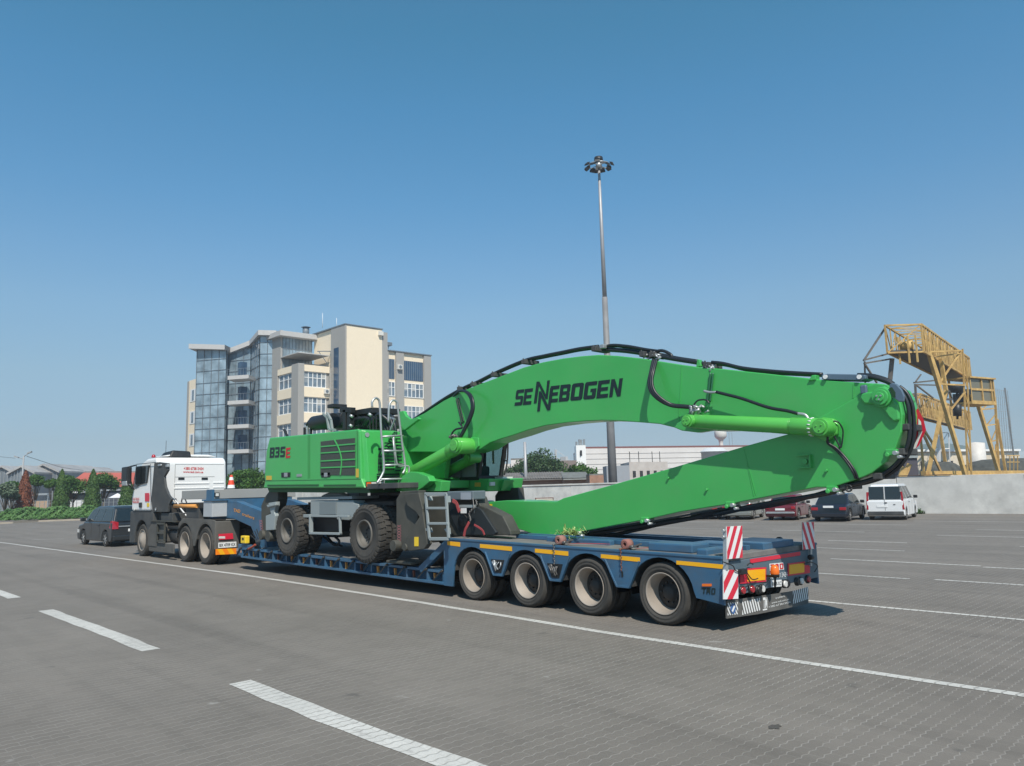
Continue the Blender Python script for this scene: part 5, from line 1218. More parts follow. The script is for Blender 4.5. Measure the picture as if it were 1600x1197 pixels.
# --- boom
boom = [(630,662),(663,645.6),(693.6,626),(724,610.5),(745,602),(777,590),(817,574.5),(848,566),(880,560),(908,556.5),(935,554.5),(965,556),(1002,560),(1065,570),(1092,573.5),(1129,576.5),(1200,584),(1281,593),(1345,598),(1380,600),(1400,607),(1408,622),(1402,645),(1370,668),(1330,680),
        (1270,682),(1200,676),(1140,672),(1110,673),(1075,671),(1053,668),(1030,662.5),(1000,660),(965,657.6),(940,657),(915,658),(885,660.5),(852,665),(825,672),(802,680),(782,686),(765,692),(750,702),(727,708),(700,706.8),(686,706.5),(630,706),(622,700),(622,675)]
bo = plate(boom, YB, 10.66, 'boom', GREEN, bevel=.014)
plate([(590,680),(630,690),(700,700),(694,748),(590,748)], 10.5, 10.62, 'boom_mount', GREEN, EX)
def on(px, py, off=.0, Y=YB): return PY(px, py, Y-off)
q = MB()      # weld seams and reinforcement
for a, b in (((1065,571),(1060,667)),((1334,600),(1333,622))): q.bar(on(*a, .004), on(*b, .004), .012, .006, up=(0,1,0))
q.each('weld_seam', GREEN, bo)
pf = plane_of('Y', YB-.002)
c8 = lambda x, y: (780+x/7.27, 580+y/7.27)
o8 = on(*c8(188,393), .002); fr = (o8, on(*c8(1398,283), .002)-o8, Vector((0, 0, (on(*c8(188,215), .002)-o8).z)))
its = [('S',0,.085,0,1),('E',.090,.176,0,1),('E',.353,.44,0,1),('B',.449,.547,0,1),('O',.558,.668,0,1),('G',.677,.785,0,1),('E',.794,.893,0,1),('N',.904,1.0,0,1)]
block_letters(its, fr, 'lettering', DECAL, bo, .004, .22)
for k, quads in enumerate((([(391,368),(425,365),(459,118),(424,118)], [(425,118),(456,118),(546,298),(531,322)], [(545,107),(576,103),(550,320),(526,305)]),
                           ([(430,458),(462,455),(482,245),(452,225)], [(453,243),(471,222),(582,440),(546,446)], [(546,446),(580,440),(608,185),(578,187)]))):
    m = MB()
    for i_, qd in enumerate(quads): m.poly([on(*c8(*p_), .006+.002*k+.0007*i_) for p_ in qd])
    m.build('lettering', DECAL, bo, recalc=False)
# --- stick
stick = [(755,785),(790,782),(830,783.5),(869,784),(880,778.5),(948,760),(1042,733.5),(1163,697.5),(1240,676),(1281,652),(1337,621),(1352,604),(1368,599),(1385,601),(1397,610),(1405,625),(1410,648),(1408,675),(1399,700),(1384,722),(1362,739),(1349,745),(1320,755),(1298,762),(1275,761.5),(1140,787.5),(1062,800),(1009,812),(903,831.5),(869,837),(838,836.5),(817,829),(799,824),(785,812),(766,796)]
YS = 10.11
st = plate(stick, YS, 10.70, 'stick', GREEN, bevel=.012)
def ons(px, py, off=.0): return PY(px, py, YS-off)
q = MB()
for a, b in (((1162,700),(1178,775)),((1165,712),(1181,773))): q.bar(ons(*a,.003), ons(*b,.003), .008, .005, up=(0,1,0))
q.each('weld_seam', GREEN, st)
# tip lug plate (raised) and pin
lug = [(1343,622),(1346,615),(1352,613),(1362,612),(1370,606),(1381,603),(1391,609),(1395,622),(1403,632),(1405,656),(1396,659),(1388,652),(1378,637),(1368,632),(1350,631)]
plate(lug, YS-.055, YS-.002, 'tip_lug', GREEN, st, .02)
q = MB(); p = ons(1381,621.5); 
q.cyl(p+Vector((0,-.10,0)), p, .125, n=28); q.cyl(p+Vector((0,-.14,0)), p+Vector((0,-.1,0)), .10, n=28); q.cyl(p+Vector((0,-.16,0)), p+Vector((0,-.14,0)), .06, n=20)
q.build('pivot_pin', GREEN, st, bevel=.008)
q = MB()
for k in range(3): a = 2*math.pi*k/3+.5; c = p+Vector((math.cos(a)*.03,-.16,math.sin(a)*.03)); q.cyl(c, c-Vector((0,.012,0)), .012, n=6)
q.build('bolt', GALV, st)
q = MB(); p = ons(1261,721)      # square bracket on the stick
for dx, dz, w_, h_ in ((0,.085,.2,.012),(0,-.085,.2,.012),(.095,0,.012,.17)): q.box((p.x+dx-w_/2-.03, YS-.06, p.z+dz-h_/2), (p.x+dx+w_/2-.03+0, YS-.001, p.z+dz+h_/2))
q.cyl(p+Vector((-.02,-.03,0)), p+Vector((-.02,0,0)), .035, n=16); q.build('step_bracket', GREEN, st)
for (x, y) in ((1292,735),(1105,765),(1045,747),(789,810),(798,823)):
    q = MB(); c = ons(x, y); q.cyl(c+Vector((0,-.035,0)), c, .018, n=10); q.build('plug', GREEN, st)
quad_decal(frame3(plane_of('Y', YS-.002), (762.5,793.8), (769,794), (762.5,787.5)), 'sticker', STICK, st)
# cheek of the underside hose brackets
for (x, y) in ((1302,765),(1143,789),(1010,813),(905,832),(1395,708)):
    q = MB(); c = ons(x, y, -.03); q.box((c.x-.07, c.y-.06, c.z-.03), (c.x+.07, c.y+.12, c.z+.05)); q.cyl(c+Vector((-.05,-.075,-.02)), c+Vector((-.05,-.04,-.02)), .03, n=12); q.build('hose_bracket', GREEN, st, bevel=.01)
    q = MB(); q.cyl(c+Vector((.05,-.085,0)), c+Vector((.05,.1,0)), .028, n=10); q.cyl(c+Vector((.09,-.07,-.05)), c+Vector((.09,.1,-.05)), .02, n=8); q.build('clamp_bolt', GALV, st)
# warning board behind the tip
PXT = -3.02
wa = [PY(x, y, 10.62) for x, y in ((1419,712),(1436,696),(1447,672),(1443,655),(1434,638),(1420,660))]
q = MB(); q.hull8(wa, [v+Vector((-.015,.03,0)) for v in wa]); o = q.build('warning_board', REDREF, EX)
wa = [PY(x, y, 10.617) for x, y in ((1424,706),(1431,700),(1441,675),(1439,659),(1435,654),(1435,680))]
q = MB(); q.poly(wa); q.build('white_stripe', RETW, o, recalc=False)
# --- cylinders
def ram(a, b, r, split, r2, name, parent=EX, boss=.1, m=GREEN2, ring=True):
    a = Vector(a); b = Vector(b); d = (b-a).normalized(); L = (b-a).length; q = MB()
    q.cyl(a+d*.03, a+d*(L*split), r, n=28); q.cyl(a+d*(L*split), a+d*(L*split+.02), r*1.06, n=28); q.cyl(a+d*(L*split+.02), b-d*.02, r2, n=28)
    o = q.build(name, m, parent, bevel=.006)
    for p, k in ((a, boss*.85), (b, boss)):
        e = MB(); e.cyl(p+Vector((0,-.17,0)), p+Vector((0,.15,0)), k, n=28); e.cyl(p+Vector((0,-.2,0)), p+Vector((0,-.17,0)), k*.75, n=24)
        for j in range(3): t = j*2.094+.6; c = p+Vector((math.cos(t)*k*.35, -.2, math.sin(t)*k*.35)); e.cyl(c, c-Vector((0,.012,0)), .012, n=6)
        e.build('cylinder_eye', m, o, bevel=.006)
    if ring:
        e = MB(); c = a+d*(L*split+L*(1-split)*.62)
        for j in range(14):
            t = 2*math.pi*j/14; u = d.cross(Vector((0,1,0))).normalized(); v = Vector((0,1,0)); pp = c+(u*math.cos(t)+v*math.sin(t))*r2*1.0; e.cyl(pp-d*.02, pp+d*.02, .009, n=6)
        e.build('ring_bolt', RETW, o)
    return o
for YY in (9.95, 10.86):
    a = PY(1083,658.5,9.95); b = PY(1290,668,9.95); a.y = b.y = YY
    ram(a, b, .107, .765, .118, 'stick_cylinder', boss=.115)
bra = [(1053,668),(1058,661),(1075,652),(1095,652),(1115,672),(1090,676),(1065,673)]
plate(bra, 10.02, YB, 'cylinder_bracket', GREEN, bo)
plate([(1270,660),(1285,652),(1300,654),(1309,664),(1307,678),(1290,690),(1275,682)], 10.02, YS, 'cylinder_boss', GREEN2, st)
for YY in (9.87, 10.95):
    a = PY(640,741,9.87); b = PY(720,696,9.87) if YY < 10 else PY(686,715,9.87); a.y = b.y = YY if YY < 10 else 10.8
    ram(a, b, .135 if YY < 10 else .11, .80, .148 if YY < 10 else .12, 'boom_cylinder', boss=.15 if YY < 10 else .11, ring=False)
q = MB(); p = PY(731,697,10.05); q.cyl(Vector((p.x, 9.76, p.z)), Vector((p.x, YB, p.z)), .165, n=32); q.cyl(Vector((p.x, 9.71, p.z)), Vector((p.x, 9.76, p.z)), .13, n=32); q.build('boom_pin', GREEN2, bo, bevel=.012)
plate([(727,709),(722,690),(735,683),(747,684),(748,697),(741,705)], 10.11, YB, 'boom_cheek', GREEN, bo)
# --- upper body
body = [(421,684),(484,678.3),(557,670.8),(561.5,672.5),(564,748),(570,762.5),(411,763),(414,752),(413,745),(416,705)]
B = poly_world(body, YE)
ub = MB(); ub.prismY(B, YE, YE+1.0); hb_ = ub.build('engine_house', GREEN, EX, bevel=.03)
xr = PY(562,700,YE).x; xl = PY(414,745,YE).x; ztop = PY(557,671,YE).z; zbt = PY(570,763,YE).z
ub = MB(); ub.box((xl+.1, YE+1.0, zbt+.05), (xr+.0, 11.9, ztop-.1)); ub.build('counterweight', GREEN, EX, bevel=.05)
# chamfered right hand corner and end wall
ub = MB(); ub.hull8([(xr-.02, YE+.04, zbt), (xr+.16, YE+.14, zbt), (xr+.16, YE+1.02, zbt), (xr-.02, YE+1.02, zbt)], [(xr-.02, YE+.04, ztop-.02), (xr+.05, YE+.12, ztop-.04), (xr+.05, YE+1.02, ztop-.04), (xr-.02, YE+1.02, ztop-.02)]); ub.build('end_wall', GREEN, EX, bevel=.015)
# turntable platform along to the front
xp = -12.3; zf0 = PY(640,745,YE+.3).z
ub = MB(); ub.box((xr+.1, YE+.05, zbt-.02), (-12.75, YE+.95, zbt+.09)); ub.build('catwalk', PLAST, EX, bevel=.01)
ub = MB(); ub.box((xr, YE+1.1, zbt-.05), (-12.9, 10.94, zbt+.12)); ub.build('platform', GREEN, EX, bevel=.02)
XF = PY(763,760,10.95).x
ub = MB(); P = poly_world([(640,748),(764,748),(761,768),(640,768)], 10.95); ub.prismY(P, 10.95, 11.98); o = ub.build('cab_floor', GREEN, EX, bevel=.02)
ub = MB(); a = PX(800,750,XF); b = PX(787,767,XF); ub.hull8([(XF-.02,11.3,a.z),(XF+.12,11.3,a.z),(XF+.02,11.3,b.z),(XF-.02,11.3,b.z)], [(XF-.02,a.y,a.z),(XF+.12,a.y,a.z),(XF+.02,b.y,b.z),(XF-.02,b.y,b.z)]); ub.build('cab_floor_nose', GREEN, EX, bevel=.01)
quad_decal(frame3(plane_of('Y', 10.94), (717.5,760.5), (729.5,760.5), (717.5,754)), 'sticker', mat('sticker_dusty', (.6,.42,.06), .6), o)
quad_decal(frame3(plane_of('Y', 10.94), (742,760.5), (751,760.5), (742,754)), 'sticker', MATS['sticker_dusty'], o)
p0, p1 = PX(766,759,XF+.03), PX(773,753,XF+.03); q = MB(); q.box((XF, p0.y, p0.z), (XF+.04, p1.y, p1.z)); q.build('work_lamp', CLEARL, o)
ub = MB(); P = poly_world([(655,768),(742,768),(742,771),(655,772)], 10.95); ub.prismY(P, 9.6, 11.2); ub.build('turntable_skirt', BLACK, EX)
# boom foot lugs
plate([(625,768),(622,757),(628,744),(640,737),(652,738),(668,744),(672,752),(660,762),(650,768)], 9.45, 9.62, 'boom_foot_lug', GREEN, EX)
plate([(618,768),(622,750),(640,745),(668,748),(690,752),(688,768)], 9.66, 9.9, 'boom_foot_lug', GREEN, EX)
plate([(624,664),(624,643),(630,642),(634,650),(641,655),(652,652),(655,655),(645,662),(632,672)], 9.9, 9.98, 'hose_guard_plate', GREEN, EX)
# side doors, grille and details
pe = plane_of('Y', YE-.004)
def sl(m_, pts, Y0, Y1, nm, par, bev=.0): q = MB(); q.prismY(poly_world(pts, YE), Y0, Y1); return q.build(nm, m_, par, bevel=bev)
q = MB()
for a, b in (((484,679.5),(484,748)),((481.5,679.5),(481.5,748)),((558,672),(559,748)),((413.5,751.5),(563.5,748.5))): q.bar(PY(*a, YE-.002), PY(*b, YE-.002), .008, .006, up=(0,1,0))
q.build('door_gap', mat('gap_dark', (.01,.05,.015), .7), hb_)
sl(GRILL, [(501.5,690),(524,687.3),(555,684.3),(555.5,742.5),(501,742.5)], YE-.012, YE-.001, 'grille', hb_, .004)
q = MB()
def gp_(x, y): return PY(x, y, YE-.016)
for y0, y1 in ((698,693.5),(708,704.5),(720.5,717.5),(731,729)): q.bar(gp_(501.5,y0), gp_(555,y1), .028, .012, up=(0,1,0))
cv = catmull([gp_(523,687.5), gp_(530,702), gp_(534,720), gp_(532,742)], 6)
for a, b in zip(cv, cv[1:]): q.bar(a+Vector((0,-.006,0)), b+Vector((0,-.006,0)), .032, .012, up=(0,1,0))
q.build('grille_bar', GREEN, hb_)
for x in (440, 502.5):
    m = MB(); m.prismY(poly_world([(x,746),(x,738.5),(x+14,738),(x+14,745.5)], YE), YE-.012, YE-.004); o = m.build('door_latch', BLACK, hb_, bevel=.004)
    m = MB(); m.prismY(poly_world([(x+5,745),(x+5,738.8),(x+10,738.6),(x+10,744.8)], YE), YE-.022, YE-.013); m.build('latch_lever', GALV, o)
m = MB(); m.prismY(poly_world([(464,745),(464,741),(472,740.5),(472,744.5)], YE), YE-.012, YE-.004); m.build('lock', LGREY, hb_)
quad_decal(frame3(pe, (416,750), (424.5,750), (416,743.5)), 'sticker', MATS['sticker_dusty'], hb_)
quad_decal(frame3(pe, (556.2,746), (560.5,746), (556.2,732.5)), 'sticker', MATS['sticker_dusty'], hb_)
fr = frame3(pe, (421.5,715.5), (446,714), (422,699.5))
block_letters([('8',0,.30,0,1),('3',.34,.62,0,1),('5',.68,.97,0,1)], fr, 'lettering', DECAL, hb_, .004, .2)
fr = frame3(pe, (446.5,716), (453.5,715.3), (447,700)); block_letters([('E',0,1,0,1)], fr, 'lettering', RED, hb_, .004, .2)
q = MB(); P0 = poly_world([(411,763),(414,753),(564,750),(570,763)], YE); q.prismY([(P0[0][0],P0[0][1]),(P0[3][0],P0[3][1]),(P0[3][0],P0[3][1]-.1),(P0[0][0]+.1,P0[0][1]-.1)], YE+.12, YE+.9); q.build('lower_apron', mat('apron', (.02,.09,.03), .6), EX)
q = MB()
for a, b in ((418,498),(506,556)): q.bar(PY(a, 758.5, YE-.004), PY(b, 758, YE-.004), .035, .012, up=(0,1,0))
q.each('apron_slot', mat('apron', (0,0,0)), hb_)
lx = xr+.165
q = MB(); a = PX(572,757,lx); b = PX(583,757.5,lx); q.box((lx, a.y-.02, a.z-.06), (lx+.03, b.y+.25, a.z+.06)); o = q.build('head_lamp', BLACK, EX, bevel=.008)
q = MB(); q.box((lx+.03, a.y-.01, a.z-.045), (lx+.04, a.y+.10, a.z+.045)); q.build('indicator', ORGL, o); q = MB(); q.box((lx+.03, a.y+.11, a.z-.045), (lx+.04, b.y+.23, a.z+.045)); q.build('lamp_lens', CLEARL, o)
q = MB(); c = PX(573.5,679.5, xr+.06); q.cyl(c, c+Vector((.015,0,0)), .05, n=20); q.build('cap', LGREY, EX)
# steps wall (slotted) beside the ladder
XL_ = xr+.165
q = MB()
for (x0, x1, y) in [(601,616,692+i*5.1) for i in range(9)]+[(618,628,680+i*5.5) for i in range(12)]+[(589,624,741+i*3.5) for i in range(3)]:
    a = PX(x0, y, XL_+.01); b = PX(x1, y, XL_+.01); q.box((XL_, a.y, a.z-.018), (XL_+.012, b.y, a.z+.012))
q.each('vent_slot', DECAL, EX)
frn = (PX(597,737,XL_+.004), PX(597.5,700,XL_+.004)-PX(597,737,XL_+.004), PX(590,737,XL_+.004)-PX(597,737,XL_+.004)); text('SEN', frn, 'lettering', DECAL, EX, .006, off=.04)
frn = (PX(607,700,XL_+.004), PX(622,676,XL_+.004)-PX(607,700,XL_+.004), PX(601,697,XL_+.004)-PX(607,700,XL_+.004)); text('NEB', frn, 'lettering', DECAL, EX, .006, off=.04)
# ladder
LD = -13.35
def L3(x, y, d=0): return PX(x, y, LD+d)
q = MB(); r = .024
q.tube(catmull([L3(581.5,636), L3(581.5,628), L3(586,622.5), L3(591,624), L3(593.5,634), L3(596,680), L3(600,728), L3(597,742), L3(589,755)], 5), r, 8)
q.tube(catmull([L3(607,660), L3(608,635), L3(613,626), L3(619.5,628), L3(622,640), L3(628,690), L3(633,728), L3(629,740)], 5), r, 8)
q.each('grab_rail', GALV, EX)
for y0, y1, xa, xb in ((682.5,680.5,596,628),(704.5,704.5,598,630),(727,726,600,631),(749,748,594,640)):
    q = MB(); q.tube([L3(xa,y0), L3(xb,y1)], r*.9, 8); q.tube([L3(xa,y0,-.12)+Vector((0,0,0)), L3(xb,y1,-.12)], r*.6, 6); q.bar(L3(xa,y0,-.06), L3(xb,y1,-.06), .12, .015); q.build('rung', GALV, EX)
q = MB(); q.tube(catmull([L3(615,683), L3(617,700), L3(621,726), L3(634,728), L3(639,730), L3(638,742), L3(632,747)], 5), r*.8, 8); q.tube([L3(614,684), L3(618,727)], r*.7, 6); q.each('inner_rail', GALV, EX)
q = MB(); q.tube([L3(589,755), L3(600,748), L3(600,765)], r*.8, 6); q.build('ladder_foot', GALV, EX)
# engine deck clutter
YK = 10.1
def K(x, y, Y=YK): return PY(x, y, Y)
q = MB(); a = K(503,672); b = K(530,647); q.box((a.x, 9.8, a.z), (b.x, 10.9, b.z)); q.build('muffler', BLACK, EX, bevel=.09, seg=4)
q = MB(); c = K(516,660); q.cyl((K(502,655).x, 9.9, c.z), (K(533,655).x, 9.9, c.z), .19, n=24); q.cyl((K(506,655).x, 10.25, c.z+.12), (K(530,655).x, 10.25, c.z+.12), .12, n=18); q.cyl((K(485,662).x, 10.2, K(485,662).z), (K(500,655).x, 10.1, c.z), .12, n=14); q.build('filter_housing', BLACK, EX, bevel=.02)
for pts in (((505,646),(511,652),(514,670),(518,673)),((511,645),(517,656),(519,671),(524,672))):
    q = MB()
    for a, b in zip(pts, pts[1:]): q.bar(K(*a, 9.6), K(*b, 9.6), .05, .05)
    q.build('bracket_arm', LGREY, EX)
q = MB()
for a, b in (((541,640),(541,672)),((534,640),(552,641)),((548,645),(548,672))): q.bar(K(*a, 9.7), K(*b, 9.7), .13)
q.box((K(539,638).x, 9.6, K(539,634).z-.09), (K(548,638).x, 10.0, K(539,634).z)); q.build('exhaust_stack', BLACK, EX, bevel=.01)
for i in range(9):
    q = MB(); x0 = 536+i*6+random.uniform(-2,2); q.tube(catmull([K(x0,664+random.uniform(-4,4),9.9), K(x0+8,652+random.uniform(-5,5),9.8), K(x0+22,658+random.uniform(-6,4),9.9), K(x0+30,668,10.0)], 5), random.uniform(.035,.06), 8); q.build('engine_hose', HOSE, EX)
q = MB(); q.box((K(552,645).x, 9.8, K(552,648).z-.08), (K(598,645).x, 10.6, K(552,645).z-.0)); q.bar(K(560,652,9.9), K(590,652,9.9), .06); 
for x in (578,583,588): q.bar(K(x,650,9.7), K(x,672,9.7), .03)
q.build('engine_frame', BLACK, EX, bevel=.01)
q = MB(); a = K(555,656); q.box((a.x, 10.2, K(555,672).z), (K(600,656).x, 10.9, a.z)); q.build('engine_block', HUB, EX, bevel=.03)
for i in range(5):
    q = MB(); x0 = 592+i*4; q.tube(catmull([K(x0,649,9.95), K(x0+5,652,9.95), K(x0+9,665,9.95), K(x0+11,680,9.95)], 5), .035, 8); q.build('pressure_hose', HOSE, EX)
for (x, y) in ((547,667),(548,652),(577,650)): q = MB(); c = K(x,y,9.66); q.cyl(c, c+Vector((.02,.03,.05)), .05, n=12); q.build('alu_pipe', GALV, EX)
q = MB(); q.bar(PY(444,671,YE+.3), PY(449,682,YE+.3), .07, .02); q.build('mirror', BLACK, EX)
for x, y0, y1 in ((476,668,681),(481,664,680),(486,662,679)):
    q = MB(); q.bar(PY(x,y0,9.8), PY(x,y1,9.8), .05); q.each('deck_stanchion', BLACK if x != 481 else GALV, EX)
q = MB(); q.tube(catmull([K(480,664,9.8),K(487,656,9.8),K(498,652,9.9)], 5), .05, 8); q.build('intake_pipe', HOSE, EX)
q = MB(); q.bar(K(608,652,9.4), K(617,655,9.4), .03); q.bar(K(617,655,9.4), K(610,672,9.4), .03); q.build('rail_brace', GALV, EX)
# --- cab (far side)
YQ = 10.95
CG = mat('cab_glass_dark', (.012,.03,.035), .06, spec=.8)
# cab box: near side outline on YQ, far side one metre behind it, windscreen between
XN = PY(746,746,YQ).x; YR_ = PX(784,746,XN).y
zb0 = PY(746,746,YQ).z; side = poly_world([(662,747),(690,712),(720,690),(745,676),(755,672),(753,690),(746,747)], YQ)
zt0 = side[4][1]; xt = side[4][0]; xb = side[-1][0]
q = MB(); q.prismY([side[0], side[1], side[2], (side[2][0]+.25, side[2][1]), (xb-.1, zb0+.5), (xb-.06, zb0)], YQ, YQ+.06); q.build('cab_rear', mat('cab_grey', (.22,.25,.245), .6), EX, bevel=.02)
q = MB()
for Yc_ in (YQ+.03, YR_-.03):
    q.bar((xb, Yc_, zb0), (xt+.02, Yc_, zt0), .085, .07); q.bar((xb-.55, Yc_, zb0), (xb-.5, Yc_, zt0), .06)
    q.bar((xb-.55, Yc_, zt0), (xt+.02, Yc_, zt0), .08)
q.bar((xb, YQ, zb0), (xb, YR_, zb0), .07); q.bar((xt, YQ, zt0), (xt, YR_, zt0), .08); q.build('cab_frame', BLACK, EX, bevel=.01)
q = MB(); q.box((xb-1.3, YQ, zt0+.02), (xt+.08, YR_, zt0+.12)); q.build('cab_roof', GREEN, EX, bevel=.03)
q = MB(); q.box((xb-.6, YQ-.01, zb0-.06), (xb+.05, YR_+.02, zb0+.02)); q.build('cab_sill', BLACK, EX, bevel=.01)
TINT = bpy.data.materials.new('tinted_glass'); TINT.use_nodes = True; tb_ = TINT.node_tree.nodes['Principled BSDF']
tb_.inputs['Base Color'].default_value = (.45,.56,.54,1); tb_.inputs['Transmission Weight'].default_value = 1; tb_.inputs['Roughness'].default_value = .02; tb_.inputs['IOR'].default_value = 1.03
q = MB(); q.hull8([(xb, YQ+.03, zb0), (xb, YR_-.03, zb0), (xt, YR_-.03, zt0), (xt, YQ+.03, zt0)], [(xb-.01, YQ+.03, zb0), (xb-.01, YR_-.03, zb0), (xt-.01, YR_-.03, zt0), (xt-.01, YQ+.03, zt0)]); q.build('windscreen', TINT, EX)
for Yc_ in (YQ+.03, YR_-.04): q = MB(); q.prismY([(xb-.5,zb0),(xb,zb0),(xt,zt0),(xb-.48,zt0)], Yc_, Yc_+.01); q.build('side_window', TINT, EX)
q = MB(); q.box((xb-.5, 11.15, zb0), (xb-.2, 11.5, zb0+.25)); q.box((xb-.52, 11.15, zb0), (xb-.45, 11.5, zb0+.5)); q.build('cab_seat', mat('seat_teal', (.03,.10,.10), .8), EX, bevel=.04)
q = MB(); q.prismY([side[0], side[1], (xb-1.2, zb0+.3), (xb-.8, zb0)], YR_-.08, YR_); q.build('cab_rear', MATS['cab_grey'], EX)
q = MB(); q.box((xb-.12, YQ+.55, zb0+.3), (xb-.1, YR_-.12, zb0+.62)); q.build('sun_blind', mat('blind', (.28,.30,.18), .8), EX)
g = lambda x, y, d=.22: PX(x, y, XN+d)
q = MB(); q.tube(catmull([g(789,667),g(793,680),g(793.5,705),g(792,725),g(788,742)], 5), .018, 6); q.bar(g(785,720,.05), g(792.5,720), .03); q.build('cab_guard', BLACK, EX)
q = MB(); q.tube([g(788,668,.12), g(790.5,690,.12), g(789.5,718,.12)], .022, 8); q.build('guard_tube', GALV, EX)
q = MB(); q.box((XN, YR_-.25, zb0-.05), (XN+.3, YR_+.05, zb0+.0)); q.build('cab_step', WDIRT, EX)
# --- hoses on top of the boom
def hose(pts, r, Y, name='hydraulic_hose', k=6, m=HOSE, par=None, n=8):
    pp = [PY(p[0], p[1], p[2] if len(p) > 2 else Y) for p in pts]; q = MB(); q.tube(catmull(pp, k), r, n); return q.build(name, m, par or bo)
top = [(636,662),(663,644),(694,623),(724,606),(747,596),(777,581),(820,563),(850,556),(880,550),(905,545),(935,541)]
hose(top, .030, 10.240); hose([(x, y+2.5) for x, y in top], .026, 10.352); hose([(x-1,y+1.5) for x, y in top], .028, 10.465)
hose([(942,546),(975,548),(1005,552),(1030,556)], .04, 10.277); hose([(940,544),(955,539.5),(980,541),(1008,546),(1030,549)], .026, 10.240); hose([(950,543),(965,541),(990,545),(1015,550)], .024, 10.390)
hose([(1020,550),(1035,548),(1048,554),(1050,560)], .026, 10.240); hose([(1030,557),(1060,562),(1092,567),(1110,571)], .035, 10.240); hose([(1030,554),(1060,560),(1090,564.5)], .03, 10.390)
hose([(1112,566),(1130,568),(1160,575),(1200,579.5),(1240,582.5),(1285,585)], .026, 10.240); hose([(1110,568),(1135,571),(1165,578),(1205,583),(1250,585.5),(1285,587)], .022, 10.390)
hose([(1345,588),(1365,590),(1385,596),(1398,603)], .03, 10.240); hose([(1340,586),(1362,587),(1384,593),(1396,600)], .028, 10.428)
for (x, y) in ((724,607),(745,600),(777,585),(825,565),(935,545),(1010,553),(1025,554),(1110,570)):
    q = MB(); c = PY(x, y, 10.277); q.box((c.x-.05, 10.14, c.z-.055), (c.x+.05, 10.540, c.z+.03)); q.cyl((c.x-.03, 10.18, c.z+.03), (c.x-.03, 10.18, c.z+.06), .015, n=6); q.build('hose_clamp', PLAST, bo, bevel=.01)
q = MB(); c = PY(941,541,10.16); q.box((c.x-.04, 10.13, c.z-.04), (c.x+.05, 10.225, c.z+.03)); q.build('fitting', GALV, bo, bevel=.01)
for r_, (dx, dy) in ((.028,(0,0)),(.028,(2.6,1)),(.024,(5,1.5))):
    hose([(1021+dx,562+dy*.4,10.16),(1017+dx*.9,580,10.01),(1014+dx,598-dy,9.94),(1018+dx,613-dy,9.92),(1032+dx*.6,626-dy*1.4,9.94),(1050,634-dy*1.3,10.01),(1070,636-dy*1.2,10.06),(1083,637-dy,10.09)], r_, 9.96)
for dx, dy in ((0,0),(3,0),(6,1)):
    hose([(705+dx*.4,624-dy*.3,10.203),(717,612-dy*.5,10.11),(727+dx*.6,612+dy,10.01),(735+dx*.5,622,9.94),(737+dx*.5,638,9.92),(732+dx*.5,655,9.92),(724+dx*.4,672,9.94),(717+dx*.3,686,9.96)], .027, 9.96)
hose([(717,660,10.06),(722,668,10.01),(712,671,10.01),(706,678,10.01),(706,688,10.01)], .02, 10.01)
hose([(713,623),(717,640),(722,662)], .014, YB-.01); hose([(716,622),(720,640),(725,660)], .014, YB-.01)
hose([(1119,612.5),(1137,617),(1160,623),(1200,636.5),(1230,642),(1247,646.5)], .024, 10.02, par=bo)
hose([(1247,646.5),(1257,648),(1262,653),(1263,657)], .022, 9.99, m=GALV); hose([(1100,611),(1108,613),(1119,613)], .02, 10.04, m=GALV)
for dx in (0, 4): hose([(1110+dx,583),(1108+dx,605),(1105+dx,628)], .016, YB-.025, m=MATS['hydraulic_green'] if 'hydraulic_green' in MATS else mat('hydraulic_green', (.02,.13,.06), .45))
hose([(1082,636),(1090,626),(1103,625),(1108,630)], .013, 10.01)
def fittings(cx_, cy_, n, sp, Y, par):
    q = MB()
    for k in range(n):
        c = PY(cx_+random.uniform(-sp,sp), cy_+random.uniform(-sp*.35,sp*.35), Y+random.uniform(-.05,.05)); d = Vector((random.gauss(0,1), random.gauss(0,.4), random.gauss(0,.6))).normalized()*random.uniform(.03,.06); q.cyl(c-d, c+d, random.uniform(.014,.024), n=8)
    q.build('hose_fitting', CHAIN if cx_ < 800 else GALV, par)
fittings(1092,640,16,14,10.04,bo); fittings(709,682,12,6,9.96,bo); fittings(1108,574,8,7,10.203,bo); fittings(1018,556,10,14,10.203,bo)
q = MB(); c = PY(1095,569,YB+.1); q.prismY([(c.x-.04,c.z-.05),(c.x+.05,c.z-.05),(c.x+.03,c.z+.06),(c.x-.01,c.z+.07)], YB+.02, YB+.1); q.build('lifting_eye', GREEN, bo, bevel=.01)
q = MB(); c = PY(1275,591,YB+.1); q.prismY([(c.x-.06,c.z-.04),(c.x+.05,c.z-.04),(c.x+.06,c.z+.03),(c.x,c.z+.03)], YB-.03, YB+.1); q.build('lifting_eye', GREEN, bo, bevel=.01)
MGU = mat('metal_guard', (.14,.2,.26), .45, metal=.5, var=.08)
plate([(1284,593),(1283,586),(1292,584),(1340,585),(1352,586),(1353,592),(1345,595),(1312,594)], YB-.01, YB+.25, 'hose_guard', MGU, bo)
plate([(1389,601),(1394,598),(1401,600),(1409,609),(1413,619),(1412,628),(1404,628),(1396,622),(1390,611)], YS-.10, YS-.06, 'tip_guard', MGU, bo)
q = MB(); q.prismY(poly_world([(1394,607),(1399,606),(1404,614),(1404,622),(1400,622)], YS), YS-.105, YS-.101); q.build('opening_shade_plate', mat('gap_dark', (0,0,0)), bo)  # guard is solid: dark plate paints the shaded opening onto it
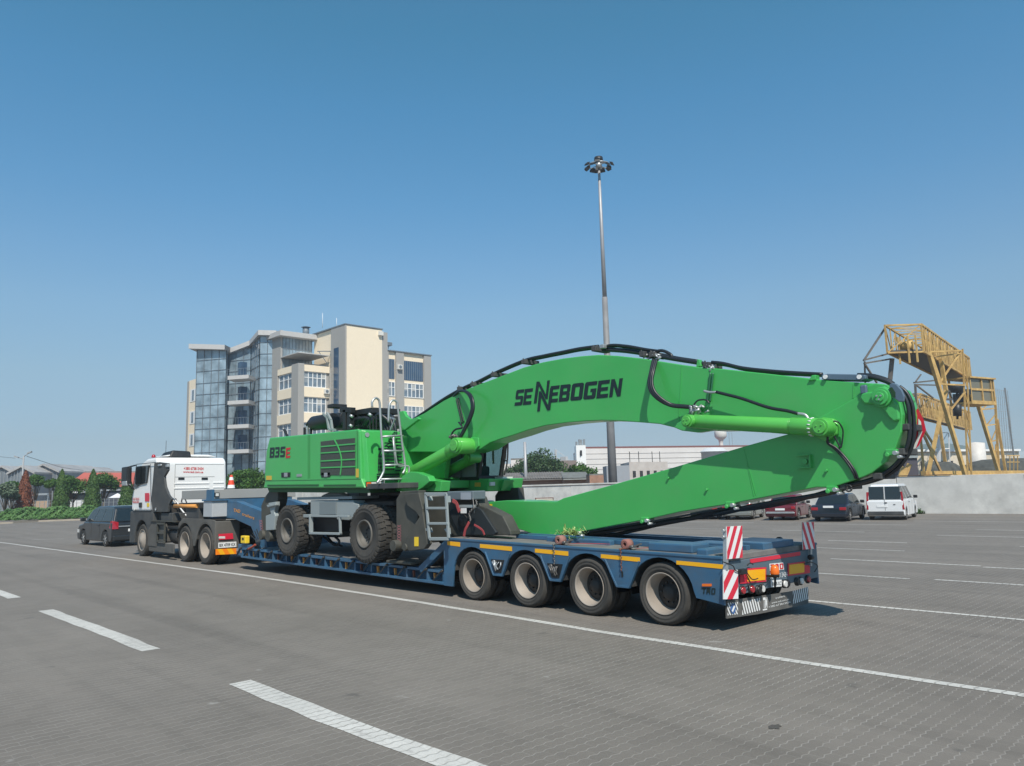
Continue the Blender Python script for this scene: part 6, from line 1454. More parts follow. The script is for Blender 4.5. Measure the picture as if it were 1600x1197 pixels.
q = MB(); c = PY(1350,609,YS-.02); q.cbox(c, (.09,.05,.12)); q.build('valve_block', MGU, bo, bevel=.02)
for (x, y, Y) in ((1290,589,YB-.02),(1343,589,YB-.02)): q = MB(); c = PY(x,y,Y); q.cyl(c-Vector((0,.02,0)), c, .03, n=12); q.build('guard_bolt', RETW, bo)
# hoses round the knuckle and under the stick
path = [(1398,603),(1410,613),(1418,632),(1421,655),(1421,680),(1414,703),(1400,725),(1378,742),(1352,752),(1325,758),(1302,767),(1270,774),(1230,781),(1200,786),(1157,794),(1115,804)]
base_ = [PY(x, y, 10.2) for x, y in path]
for k, dY in enumerate((0, .07, .15)):
    q = MB(); q.tube(catmull([v+Vector((random.uniform(-.006,.006)+(.03 if k % 2 else 0), dY, -.01*(k % 2))) for v in base_], 6), .026, 8); q.build('hydraulic_hose', HOSE, st)
hose([(1157,794),(1110,801),(1083,809),(1051,814),(1024,818),(998,822),(956,829),(930,833),(905,836)], .036, 10.277, par=st)
hose([(1150,797),(1100,807),(1060,814),(1024,821),(1000,827),(960,835),(930,838),(908,838)], .03, 10.390, par=st)
hose([(1157,791),(1100,800),(1024,814),(1000,817),(903,834)], .016, 10.16, par=st)
hose([(1300,766),(1255,779),(1200,791),(1160,796),(1143,795)], .030, 10.315, par=st)
for (x, y) in ((1420,668),(1413,706),(1378,744),(1326,760)):
    q = MB(); c = PY(x, y, 10.315); q.box((c.x-.05, 10.14, c.z-.04), (c.x+.06, 10.615, c.z+.04)); q.build('hose_clamp', PLAST, st, bevel=.01)
q = MB(); c = PY(1326,763,10.11); q.tube([c+Vector((math.cos(t*.524)*.04, 0, math.sin(t*.524)*.04)) for t in range(13)], .012, 6); q.build('lashing_ring', BLACK, st)
for dx, dy in ((0,0),(3.5,2)): hose([(1294-dx*.2,683,10.02),(1293+dx*.4,692,10.04),(1303+dx,700,10.06),(1313+dx,710,10.08),(1323+dx,722,10.08),(1333+dx*.8,738-dy,10.08),(1337+dx,748,10.11)], .016, 10.06, par=st)
hose([(1302,658,9.98),(1310,660,10.01),(1317,672,10.06),(1316,690,10.07),(1314,700,10.07)], .010, 10.06, par=st)
hose([(1303,680,10.04),(1308,690,10.06),(1313,700,10.07)], .012, 10.06, par=st)
# --- undercarriage
for cx_, cz_ in ((447.7,828.5),(568.5,836)):
    p = PY(cx_, cz_, YE)
    for side, y in ((-1, YE), (1, 11.9)):
        for inner in (0, 1): wheel(EX, (p.x, y-side*inner*.36, .50+.585), .585, .31, side, 'loader')
    q = MB(); q.cyl((p.x, YE+.5, 1.08), (p.x, 11.4, 1.08), .14); q.cbox((p.x, YC, 1.1), (.5,.6,.5)); q.build('axle', GREY, EX, bevel=.03)
xw1 = PY(447.7,828,YE).x; xw2 = PY(568.5,836,YE).x
UC = GREY
q = MB(); q.box((xw1-1.0, 9.85, 1.15), (xw2+2.0, 10.95, 1.65)); q.build('chassis_beam', UC, EX, bevel=.03)
q = MB(); q.lathe([(1.6,.85),(1.6,1.0),(1.86,1.0),(1.86,.85)], ((xw1+xw2)/2+.1, YC, 0), 'Z', 36); q.build('slewing_ring', BLACK, EX)
q = MB(); q.box((xw1+.3, 9.3, 1.66), (xw2+.5, 11.5, 1.74)); q.build('chassis_top_plate', HUB, EX)
# light grey side carrier with step between the wheels
q = MB(); q.prismY(poly_world([(485,806),(485,782),(552,782),(553,786),(560,788),(560,806),(545,813),(526,812),(526,806)], 9.05), 9.05, 9.35); o = q.build('side_carrier', LGREY, EX, bevel=.015)
q = MB(); q.prismY(poly_world([(500,804),(500,784),(526,784),(526,804)], 9.05), 9.03, 9.049); q.build('carrier_panel', mat('mid_grey', (.17,.2,.21), .5), o, bevel=.006)
q = MB()
for a, b in (((485,806),(545,807)),((485,833),(532,834)),((486,806),(486,833)),((531,806),(532,834))): q.bar(PY(*a,8.98), PY(*b,8.98), .09 if a[0] == b[0] or a[1] > 810 else .05, .05)
q.bar(PY(476,806,8.98), PY(485,806,8.98), .07); q.build('side_step', LGREY, EX, bevel=.006)
q = MB(); q.box((PY(488,808,9.3).x, 9.3, PY(488,830,9.3).z), (PY(528,808,9.3).x, 9.9, PY(488,808,9.3).z)); q.build('fuel_tank', BLACK, EX, bevel=.02)
q = MB(); q.tube(catmull([PY(505,777,9.4), PY(515,773,9.3), PY(535,773,9.3), PY(545,776,9.4)], 5), .05, 8); q.box((PY(470,782,9.2).x, 9.1, PY(470,781,9.2).z), (PY(556,782,9.2).x, 9.8, PY(470,777,9.2).z)); q.build('walkway_plate', LGREY, EX)
hose([(505,838,9.6),(515,846,9.6),(525,852,9.6),(530,846,9.6),(523,838,9.6)], .03, 9.6, 'chassis_hose', par=EX); hose([(512,838,9.8),(520,848,9.8),(534,853,9.8)], .025, 9.8, 'chassis_hose', par=EX)
# stabilisers
def mirror_plate(pts, Y0, Y1, name, m, bevel=.015, Yref=None):
    o = plate(pts, Y0, Y1, name, m, bevel=bevel, Yref=Yref)
    P = poly_world(pts, Y0 if Yref is None else Yref); q = MB(); q.prismY(P, 2*YC-Y1, 2*YC-Y0); q.build(name, m, EX, bevel=bevel); return o
# front (right hand) stabiliser
mirror_plate([(619,856),(619,780),(626,768),(654,766),(656,790),(650,820),(640,858),(630,859)], 8.98, 9.16, 'stabiliser_arm', GREY)
o = plate([(632,772),(654,770),(660,795),(660,800),(668,850),(662,858),(640,861),(630,856),(634,840),(642,828),(655,808),(650,800),(636,790)], 8.86, 8.975, 'stabiliser_cheek', GREY, bevel=.012)
quad_decal(frame3(plane_of('Y', 8.855), (647.5,853.5), (654,853.5), (647.5,839)), 'sticker', STICK, o)
q = MB(); c = PY(622,852,8.97); q.cyl((c.x, 8.84, c.z), (c.x, 9.2, c.z), .11, n=20); c = PY(636,855,8.9); q.cyl((c.x, 8.83, c.z), (c.x, 9.2, c.z), .07, n=18); q.each('stabiliser_pin', GREY, EX, bevel=.01)
fr = (PY(627,846,8.975), PY(627,820,8.975)-PY(627,846,8.975), PY(621,846,8.975)-PY(627,846,8.975)); text('XXXXXX', fr, 'warning_mark', mat('pink_mark', (.45,.16,.17), .6), EX, .004)
q = MB(); a = PY(620,858,9.2); q.box((a.x-.1, 9.0, .52), (a.x+.75, 9.5, .58)); q.build('stabiliser_foot', GREY, EX, bevel=.02)
plate([(656,776),(716,774),(745,776),(750,790),(762,794),(785,806),(797,830),(798,836),(706,838),(706,842),(675,848),(668,835),(660,800)], 9.5, 9.75, 'chassis_wing', GREY, bevel=.015)
plate([(700,800),(707,795),(745,793),(752,797),(775,832),(772,836),(722,836),(712,822)], 9.44, 9.5, 'wing_plate', mat('dark_panel', (.016,.022,.026), .6), bevel=.01)
q = MB(); c = PY(724,813,9.44); q.lathe([(9.40,.05),(9.40,.12),(9.5,.12)], (c.x,0,c.z), 'Y', 24); q.lathe([(9.38,.0),(9.38,.05),(9.5,.05)], (c.x,0,c.z), 'Y', 16); q.build('chassis_port', HUB, EX)
q = MB(); a = PY(698,768,9.3); b = PY(739,781,9.3); q.box((a.x, 9.3, b.z), (b.x, 9.62, a.z)); o = q.build('tool_locker', mat('grey_locker', (.12,.15,.17), .5), EX, bevel=.02)
quad_decal(frame3(plane_of('Y', 9.296), (720,780.5), (736,780.5), (720,769.5)), 'locker_plate', mat('pale_plate', (.3,.33,.37), .5), o)
quad_decal(frame3(plane_of('Y', 9.28), (720,802), (729,802), (720,794)), 'white_label', RETW, EX)
q = MB(); q.bar(PY(719,791,9.3), PY(743,791,9.3), .05); q.build('grab_bar', LGREY, EX)
# access ladder
YA_ = 8.84
q = MB()
for a, b in (((665,772),(671,842)),((697,772),(701,841)),((664,772),(698,772)),((671,842),(701,842))): q.bar(PY(*a,YA_), PY(*b,YA_), .06, .035, up=(0,1,0))
o = q.build('access_ladder', LGREY, EX, bevel=.008)
for y in (794, 818): q = MB(); q.bar(PY(667+(y-794)*.08,y,YA_), PY(699+(y-794)*.08,y,YA_), .045, .05, up=(0,1,0)); q.build('rung', LGREY, o, bevel=.006)
q = MB()
for y in (776, 826): q.prismY(poly_world([(661,y),(668,y-1),(670,y+6),(662,y+3)], YA_), YA_+.03, YA_+.1); q.prismY(poly_world([(692,y+1),(697,y-1),(698,y+9),(694,y+4)], YA_), YA_+.03, YA_+.1)
q.each('ladder_bracket', LGREY, EX)
# rear (left hand) stabiliser
mirror_plate([(408,835),(408,790),(414,776),(420,768),(434,768),(434,780),(430,800),(432,838),(425,843),(412,842)], 9.08, 9.35, 'stabiliser_arm', GREY)
q = MB(); c = PY(408,836,9.02); q.cyl((c.x,9.0,c.z),(c.x,9.4,c.z), .12, n=18); c = PY(424,838,9.05); q.cyl((c.x,8.95,c.z),(c.x,9.3,c.z), .13, n=18); q.each('stabiliser_pin', GREY, EX, bevel=.01)
plate([(419,786),(431,784),(431,790),(428,800),(430,806),(428,828),(415,829),(415,806),(423,803),(421,793)], 8.95, 9.06, 'hinge_bracket', LGREY, bevel=.012)
fr = (PY(412,832,9.06), PY(410,812,9.06)-PY(412,832,9.06), PY(407,832,9.06)-PY(412,832,9.06)); text('XXXXX', fr, 'warning_mark', MATS['pink_mark'], EX, .004)
plate([(416,789),(430,787),(430,790),(418,793)], 8.9, 9.0, 'hinge_plate', LGREY)
# lashing straps holding the machine
def strap(pts, nm, lab, Y=9.2, w=.06):
    pp = catmull([PY(p[0], p[1], p[2] if len(p) > 2 else Y) for p in pts], 5); q = MB()
    for a, b in zip(pp, pp[1:]): q.bar(a, b, w, .012, up=(0,1,0))
    return setp(q.build(nm, STRAP, bevel=.002), lab, 'strap', 'red lashing straps at the access ladder')
strap([(707,782),(713,786),(716,795),(718,800)], 'lashing_strap', 'short red lashing strap high on the chassis below the grey locker', w=.07)
strap([(725,838),(727,828),(731,820),(733,816)], 'lashing_strap', 'wide red lashing strap running down to the deck edge', w=.055)
strap([(741,820),(748,824),(754,829),(757,836)], 'lashing_strap', 'red and white lashing strap trailing right beside the dark plate', w=.035)
q = MB()
for k in range(22):
    t = k/21; p = PY(744-14*t+3*math.sin(t*9), 783+36*t, 9.22); q.tube([p+Vector((0,0,.025)), p+Vector((.012*(k%2),-.012*((k+1)%2),0)), p-Vector((0,0,.025))], .009, 5)
for k in range(14):
    t = k/13; p = PY(739+2*t, 780+20*t, 9.24); q.tube([p+Vector((0,0,.025)), p-Vector((0,0,.025))], .008, 5)
setp(q.build('lashing_chain', CHAIN), 'dark lashing chain hanging beside the round pulley at the arm end', 'chain')
q = MB(); c = PY(750.5,788,9.8); q.lathe([(9.70,.03),(9.70,.085),(9.76,.095),(9.82,.095),(9.88,.085),(9.88,.03)], (c.x,0,c.z), 'Y', 24); q.build('stick_end_pin', BLACK, st)
q = MB(); c = PY(751.5,788,9.69); q.cyl((c.x,9.66,c.z),(c.x,9.70,c.z), .05, n=16); q.build('pin_cap', STICK, st)
q = MB(); a = PY(744,788,9.75); q.box((a.x-.08, 9.7, a.z-.09), (a.x+.04, 9.9, a.z+.09)); q.build('pin_block', RUST, st, bevel=.02)
# ================================================================ tractor unit
TK = thing('tractor_truck', 'white three axle tractor unit with dusty dark chassis pulling the low loader', 'truck', (-25.5, YC, 0))
TY = 9.07; TF = 11.55
for x, stl in ((-27.95,'front'),(-24.12,'dual'),(-22.55,'dual')):
    wheel(TK, (x, TY if stl == 'dual' else TY+.02, .54), .54, .60 if stl == 'dual' else .32, -1, stl)
    wheel(TK, (x, TF if stl == 'dual' else TF-.02, .54), .54, .60 if stl == 'dual' else .32, 1, stl)
def T(x, y, Y=TY): return PY(x, y, Y)
def tp(pts, Y0, Y1, name, m, par=TK, bevel=.02, ref=None):
    q = MB(); q.prismY([(T(x,y,Y0 if ref is None else ref).x, T(x,y,Y0 if ref is None else ref).z) for x, y in pts], Y0, Y1); return q.build(name, m, par, bevel=bevel)
CW = WDIRT
# cab shell: side outline, narrowed at the roof
xr_ = -26.85; zl = 1.50; zr_ = PX(300,712,xr_).z
prof = [(-29.05,zl),(-29.1,2.0),(-28.85,2.62),(-28.6,2.98),(-28.3,3.17),(-27.9,3.28),(xr_-.12,zr_-.06),(xr_,zr_-.22),(xr_,zl)]
def ins(z): return 0 if z < 2.3 else (z-2.3)*.07
q = MB(); n = len(prof)
q.add([(x, TY+ins(z), z) for x, z in prof]+[(x, TF-ins(z), z) for x, z in prof], [tuple(range(n))[::-1], tuple(range(n, 2*n))]+[(i, (i+1) % n, (i+1) % n+n, i+n) for i in range(n)])
cab = q.build('cab', WHITE, TK, bevel=.09, seg=4)
q = MB(); q.prismX([(TY+.3,zr_-.02),(TF-.3,zr_-.02),(TF-.6,zr_+.05),(TY+.6,zr_+.05)], -28.2, xr_-.25); q.build('roof_panel', WHITE, TK, bevel=.03)
# rear wall ribs and handles
for y in (754.5, 762):
    a = PX(272,y+1,xr_+.003); b = PX(327,y+1.5,xr_+.003); c = PX(333,y-2,xr_+.003); d = PX(352,y-1,xr_+.003)
    q = MB(); q.box((xr_-.01, a.y, a.z-.03), (xr_+.018, b.y, a.z+.02)); q.box((xr_-.01, c.y, a.z-.02), (xr_+.018, d.y-.05, a.z+.03)); q.each('pressed_rib', WHITE, cab, bevel=.01)
q = MB(); a = PX(274,722,xr_); q.box((xr_, a.y-.008, 1.55), (xr_+.006, a.y+.008, zr_-.3)); b = PX(350,722,xr_); q.box((xr_, a.y, zr_-.3), (xr_+.006, b.y, zr_-.285)); q.box((xr_, a.y+.0, 2.62), (xr_+.006, PX(335,747,xr_).y, 2.635)); q.each('panel_seam', mat('seam_grey', (.35,.35,.34), .6), cab)
for x0, x1 in ((278.5,288),(315,324.5)):
    a = PX(x0,746.2,xr_); b = PX(x1,749.6,xr_); q = MB(); q.box((xr_, a.y, b.z), (xr_+.015, b.y, a.z)); q.build('rear_vent', BLACK, cab)
pr = plane_of('X', xr_+.004)
text('+380 673813434', frame3(pr, (287,734.2), (318,734.6), (287,729.6)), 'lettering', RED, cab, .004, off=.02)
text('www.tad.com.ua', frame3(pr, (286,738.8), (317.5,739.4), (286,735.4)), 'lettering', RED, cab, .004, off=.02)
# door side
ps = plane_of('Y', TY-.004)
q = MB(); q.prismY([(T(x,y).x,T(x,y).z) for x, y in ((209.5,761.5),(212.5,729),(232,727),(229,754.5),(219,757.5),(213,762))], TY-.012, TY+.05); q.build('door_window', GLASS, TK, bevel=.008)
q = MB()
for a, b in (((207.5,762),(213.5,726)),((213.5,725.5),(243,722.5)),((208,799.5),(236,799.5)),((235,725),(236,799))): q.bar(T(*a,TY-.004), T(*b,TY-.004), .02, .012, up=(0,1,0))
q.each('door_seal', BLACK, TK)
q = MB(); q.prismY([(T(x,y).x,T(x,y).z) for x, y in ((218,793),(218,785.5),(222,785),(222,793))], TY-.03, TY-.001); q.build('door_handle', BLACK, TK, bevel=.008)
q = MB(); c = T(211,796,TY-.01); q.cyl(c-Vector((0,.03,0)), c, .04, n=12); q.build('side_lamp', CLEARL, TK)
quad_decal(frame3(ps, (226.5,783.5), (233,783.5), (226.5,770.5)), 'red_sign', REDREF, TK)
quad_decal(frame3(ps, (229.5,792), (233,792), (229.5,786)), 'small_label', STICK, TK)
text('TAD TRANS', frame3(ps, (207.5,782), (217.5,781.5), (207.5,778)), 'lettering', RED, TK, .005, off=.02); text('TRAILERS', frame3(ps, (207,786.5), (217.5,786), (207,783)), 'lettering', RED, TK, .005, off=.02)
# dark side deflector and rear air intake
tp([(241,723),(247,722),(262,724),(262,735),(256,745),(258,760),(262,772),(268,780),(264,788),(262,800),(238,800),(236,780)], TY-.01, TY+.06, 'side_deflector', PLAST, bevel=.01)
q = MB(); q.tube(catmull([PY(252,730,TY+.15), PY(253,760,TY+.2), PY(258,785,TY+.2), PY(262,800,TY+.2)], 5), .11, 10); q.build('air_intake', HUB, TK)
q = MB(); q.box((xr_-.02, TY+.15, 1.1), (xr_+.3, TF-.15, 1.75)); q.build('cab_mount', HUB, TK, bevel=.02)
q = MB(); c = T(250,727,TY-.02); q.cbox(c, (.3,.06,.06)); c = T(262,728,TY); q.cbox(c, (.2,.08,.09)); q.each('rear_marker', GALV, TK, bevel=.02)
q = MB(); c = T(244,795,TY-.02); q.lathe([(-.02,.06),(.05,.0)], (c.x,c.y,c.z), 'Y', 12); q.build('filler_cap', GALV, TK)
# mirror, beacon, roof deflector
q = MB(); a = PY(191,730,TY-.3); b = PY(199,757,TY-.3); q.box((a.x, TY-.33, b.z), (b.x, TY-.16, a.z)); o = q.build('mirror', BLACK, TK, bevel=.05, seg=3)
q = MB(); a = PY(191.5,752,TY-.3); b = PY(198.5,759,TY-.3); q.box((a.x+.02, TY-.34, b.z), (b.x+.015, TY-.17, a.z)); q.build('lower_mirror', GALV, o, bevel=.03)
q = MB(); q.tube([PY(200,730,TY-.3), PY(212,727,TY+.02)], .025, 8); q.tube([PY(200,757,TY-.3), PY(210,765,TY+.02)], .02, 8); q.each('mirror_arm', BLACK, TK)
q = MB(); p = PY(240,713,TY+.3); q.lathe([(0,.07),(.03,.07),(.09,.05),(.11,0)], (p.x,p.y,zr_-.02), 'Z', 16); q.build('beacon', REDL, TK)
q = MB(); q.cyl((p.x+.3, p.y+.3, zr_-.02), (p.x+.3, p.y+.3, zr_+.55), .008, n=5); q.build('antenna', BLACK, TK)
q = MB(); a = PX(264,712,xr_-.2); b = PX(300,712,xr_-.2); q.hull8([(-28.1,a.y,zr_-.05),(xr_-.2,a.y,zr_-.05),(xr_-.2,b.y,zr_-.05),(-28.1,b.y,zr_-.05)], [(-27.9,a.y+.12,zr_+.16),(xr_-.3,a.y+.15,zr_+.2),(xr_-.3,b.y-.02,zr_+.17),(-27.9,b.y-.05,zr_+.14)]); q.build('roof_deflector', BLACK, TK, bevel=.05, seg=3)
# lower cab, steps, tanks
q = MB(); ar = [(-27.95+.66*math.cos(R_(t)), .54+.66*math.sin(R_(t))) for t in range(170, 5, -15)]
q.prismY([(-29.15,.42),(-29.15,1.5),(xr_-.0,1.5),(xr_+.0,1.15),(-27.3,.9)]+ar[::-1]+[(-28.65,.42)], TY-.005, TF+.005); q.build('lower_cab', PLAST, TK, bevel=.03)
q = MB(); q.box((-27.3, TY, .36), (-26.5, TY+.05, 1.2)); q.box((-27.25, TY+.02, .2), (-25.0, TY+.06, .5)); q.build('side_panel', DUSTPL, TK, bevel=.02)
q = MB(); q.box((-26.45, TY+.04, .5), (-25.9, TY+.7, 1.12)); q.build('fuel_tank', DUSTPL, TK, bevel=.06)
q = MB(); q.cyl((-25.6, TY+.35, .72), (-24.95, TY+.35, .72), .26, n=20); q.box((-25.8, TY+.1, .95), (-24.9, TY+.5, 1.05)); q.build('air_tank', HUB, TK)
q = MB()
for x0 in (-26.4, -25.75): q.bar((x0, TY-.01, .5), (x0, TY-.01, 1.2), .05)
for z in (.55,.82,1.12): q.bar((-26.4, TY-.01, z), (-25.75, TY-.01, z), .06)
q.bar((-27.0, TY-.02, 1.2), (-24.7, TY-.02, 1.2), .04); q.build('side_ladder', GREY, TK)
q = MB(); q.box((-26.3, TY+.05, 1.2), (-25.3, TF-.3, 1.45)); q.build('chassis_locker', PLAST, TK, bevel=.02)
q = MB(); q.box((-28.6, 9.9, .7), (-21.7, 10.12, .98)); q.box((-28.6, 10.5, .7), (-21.7, 10.72, .98)); q.box((-24.5, 9.7, .98), (-22.3, 10.95, 1.18)); q.build('chassis', HUB, TK)
for k, (x, z) in enumerate(((-25.7,1.8),(-25.5,1.6),(-25.6,1.95))):
    q = MB(); q.tube(catmull([(xr_, TY+.5+k*.2, 2.0-k*.1), (-26.2, TY+.5+k*.1, z), (-25.6, TY+.4+k*.1, z-.2), (-25.2, TY+.5, 1.3)], 6), .022, 6); q.build('coiled_line', BLACK if k else RETW, TK)
# rear mudguards
for (cx_, zz) in ((-24.12,.54),(-22.55,.54)):
    q = MB(); ring = [(cx_+.63*math.cos(R_(t)), zz+.63*math.sin(R_(t))) for t in range(15, 170, 10)]; out_ = [(cx_+.68*math.cos(R_(t)), zz+.68*math.sin(R_(t))) for t in range(15, 170, 10)]
    for i in range(len(ring)-1): q.prismY([ring[i], ring[i+1], out_[i+1], out_[i]], TY, TY+.66); q.prismY([ring[i], ring[i+1], out_[i+1], out_[i]], TF-.66, TF)
    q.each('mudguard', DUSTPL, TK)
q = MB(); q.prismY([(-24.7,.75)]+[(-24.12+.66*math.cos(R_(t)), .54+.66*math.sin(R_(t))) for t in range(160, 14, -15)]+[(-23.4,.5),(-23.3,.5)]+[(-22.55+.66*math.cos(R_(t)), .54+.66*math.sin(R_(t))) for t in range(165, 14, -15)]+[(-21.88,.55),(-21.86,1.25),(-22.2,1.3),(-24.3,1.3),(-24.6,1.15)], TY-.005, TY+.04); q.build('mudguard_side', DUSTPL, TK, bevel=.01)
q = MB(); q.box((-21.9, TY+.0, .45), (-21.84, TY+.72, 1.24)); q.box((-21.9, TF-.72, .45), (-21.84, TF, 1.24)); q.box((-22.9, TY+.045, 1.19), (-21.88, TY+.7, 1.235)); q.each('rear_valance', DUSTPL, TK, bevel=.02)
XT_ = -21.835; pt_ = plane_of('X', XT_)
quad_decal(frame3(pt_, (342,843.5), (364,842), (341,834.5)), 'tail_lamp', REDREF, TK, .03)
quad_decal(frame3(pt_, (341.5,841.5), (351,841.5), (341.5,838)), 'reversing_lamp', CLEARL, TK, .034)
fr = frame3(pt_, (341,856.3), (369,854.5), (341,848)); quad_decal(fr, 'number_plate', RETW, TK, .012); text('BX 4709 KX', (fr[0]+fr[1]*.05+fr[2]*.2, fr[1]*.9, fr[2]*.6), 'lettering', DECAL, TK, .018, off=.02)
fr = frame3(pt_, (336.5,867), (369,865.5), (336.5,858)); stripes(fr, 'marker_board', ORG, YEL, TK, 5, -.6, .014)

# ================================================================ cars
def car(name, label, loc, rz, L, W, Hh, paint, kind='sedan', plate_txt=None, detail=True, group='cars parked along the concrete wall', rails=False):
    t = thing(name, label, 'car', loc, rz, group=group)
    # local frame: x forward from the rear bumper, y to the left, z up
    r = .31 if kind != 'van' else .31; wb0, wb1 = (.78, L-.82)
    if kind == 'van': wb0, wb1 = .65, L-.75
    belt = Hh*.60 if kind != 'van' else Hh*.56
    h = W/2
    def arch(c): return [(c+.37*math.cos(R_(a)), r+.0+.37*math.sin(R_(a))) for a in range(180, -1, -20)]
    low = [(0.0,.42),(.02,.26),(.15,.2)]+[(wb0-.37,.2)]+arch(wb0)+[(wb0+.37,.2)]+[(wb1-.37,.2)]+arch(wb1)+[(wb1+.37,.2),(L-.1,.22),(L,.4),(L-.03,.62),(L-.25,belt-.14)]
    if kind == 'sedan': low += [(L-1.05,belt-.02),(L-1.3,belt),(.95,belt+.02),(.12,belt+.0),(.02,belt-.12)]; gh = [(.62,belt),(1.25,Hh-.04),(1.6,Hh),(2.5,Hh-.01),(2.85,Hh-.08),(L-1.12,belt)]
    elif kind == 'old': low += [(L-.9,belt-.04),(L-1.3,belt),(.75,belt),(.06,belt-.03),(.0,belt-.15)]; gh = [(.72,belt),(1.08,Hh-.04),(1.3,Hh),(2.35,Hh),(2.6,Hh-.05),(L-1.3,belt)]
    elif kind == 'mpv': low += [(L-.75,belt-.08),(L-.9,belt),(.05,belt),(-.0,belt-.1)]; gh = [(.06,belt),(.28,Hh-.1),(.5,Hh-.02),(1.2,Hh),(2.4,Hh-.03),(2.9,Hh-.16),(L-.75,belt-.02)]
    else: low += [(L-.75,belt-.12),(L-.95,belt),(.02,belt),(.0,belt-.1)]; gh = [(.03,belt),(.10,Hh-.12),(.2,Hh-.02),(1.2,Hh),(2.3,Hh-.02),(2.75,Hh-.14),(L-.85,belt)]
    q = MB(); q.prismY(low, -h, h); body = q.build('body', paint, t, bevel=.06, seg=3, local=True)
    def iy(z): return h-.05-(z-belt)*.26
    n = len(gh); q = MB()
    q.add([(x, -iy(z), z) for x, z in gh]+[(x, iy(z), z) for x, z in gh], [tuple(range(n)), tuple(range(n, 2*n))[::-1]]+[(i, (i+1) % n, (i+1) % n+n, i+n) for i in range(n)])
    q.build('cabin', paint, t, bevel=.05, seg=3, local=True)
    # windows set into the cabin
    gz0, gz1 = belt+.05, Hh-.13
    def xat(z, i0, i1): (xa, za), (xb, zb_) = gh[i0], gh[i1]; return xa+(xb-xa)*(z-za)/(zb_-za)
    rs = lambda z: xat(z, 0, 1); fs = lambda z: xat(z, n-2, n-1)
    q = MB()
    for s in (-1, 1):
        spans = {'sedan': [(.30,.36,None)], 'old': [], 'mpv': [], 'van': []}
        xs0, xs1 = rs(gz0)+.14, fs(gz0)-.16; xt0, xt1 = max(rs(gz1)+.14, rs(gz0)+.1), fs(gz1)-.10
        cuts = [0, .36, .68, 1] if kind in ('mpv', 'van') else [0, .48, 1]
        for a, b in zip(cuts, cuts[1:]):
            g_ = .022
            B0, B1 = xs0+(xs1-xs0)*(a+g_), xs0+(xs1-xs0)*(b-g_); T0, T1 = xt0+(xt1-xt0)*(a+g_), xt0+(xt1-xt0)*(b-g_)
            yb_, yt_ = s*(iy(gz0)+.006), s*(iy(gz1)+.006)
            q.hull8([(B0,yb_,gz0),(B1,yb_,gz0),(T1,yt_,gz1),(T0,yt_,gz1)], [(B0,yb_-s*.02,gz0),(B1,yb_-s*.02,gz0),(T1,yt_-s*.02,gz1),(T0,yt_-s*.02,gz1)])
    q.each('side_window', GLASS, t, local=True)
    q = MB()
    if kind == 'van':
        for s0, s1 in ((-iy(gz0)+.08,-.03),(.03,iy(gz0)-.08)):
            q.hull8([(rs(gz0)-.008,s0,gz0-.02),(rs(gz0)-.008,s1,gz0-.02),(rs(gz1)-.008,s1*.97,gz1),(rs(gz1)-.008,s0*.97,gz1)], [(rs(gz0)+.02,s0,gz0-.02),(rs(gz0)+.02,s1,gz0-.02),(rs(gz1)+.02,s1*.97,gz1),(rs(gz1)+.02,s0*.97,gz1)])
    else:
        a = iy(gz0)-.1; b = iy(gz1)-.08
        q.hull8([(rs(gz0)-.008,-a,gz0),(rs(gz0)-.008,a,gz0),(rs(gz1)-.008,b,gz1),(rs(gz1)-.008,-b,gz1)], [(rs(gz0)+.03,-a,gz0),(rs(gz0)+.03,a,gz0),(rs(gz1)+.03,b,gz1),(rs(gz1)+.03,-b,gz1)])
    q.each('rear_window', GLASS, t, local=True)
    q = MB(); a = iy(gz0)-.08; b = iy(gz1)-.08; q.hull8([(fs(gz0)+.008,-a,gz0),(fs(gz0)+.008,a,gz0),(fs(gz1)+.008,b,gz1),(fs(gz1)+.008,-b,gz1)], [(fs(gz0)-.03,-a,gz0),(fs(gz0)-.03,a,gz0),(fs(gz1)-.03,b,gz1),(fs(gz1)-.03,-b,gz1)]); q.build('windscreen', GLASS, t, local=True)
    for x in (wb0, wb1):
        for s in (-1, 1):
            wobj = wheel(t, (x, s*(h-.015), r), r, .2, -1 if s < 0 else 1, 'car')
            def clr(o):
                o.matrix_parent_inverse = Matrix.Identity(4)
                for c_ in o.children: clr(c_)
            clr(wobj)
        q = MB(); q.box((x-.33, -h+.02, .22), (x+.33, h-.02, .62)); q.build('wheel_housing', BLACK, t, local=True)
    # lamps
    for s in (-1, 1):
        q = MB()
        if kind == 'sedan': q.box((-.005, s*h*.60 if s > 0 else -h*.97, belt-.27), (.25, h*.97 if s > 0 else -h*.60, belt-.12))
        elif kind == 'old': q.box((-.03, (h*.72) if s > 0 else -h*.97, belt-.22), (.02, h*.97 if s > 0 else -h*.72, belt-.07))
        elif kind == 'mpv': q.hull8([(-.03,s*(h-.01),belt-.28),(-.03,s*(h-.24),belt-.28),(-.02,s*(h-.24),belt-.0),(.03,s*(h-.03),belt+.06)], [(.32,s*(h+.012),belt-.24),(.05,s*(h-.3),belt-.24),(.1,s*(h-.3),belt-.02),(.18,s*(h+.002),belt+.05)])
        else: q.hull8([(-.01,s*(h-.10),.55),(-.01,s*(h-.0),.55),(.03,s*(h-.04),belt+.42),(.03,s*(h-.13),belt+.42)], [(.1,s*(h-.10),.55),(.14,s*(h+.01),.55),(.16,s*(h-.09),belt+.42),(.1,s*(h-.17),belt+.42)])
        q.build('tail_lamp', REDL, t, bevel=.012, local=True)
        q = MB(); q.box((L-.32, s*h-.005 if s > 0 else -h-.004, .52), (L-.06, s*h+.004 if s > 0 else -h+.005, .66)); q.build('head_lamp', CLEARL, t, local=True)
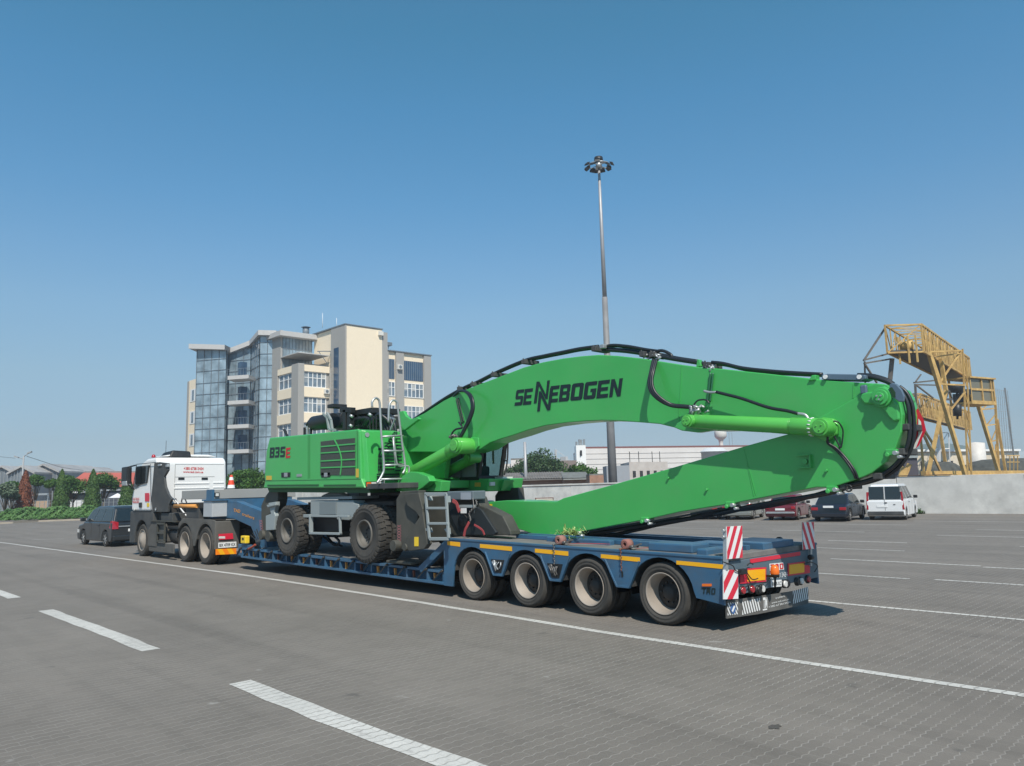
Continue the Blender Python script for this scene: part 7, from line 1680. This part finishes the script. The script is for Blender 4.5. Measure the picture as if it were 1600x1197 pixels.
        q = MB(); mx = fs(gz0)-.25; q.box((mx-.06, s*h if s > 0 else -h-.2, gz0-.03), (mx+.1, s*h+.2 if s > 0 else -h, gz0+.13)); q.build('mirror', paint if kind == 'mpv' else BLACK, t, bevel=.03, local=True)
    bm2 = BLACK if kind == 'van' else (paint if kind != 'old' else GALV)
    q = MB(); q.box((-.07, -h+.05, .26 if kind != 'old' else .38), (.08, h-.05, .46)); q.build('bumper', PLAST if kind == 'van' else bm2, t, bevel=.03, local=True)
    pz = .78 if kind == 'sedan' else (.62 if kind == 'old' else .66)
    if kind == 'van': pz = .72
    yo = .14 if kind == 'van' else 0
    q = MB(); q.box((-.022, yo-.26, pz-.055), (-.005, yo+.26, pz+.055)); q.build('number_plate', RETW, t, local=True)
    q = MB()
    if kind == 'van':
        q.box((-.012,-.006,.5),(.0,.006,Hh-.1)); q.box((-.02,-.1,.88),(.0,.02,.93)); q.box((-.02,-.5,.8),(.0,-.4,.83))
    elif kind == 'mpv': q.box((-.035,-h+.25,belt-.19),(-.01,h-.25,belt-.15))
    elif kind == 'sedan': q.box((-.012,-.08,belt-.1),(.0,.08,belt-.06))
    else: q.box((-.05,-h+.1,.47),(-.01,h-.1,.5))
    q.build('rear_trim', GALV if kind != 'van' else HUB, t, local=True)
    q = MB()
    for s in (-1, 1):
        for xx in ((1.1, 2.35) if kind in ('sedan','old') else (1.45, 2.45)): q.box((xx-.006, s*h-.002 if s>0 else -h-.003, .35), (xx+.006, s*h+.003 if s>0 else -h+.002, belt-.03))
        q.box((1.5, s*h-.001 if s>0 else -h-.02, belt-.16), (1.66, s*h+.02 if s>0 else -h+.001, belt-.13))
    q.each('door_gap', BLACK, t, local=True)
    if rails:
        q = MB()
        for s in (-1, 1): q.bar((.9, s*(W*.36), Hh+.05), (2.5, s*(W*.36), Hh+.05), .04)
        for xx in (1.0, 1.7, 2.4): q.bar((xx, -W*.38, Hh+.06), (xx, W*.38, Hh+.06), .035); 
        for xx in (1.0, 2.4):
            for s in (-1, 1): q.bar((xx, s*W*.36, Hh-.06), (xx, s*W*.36, Hh+.05), .03)
        q.build('roof_rack', RUST, t, local=True)
    return t
P_BLK = mat('charcoal_car', (.012,.015,.018), .28, coat=.6, dirt=.15, dcol=(.08,.08,.075)); P_NAVY = mat('navy_car', (.008,.012,.022), .22, coat=.8, dirt=.1)
P_RED = mat('burgundy_car', (.12,.012,.022), .3, coat=.5, dirt=.15, dcol=(.12,.05,.05)); P_SIL = mat('silver_car', (.28,.29,.27), .3, metal=.5, coat=.5)
P_BEI = mat('beige_car', (.6,.52,.36), .4, coat=.3); P_DG = mat('dark_green_car', (.014,.022,.02), .3, coat=.5)
_cc = car
def car(*a, **k):
    t_ = _cc(*a, **k)
    if a[0] in ('parked_car', 'parked_van'): t_.scale = (.88,.88,.88)
    return t_
def _g(x, y): p = PZ(x, y); return (p.x, p.y, 0)
car('parked_van', 'white van parked with dark windowed rear doors toward us at the concrete wall', _g(1385,813), R_(101), 4.3, 1.83, 1.88, mat('white_car', (.72,.73,.74), .3, coat=.5, dirt=.1, dcol=(.5,.5,.48)), 'van')
car('parked_car', 'dark blue sedan parked between the burgundy car and the white van', _g(1296,815.5), R_(100), 4.55, 1.80, 1.45, P_NAVY, 'sedan')
car('parked_car', 'old burgundy sedan parked just left of the dark blue sedan', _g(1220,813.5), R_(103), 4.2, 1.68, 1.42, P_RED, 'old')
car('parked_car', 'silver hatchback half hidden behind the arm hoses, left of the burgundy car', _g(1152,812.5), R_(108), 4.2, 1.7, 1.46, P_SIL, 'mpv')
car('parked_car', 'dark car at the left end of the row behind the hoses', _g(1100,812), R_(108), 4.2, 1.7, 1.36, P_DG, 'sedan')
p = PD(852, 790, 44); car('parked_car', 'beige estate with a roof rack peeking over the arm by the wall', (p.x, p.y, 0), R_(136), 4.1, 1.62, 1.42, P_BEI, 'old', rails=True)
p = PD(808, 790, 42); t = car('parked_car', 'very dark car with a square roof box peeking over the arm', (p.x, p.y, 0), R_(150), 4.2, 1.7, 1.48, P_DG, 'mpv')
q = MB(); q.box((.9, -.45, 1.47), (2.1, .45, 1.78)); q.build('roof_box', P_DG, t, bevel=.08, seg=3, local=True)
p = PD(759, 790, 44); car('parked_car', 'dark car roof just below the excavator cab, left of the one with a roof box', (p.x, p.y, 0), R_(150), 4.2, 1.7, 1.45, P_DG, 'mpv')
car('minivan', 'dark charcoal minivan with red tail lamps passing in front of the truck', (-34.35, 10.88, 0), R_(182.5), 4.3, 1.78, 1.66, P_BLK, 'mpv', group=None)

# thin summer haze over the yard
hz = MB(); hz.box((-450,-190,-1), (190,450,60))
hm = bpy.data.materials.new('thin_haze'); hm.use_nodes = True; hn = hm.node_tree; hn.nodes.clear()
ho = hn.nodes.new('ShaderNodeOutputMaterial'); hv = hn.nodes.new('ShaderNodeVolumePrincipled'); hv.inputs['Color'].default_value = (.86,.92,1,1); hv.inputs['Density'].default_value = .0007; hv.inputs['Anisotropy'].default_value = .2
hn.links.new(hv.outputs[0], ho.inputs['Volume'])
setp(hz.build('haze', hm), kind='stuff')
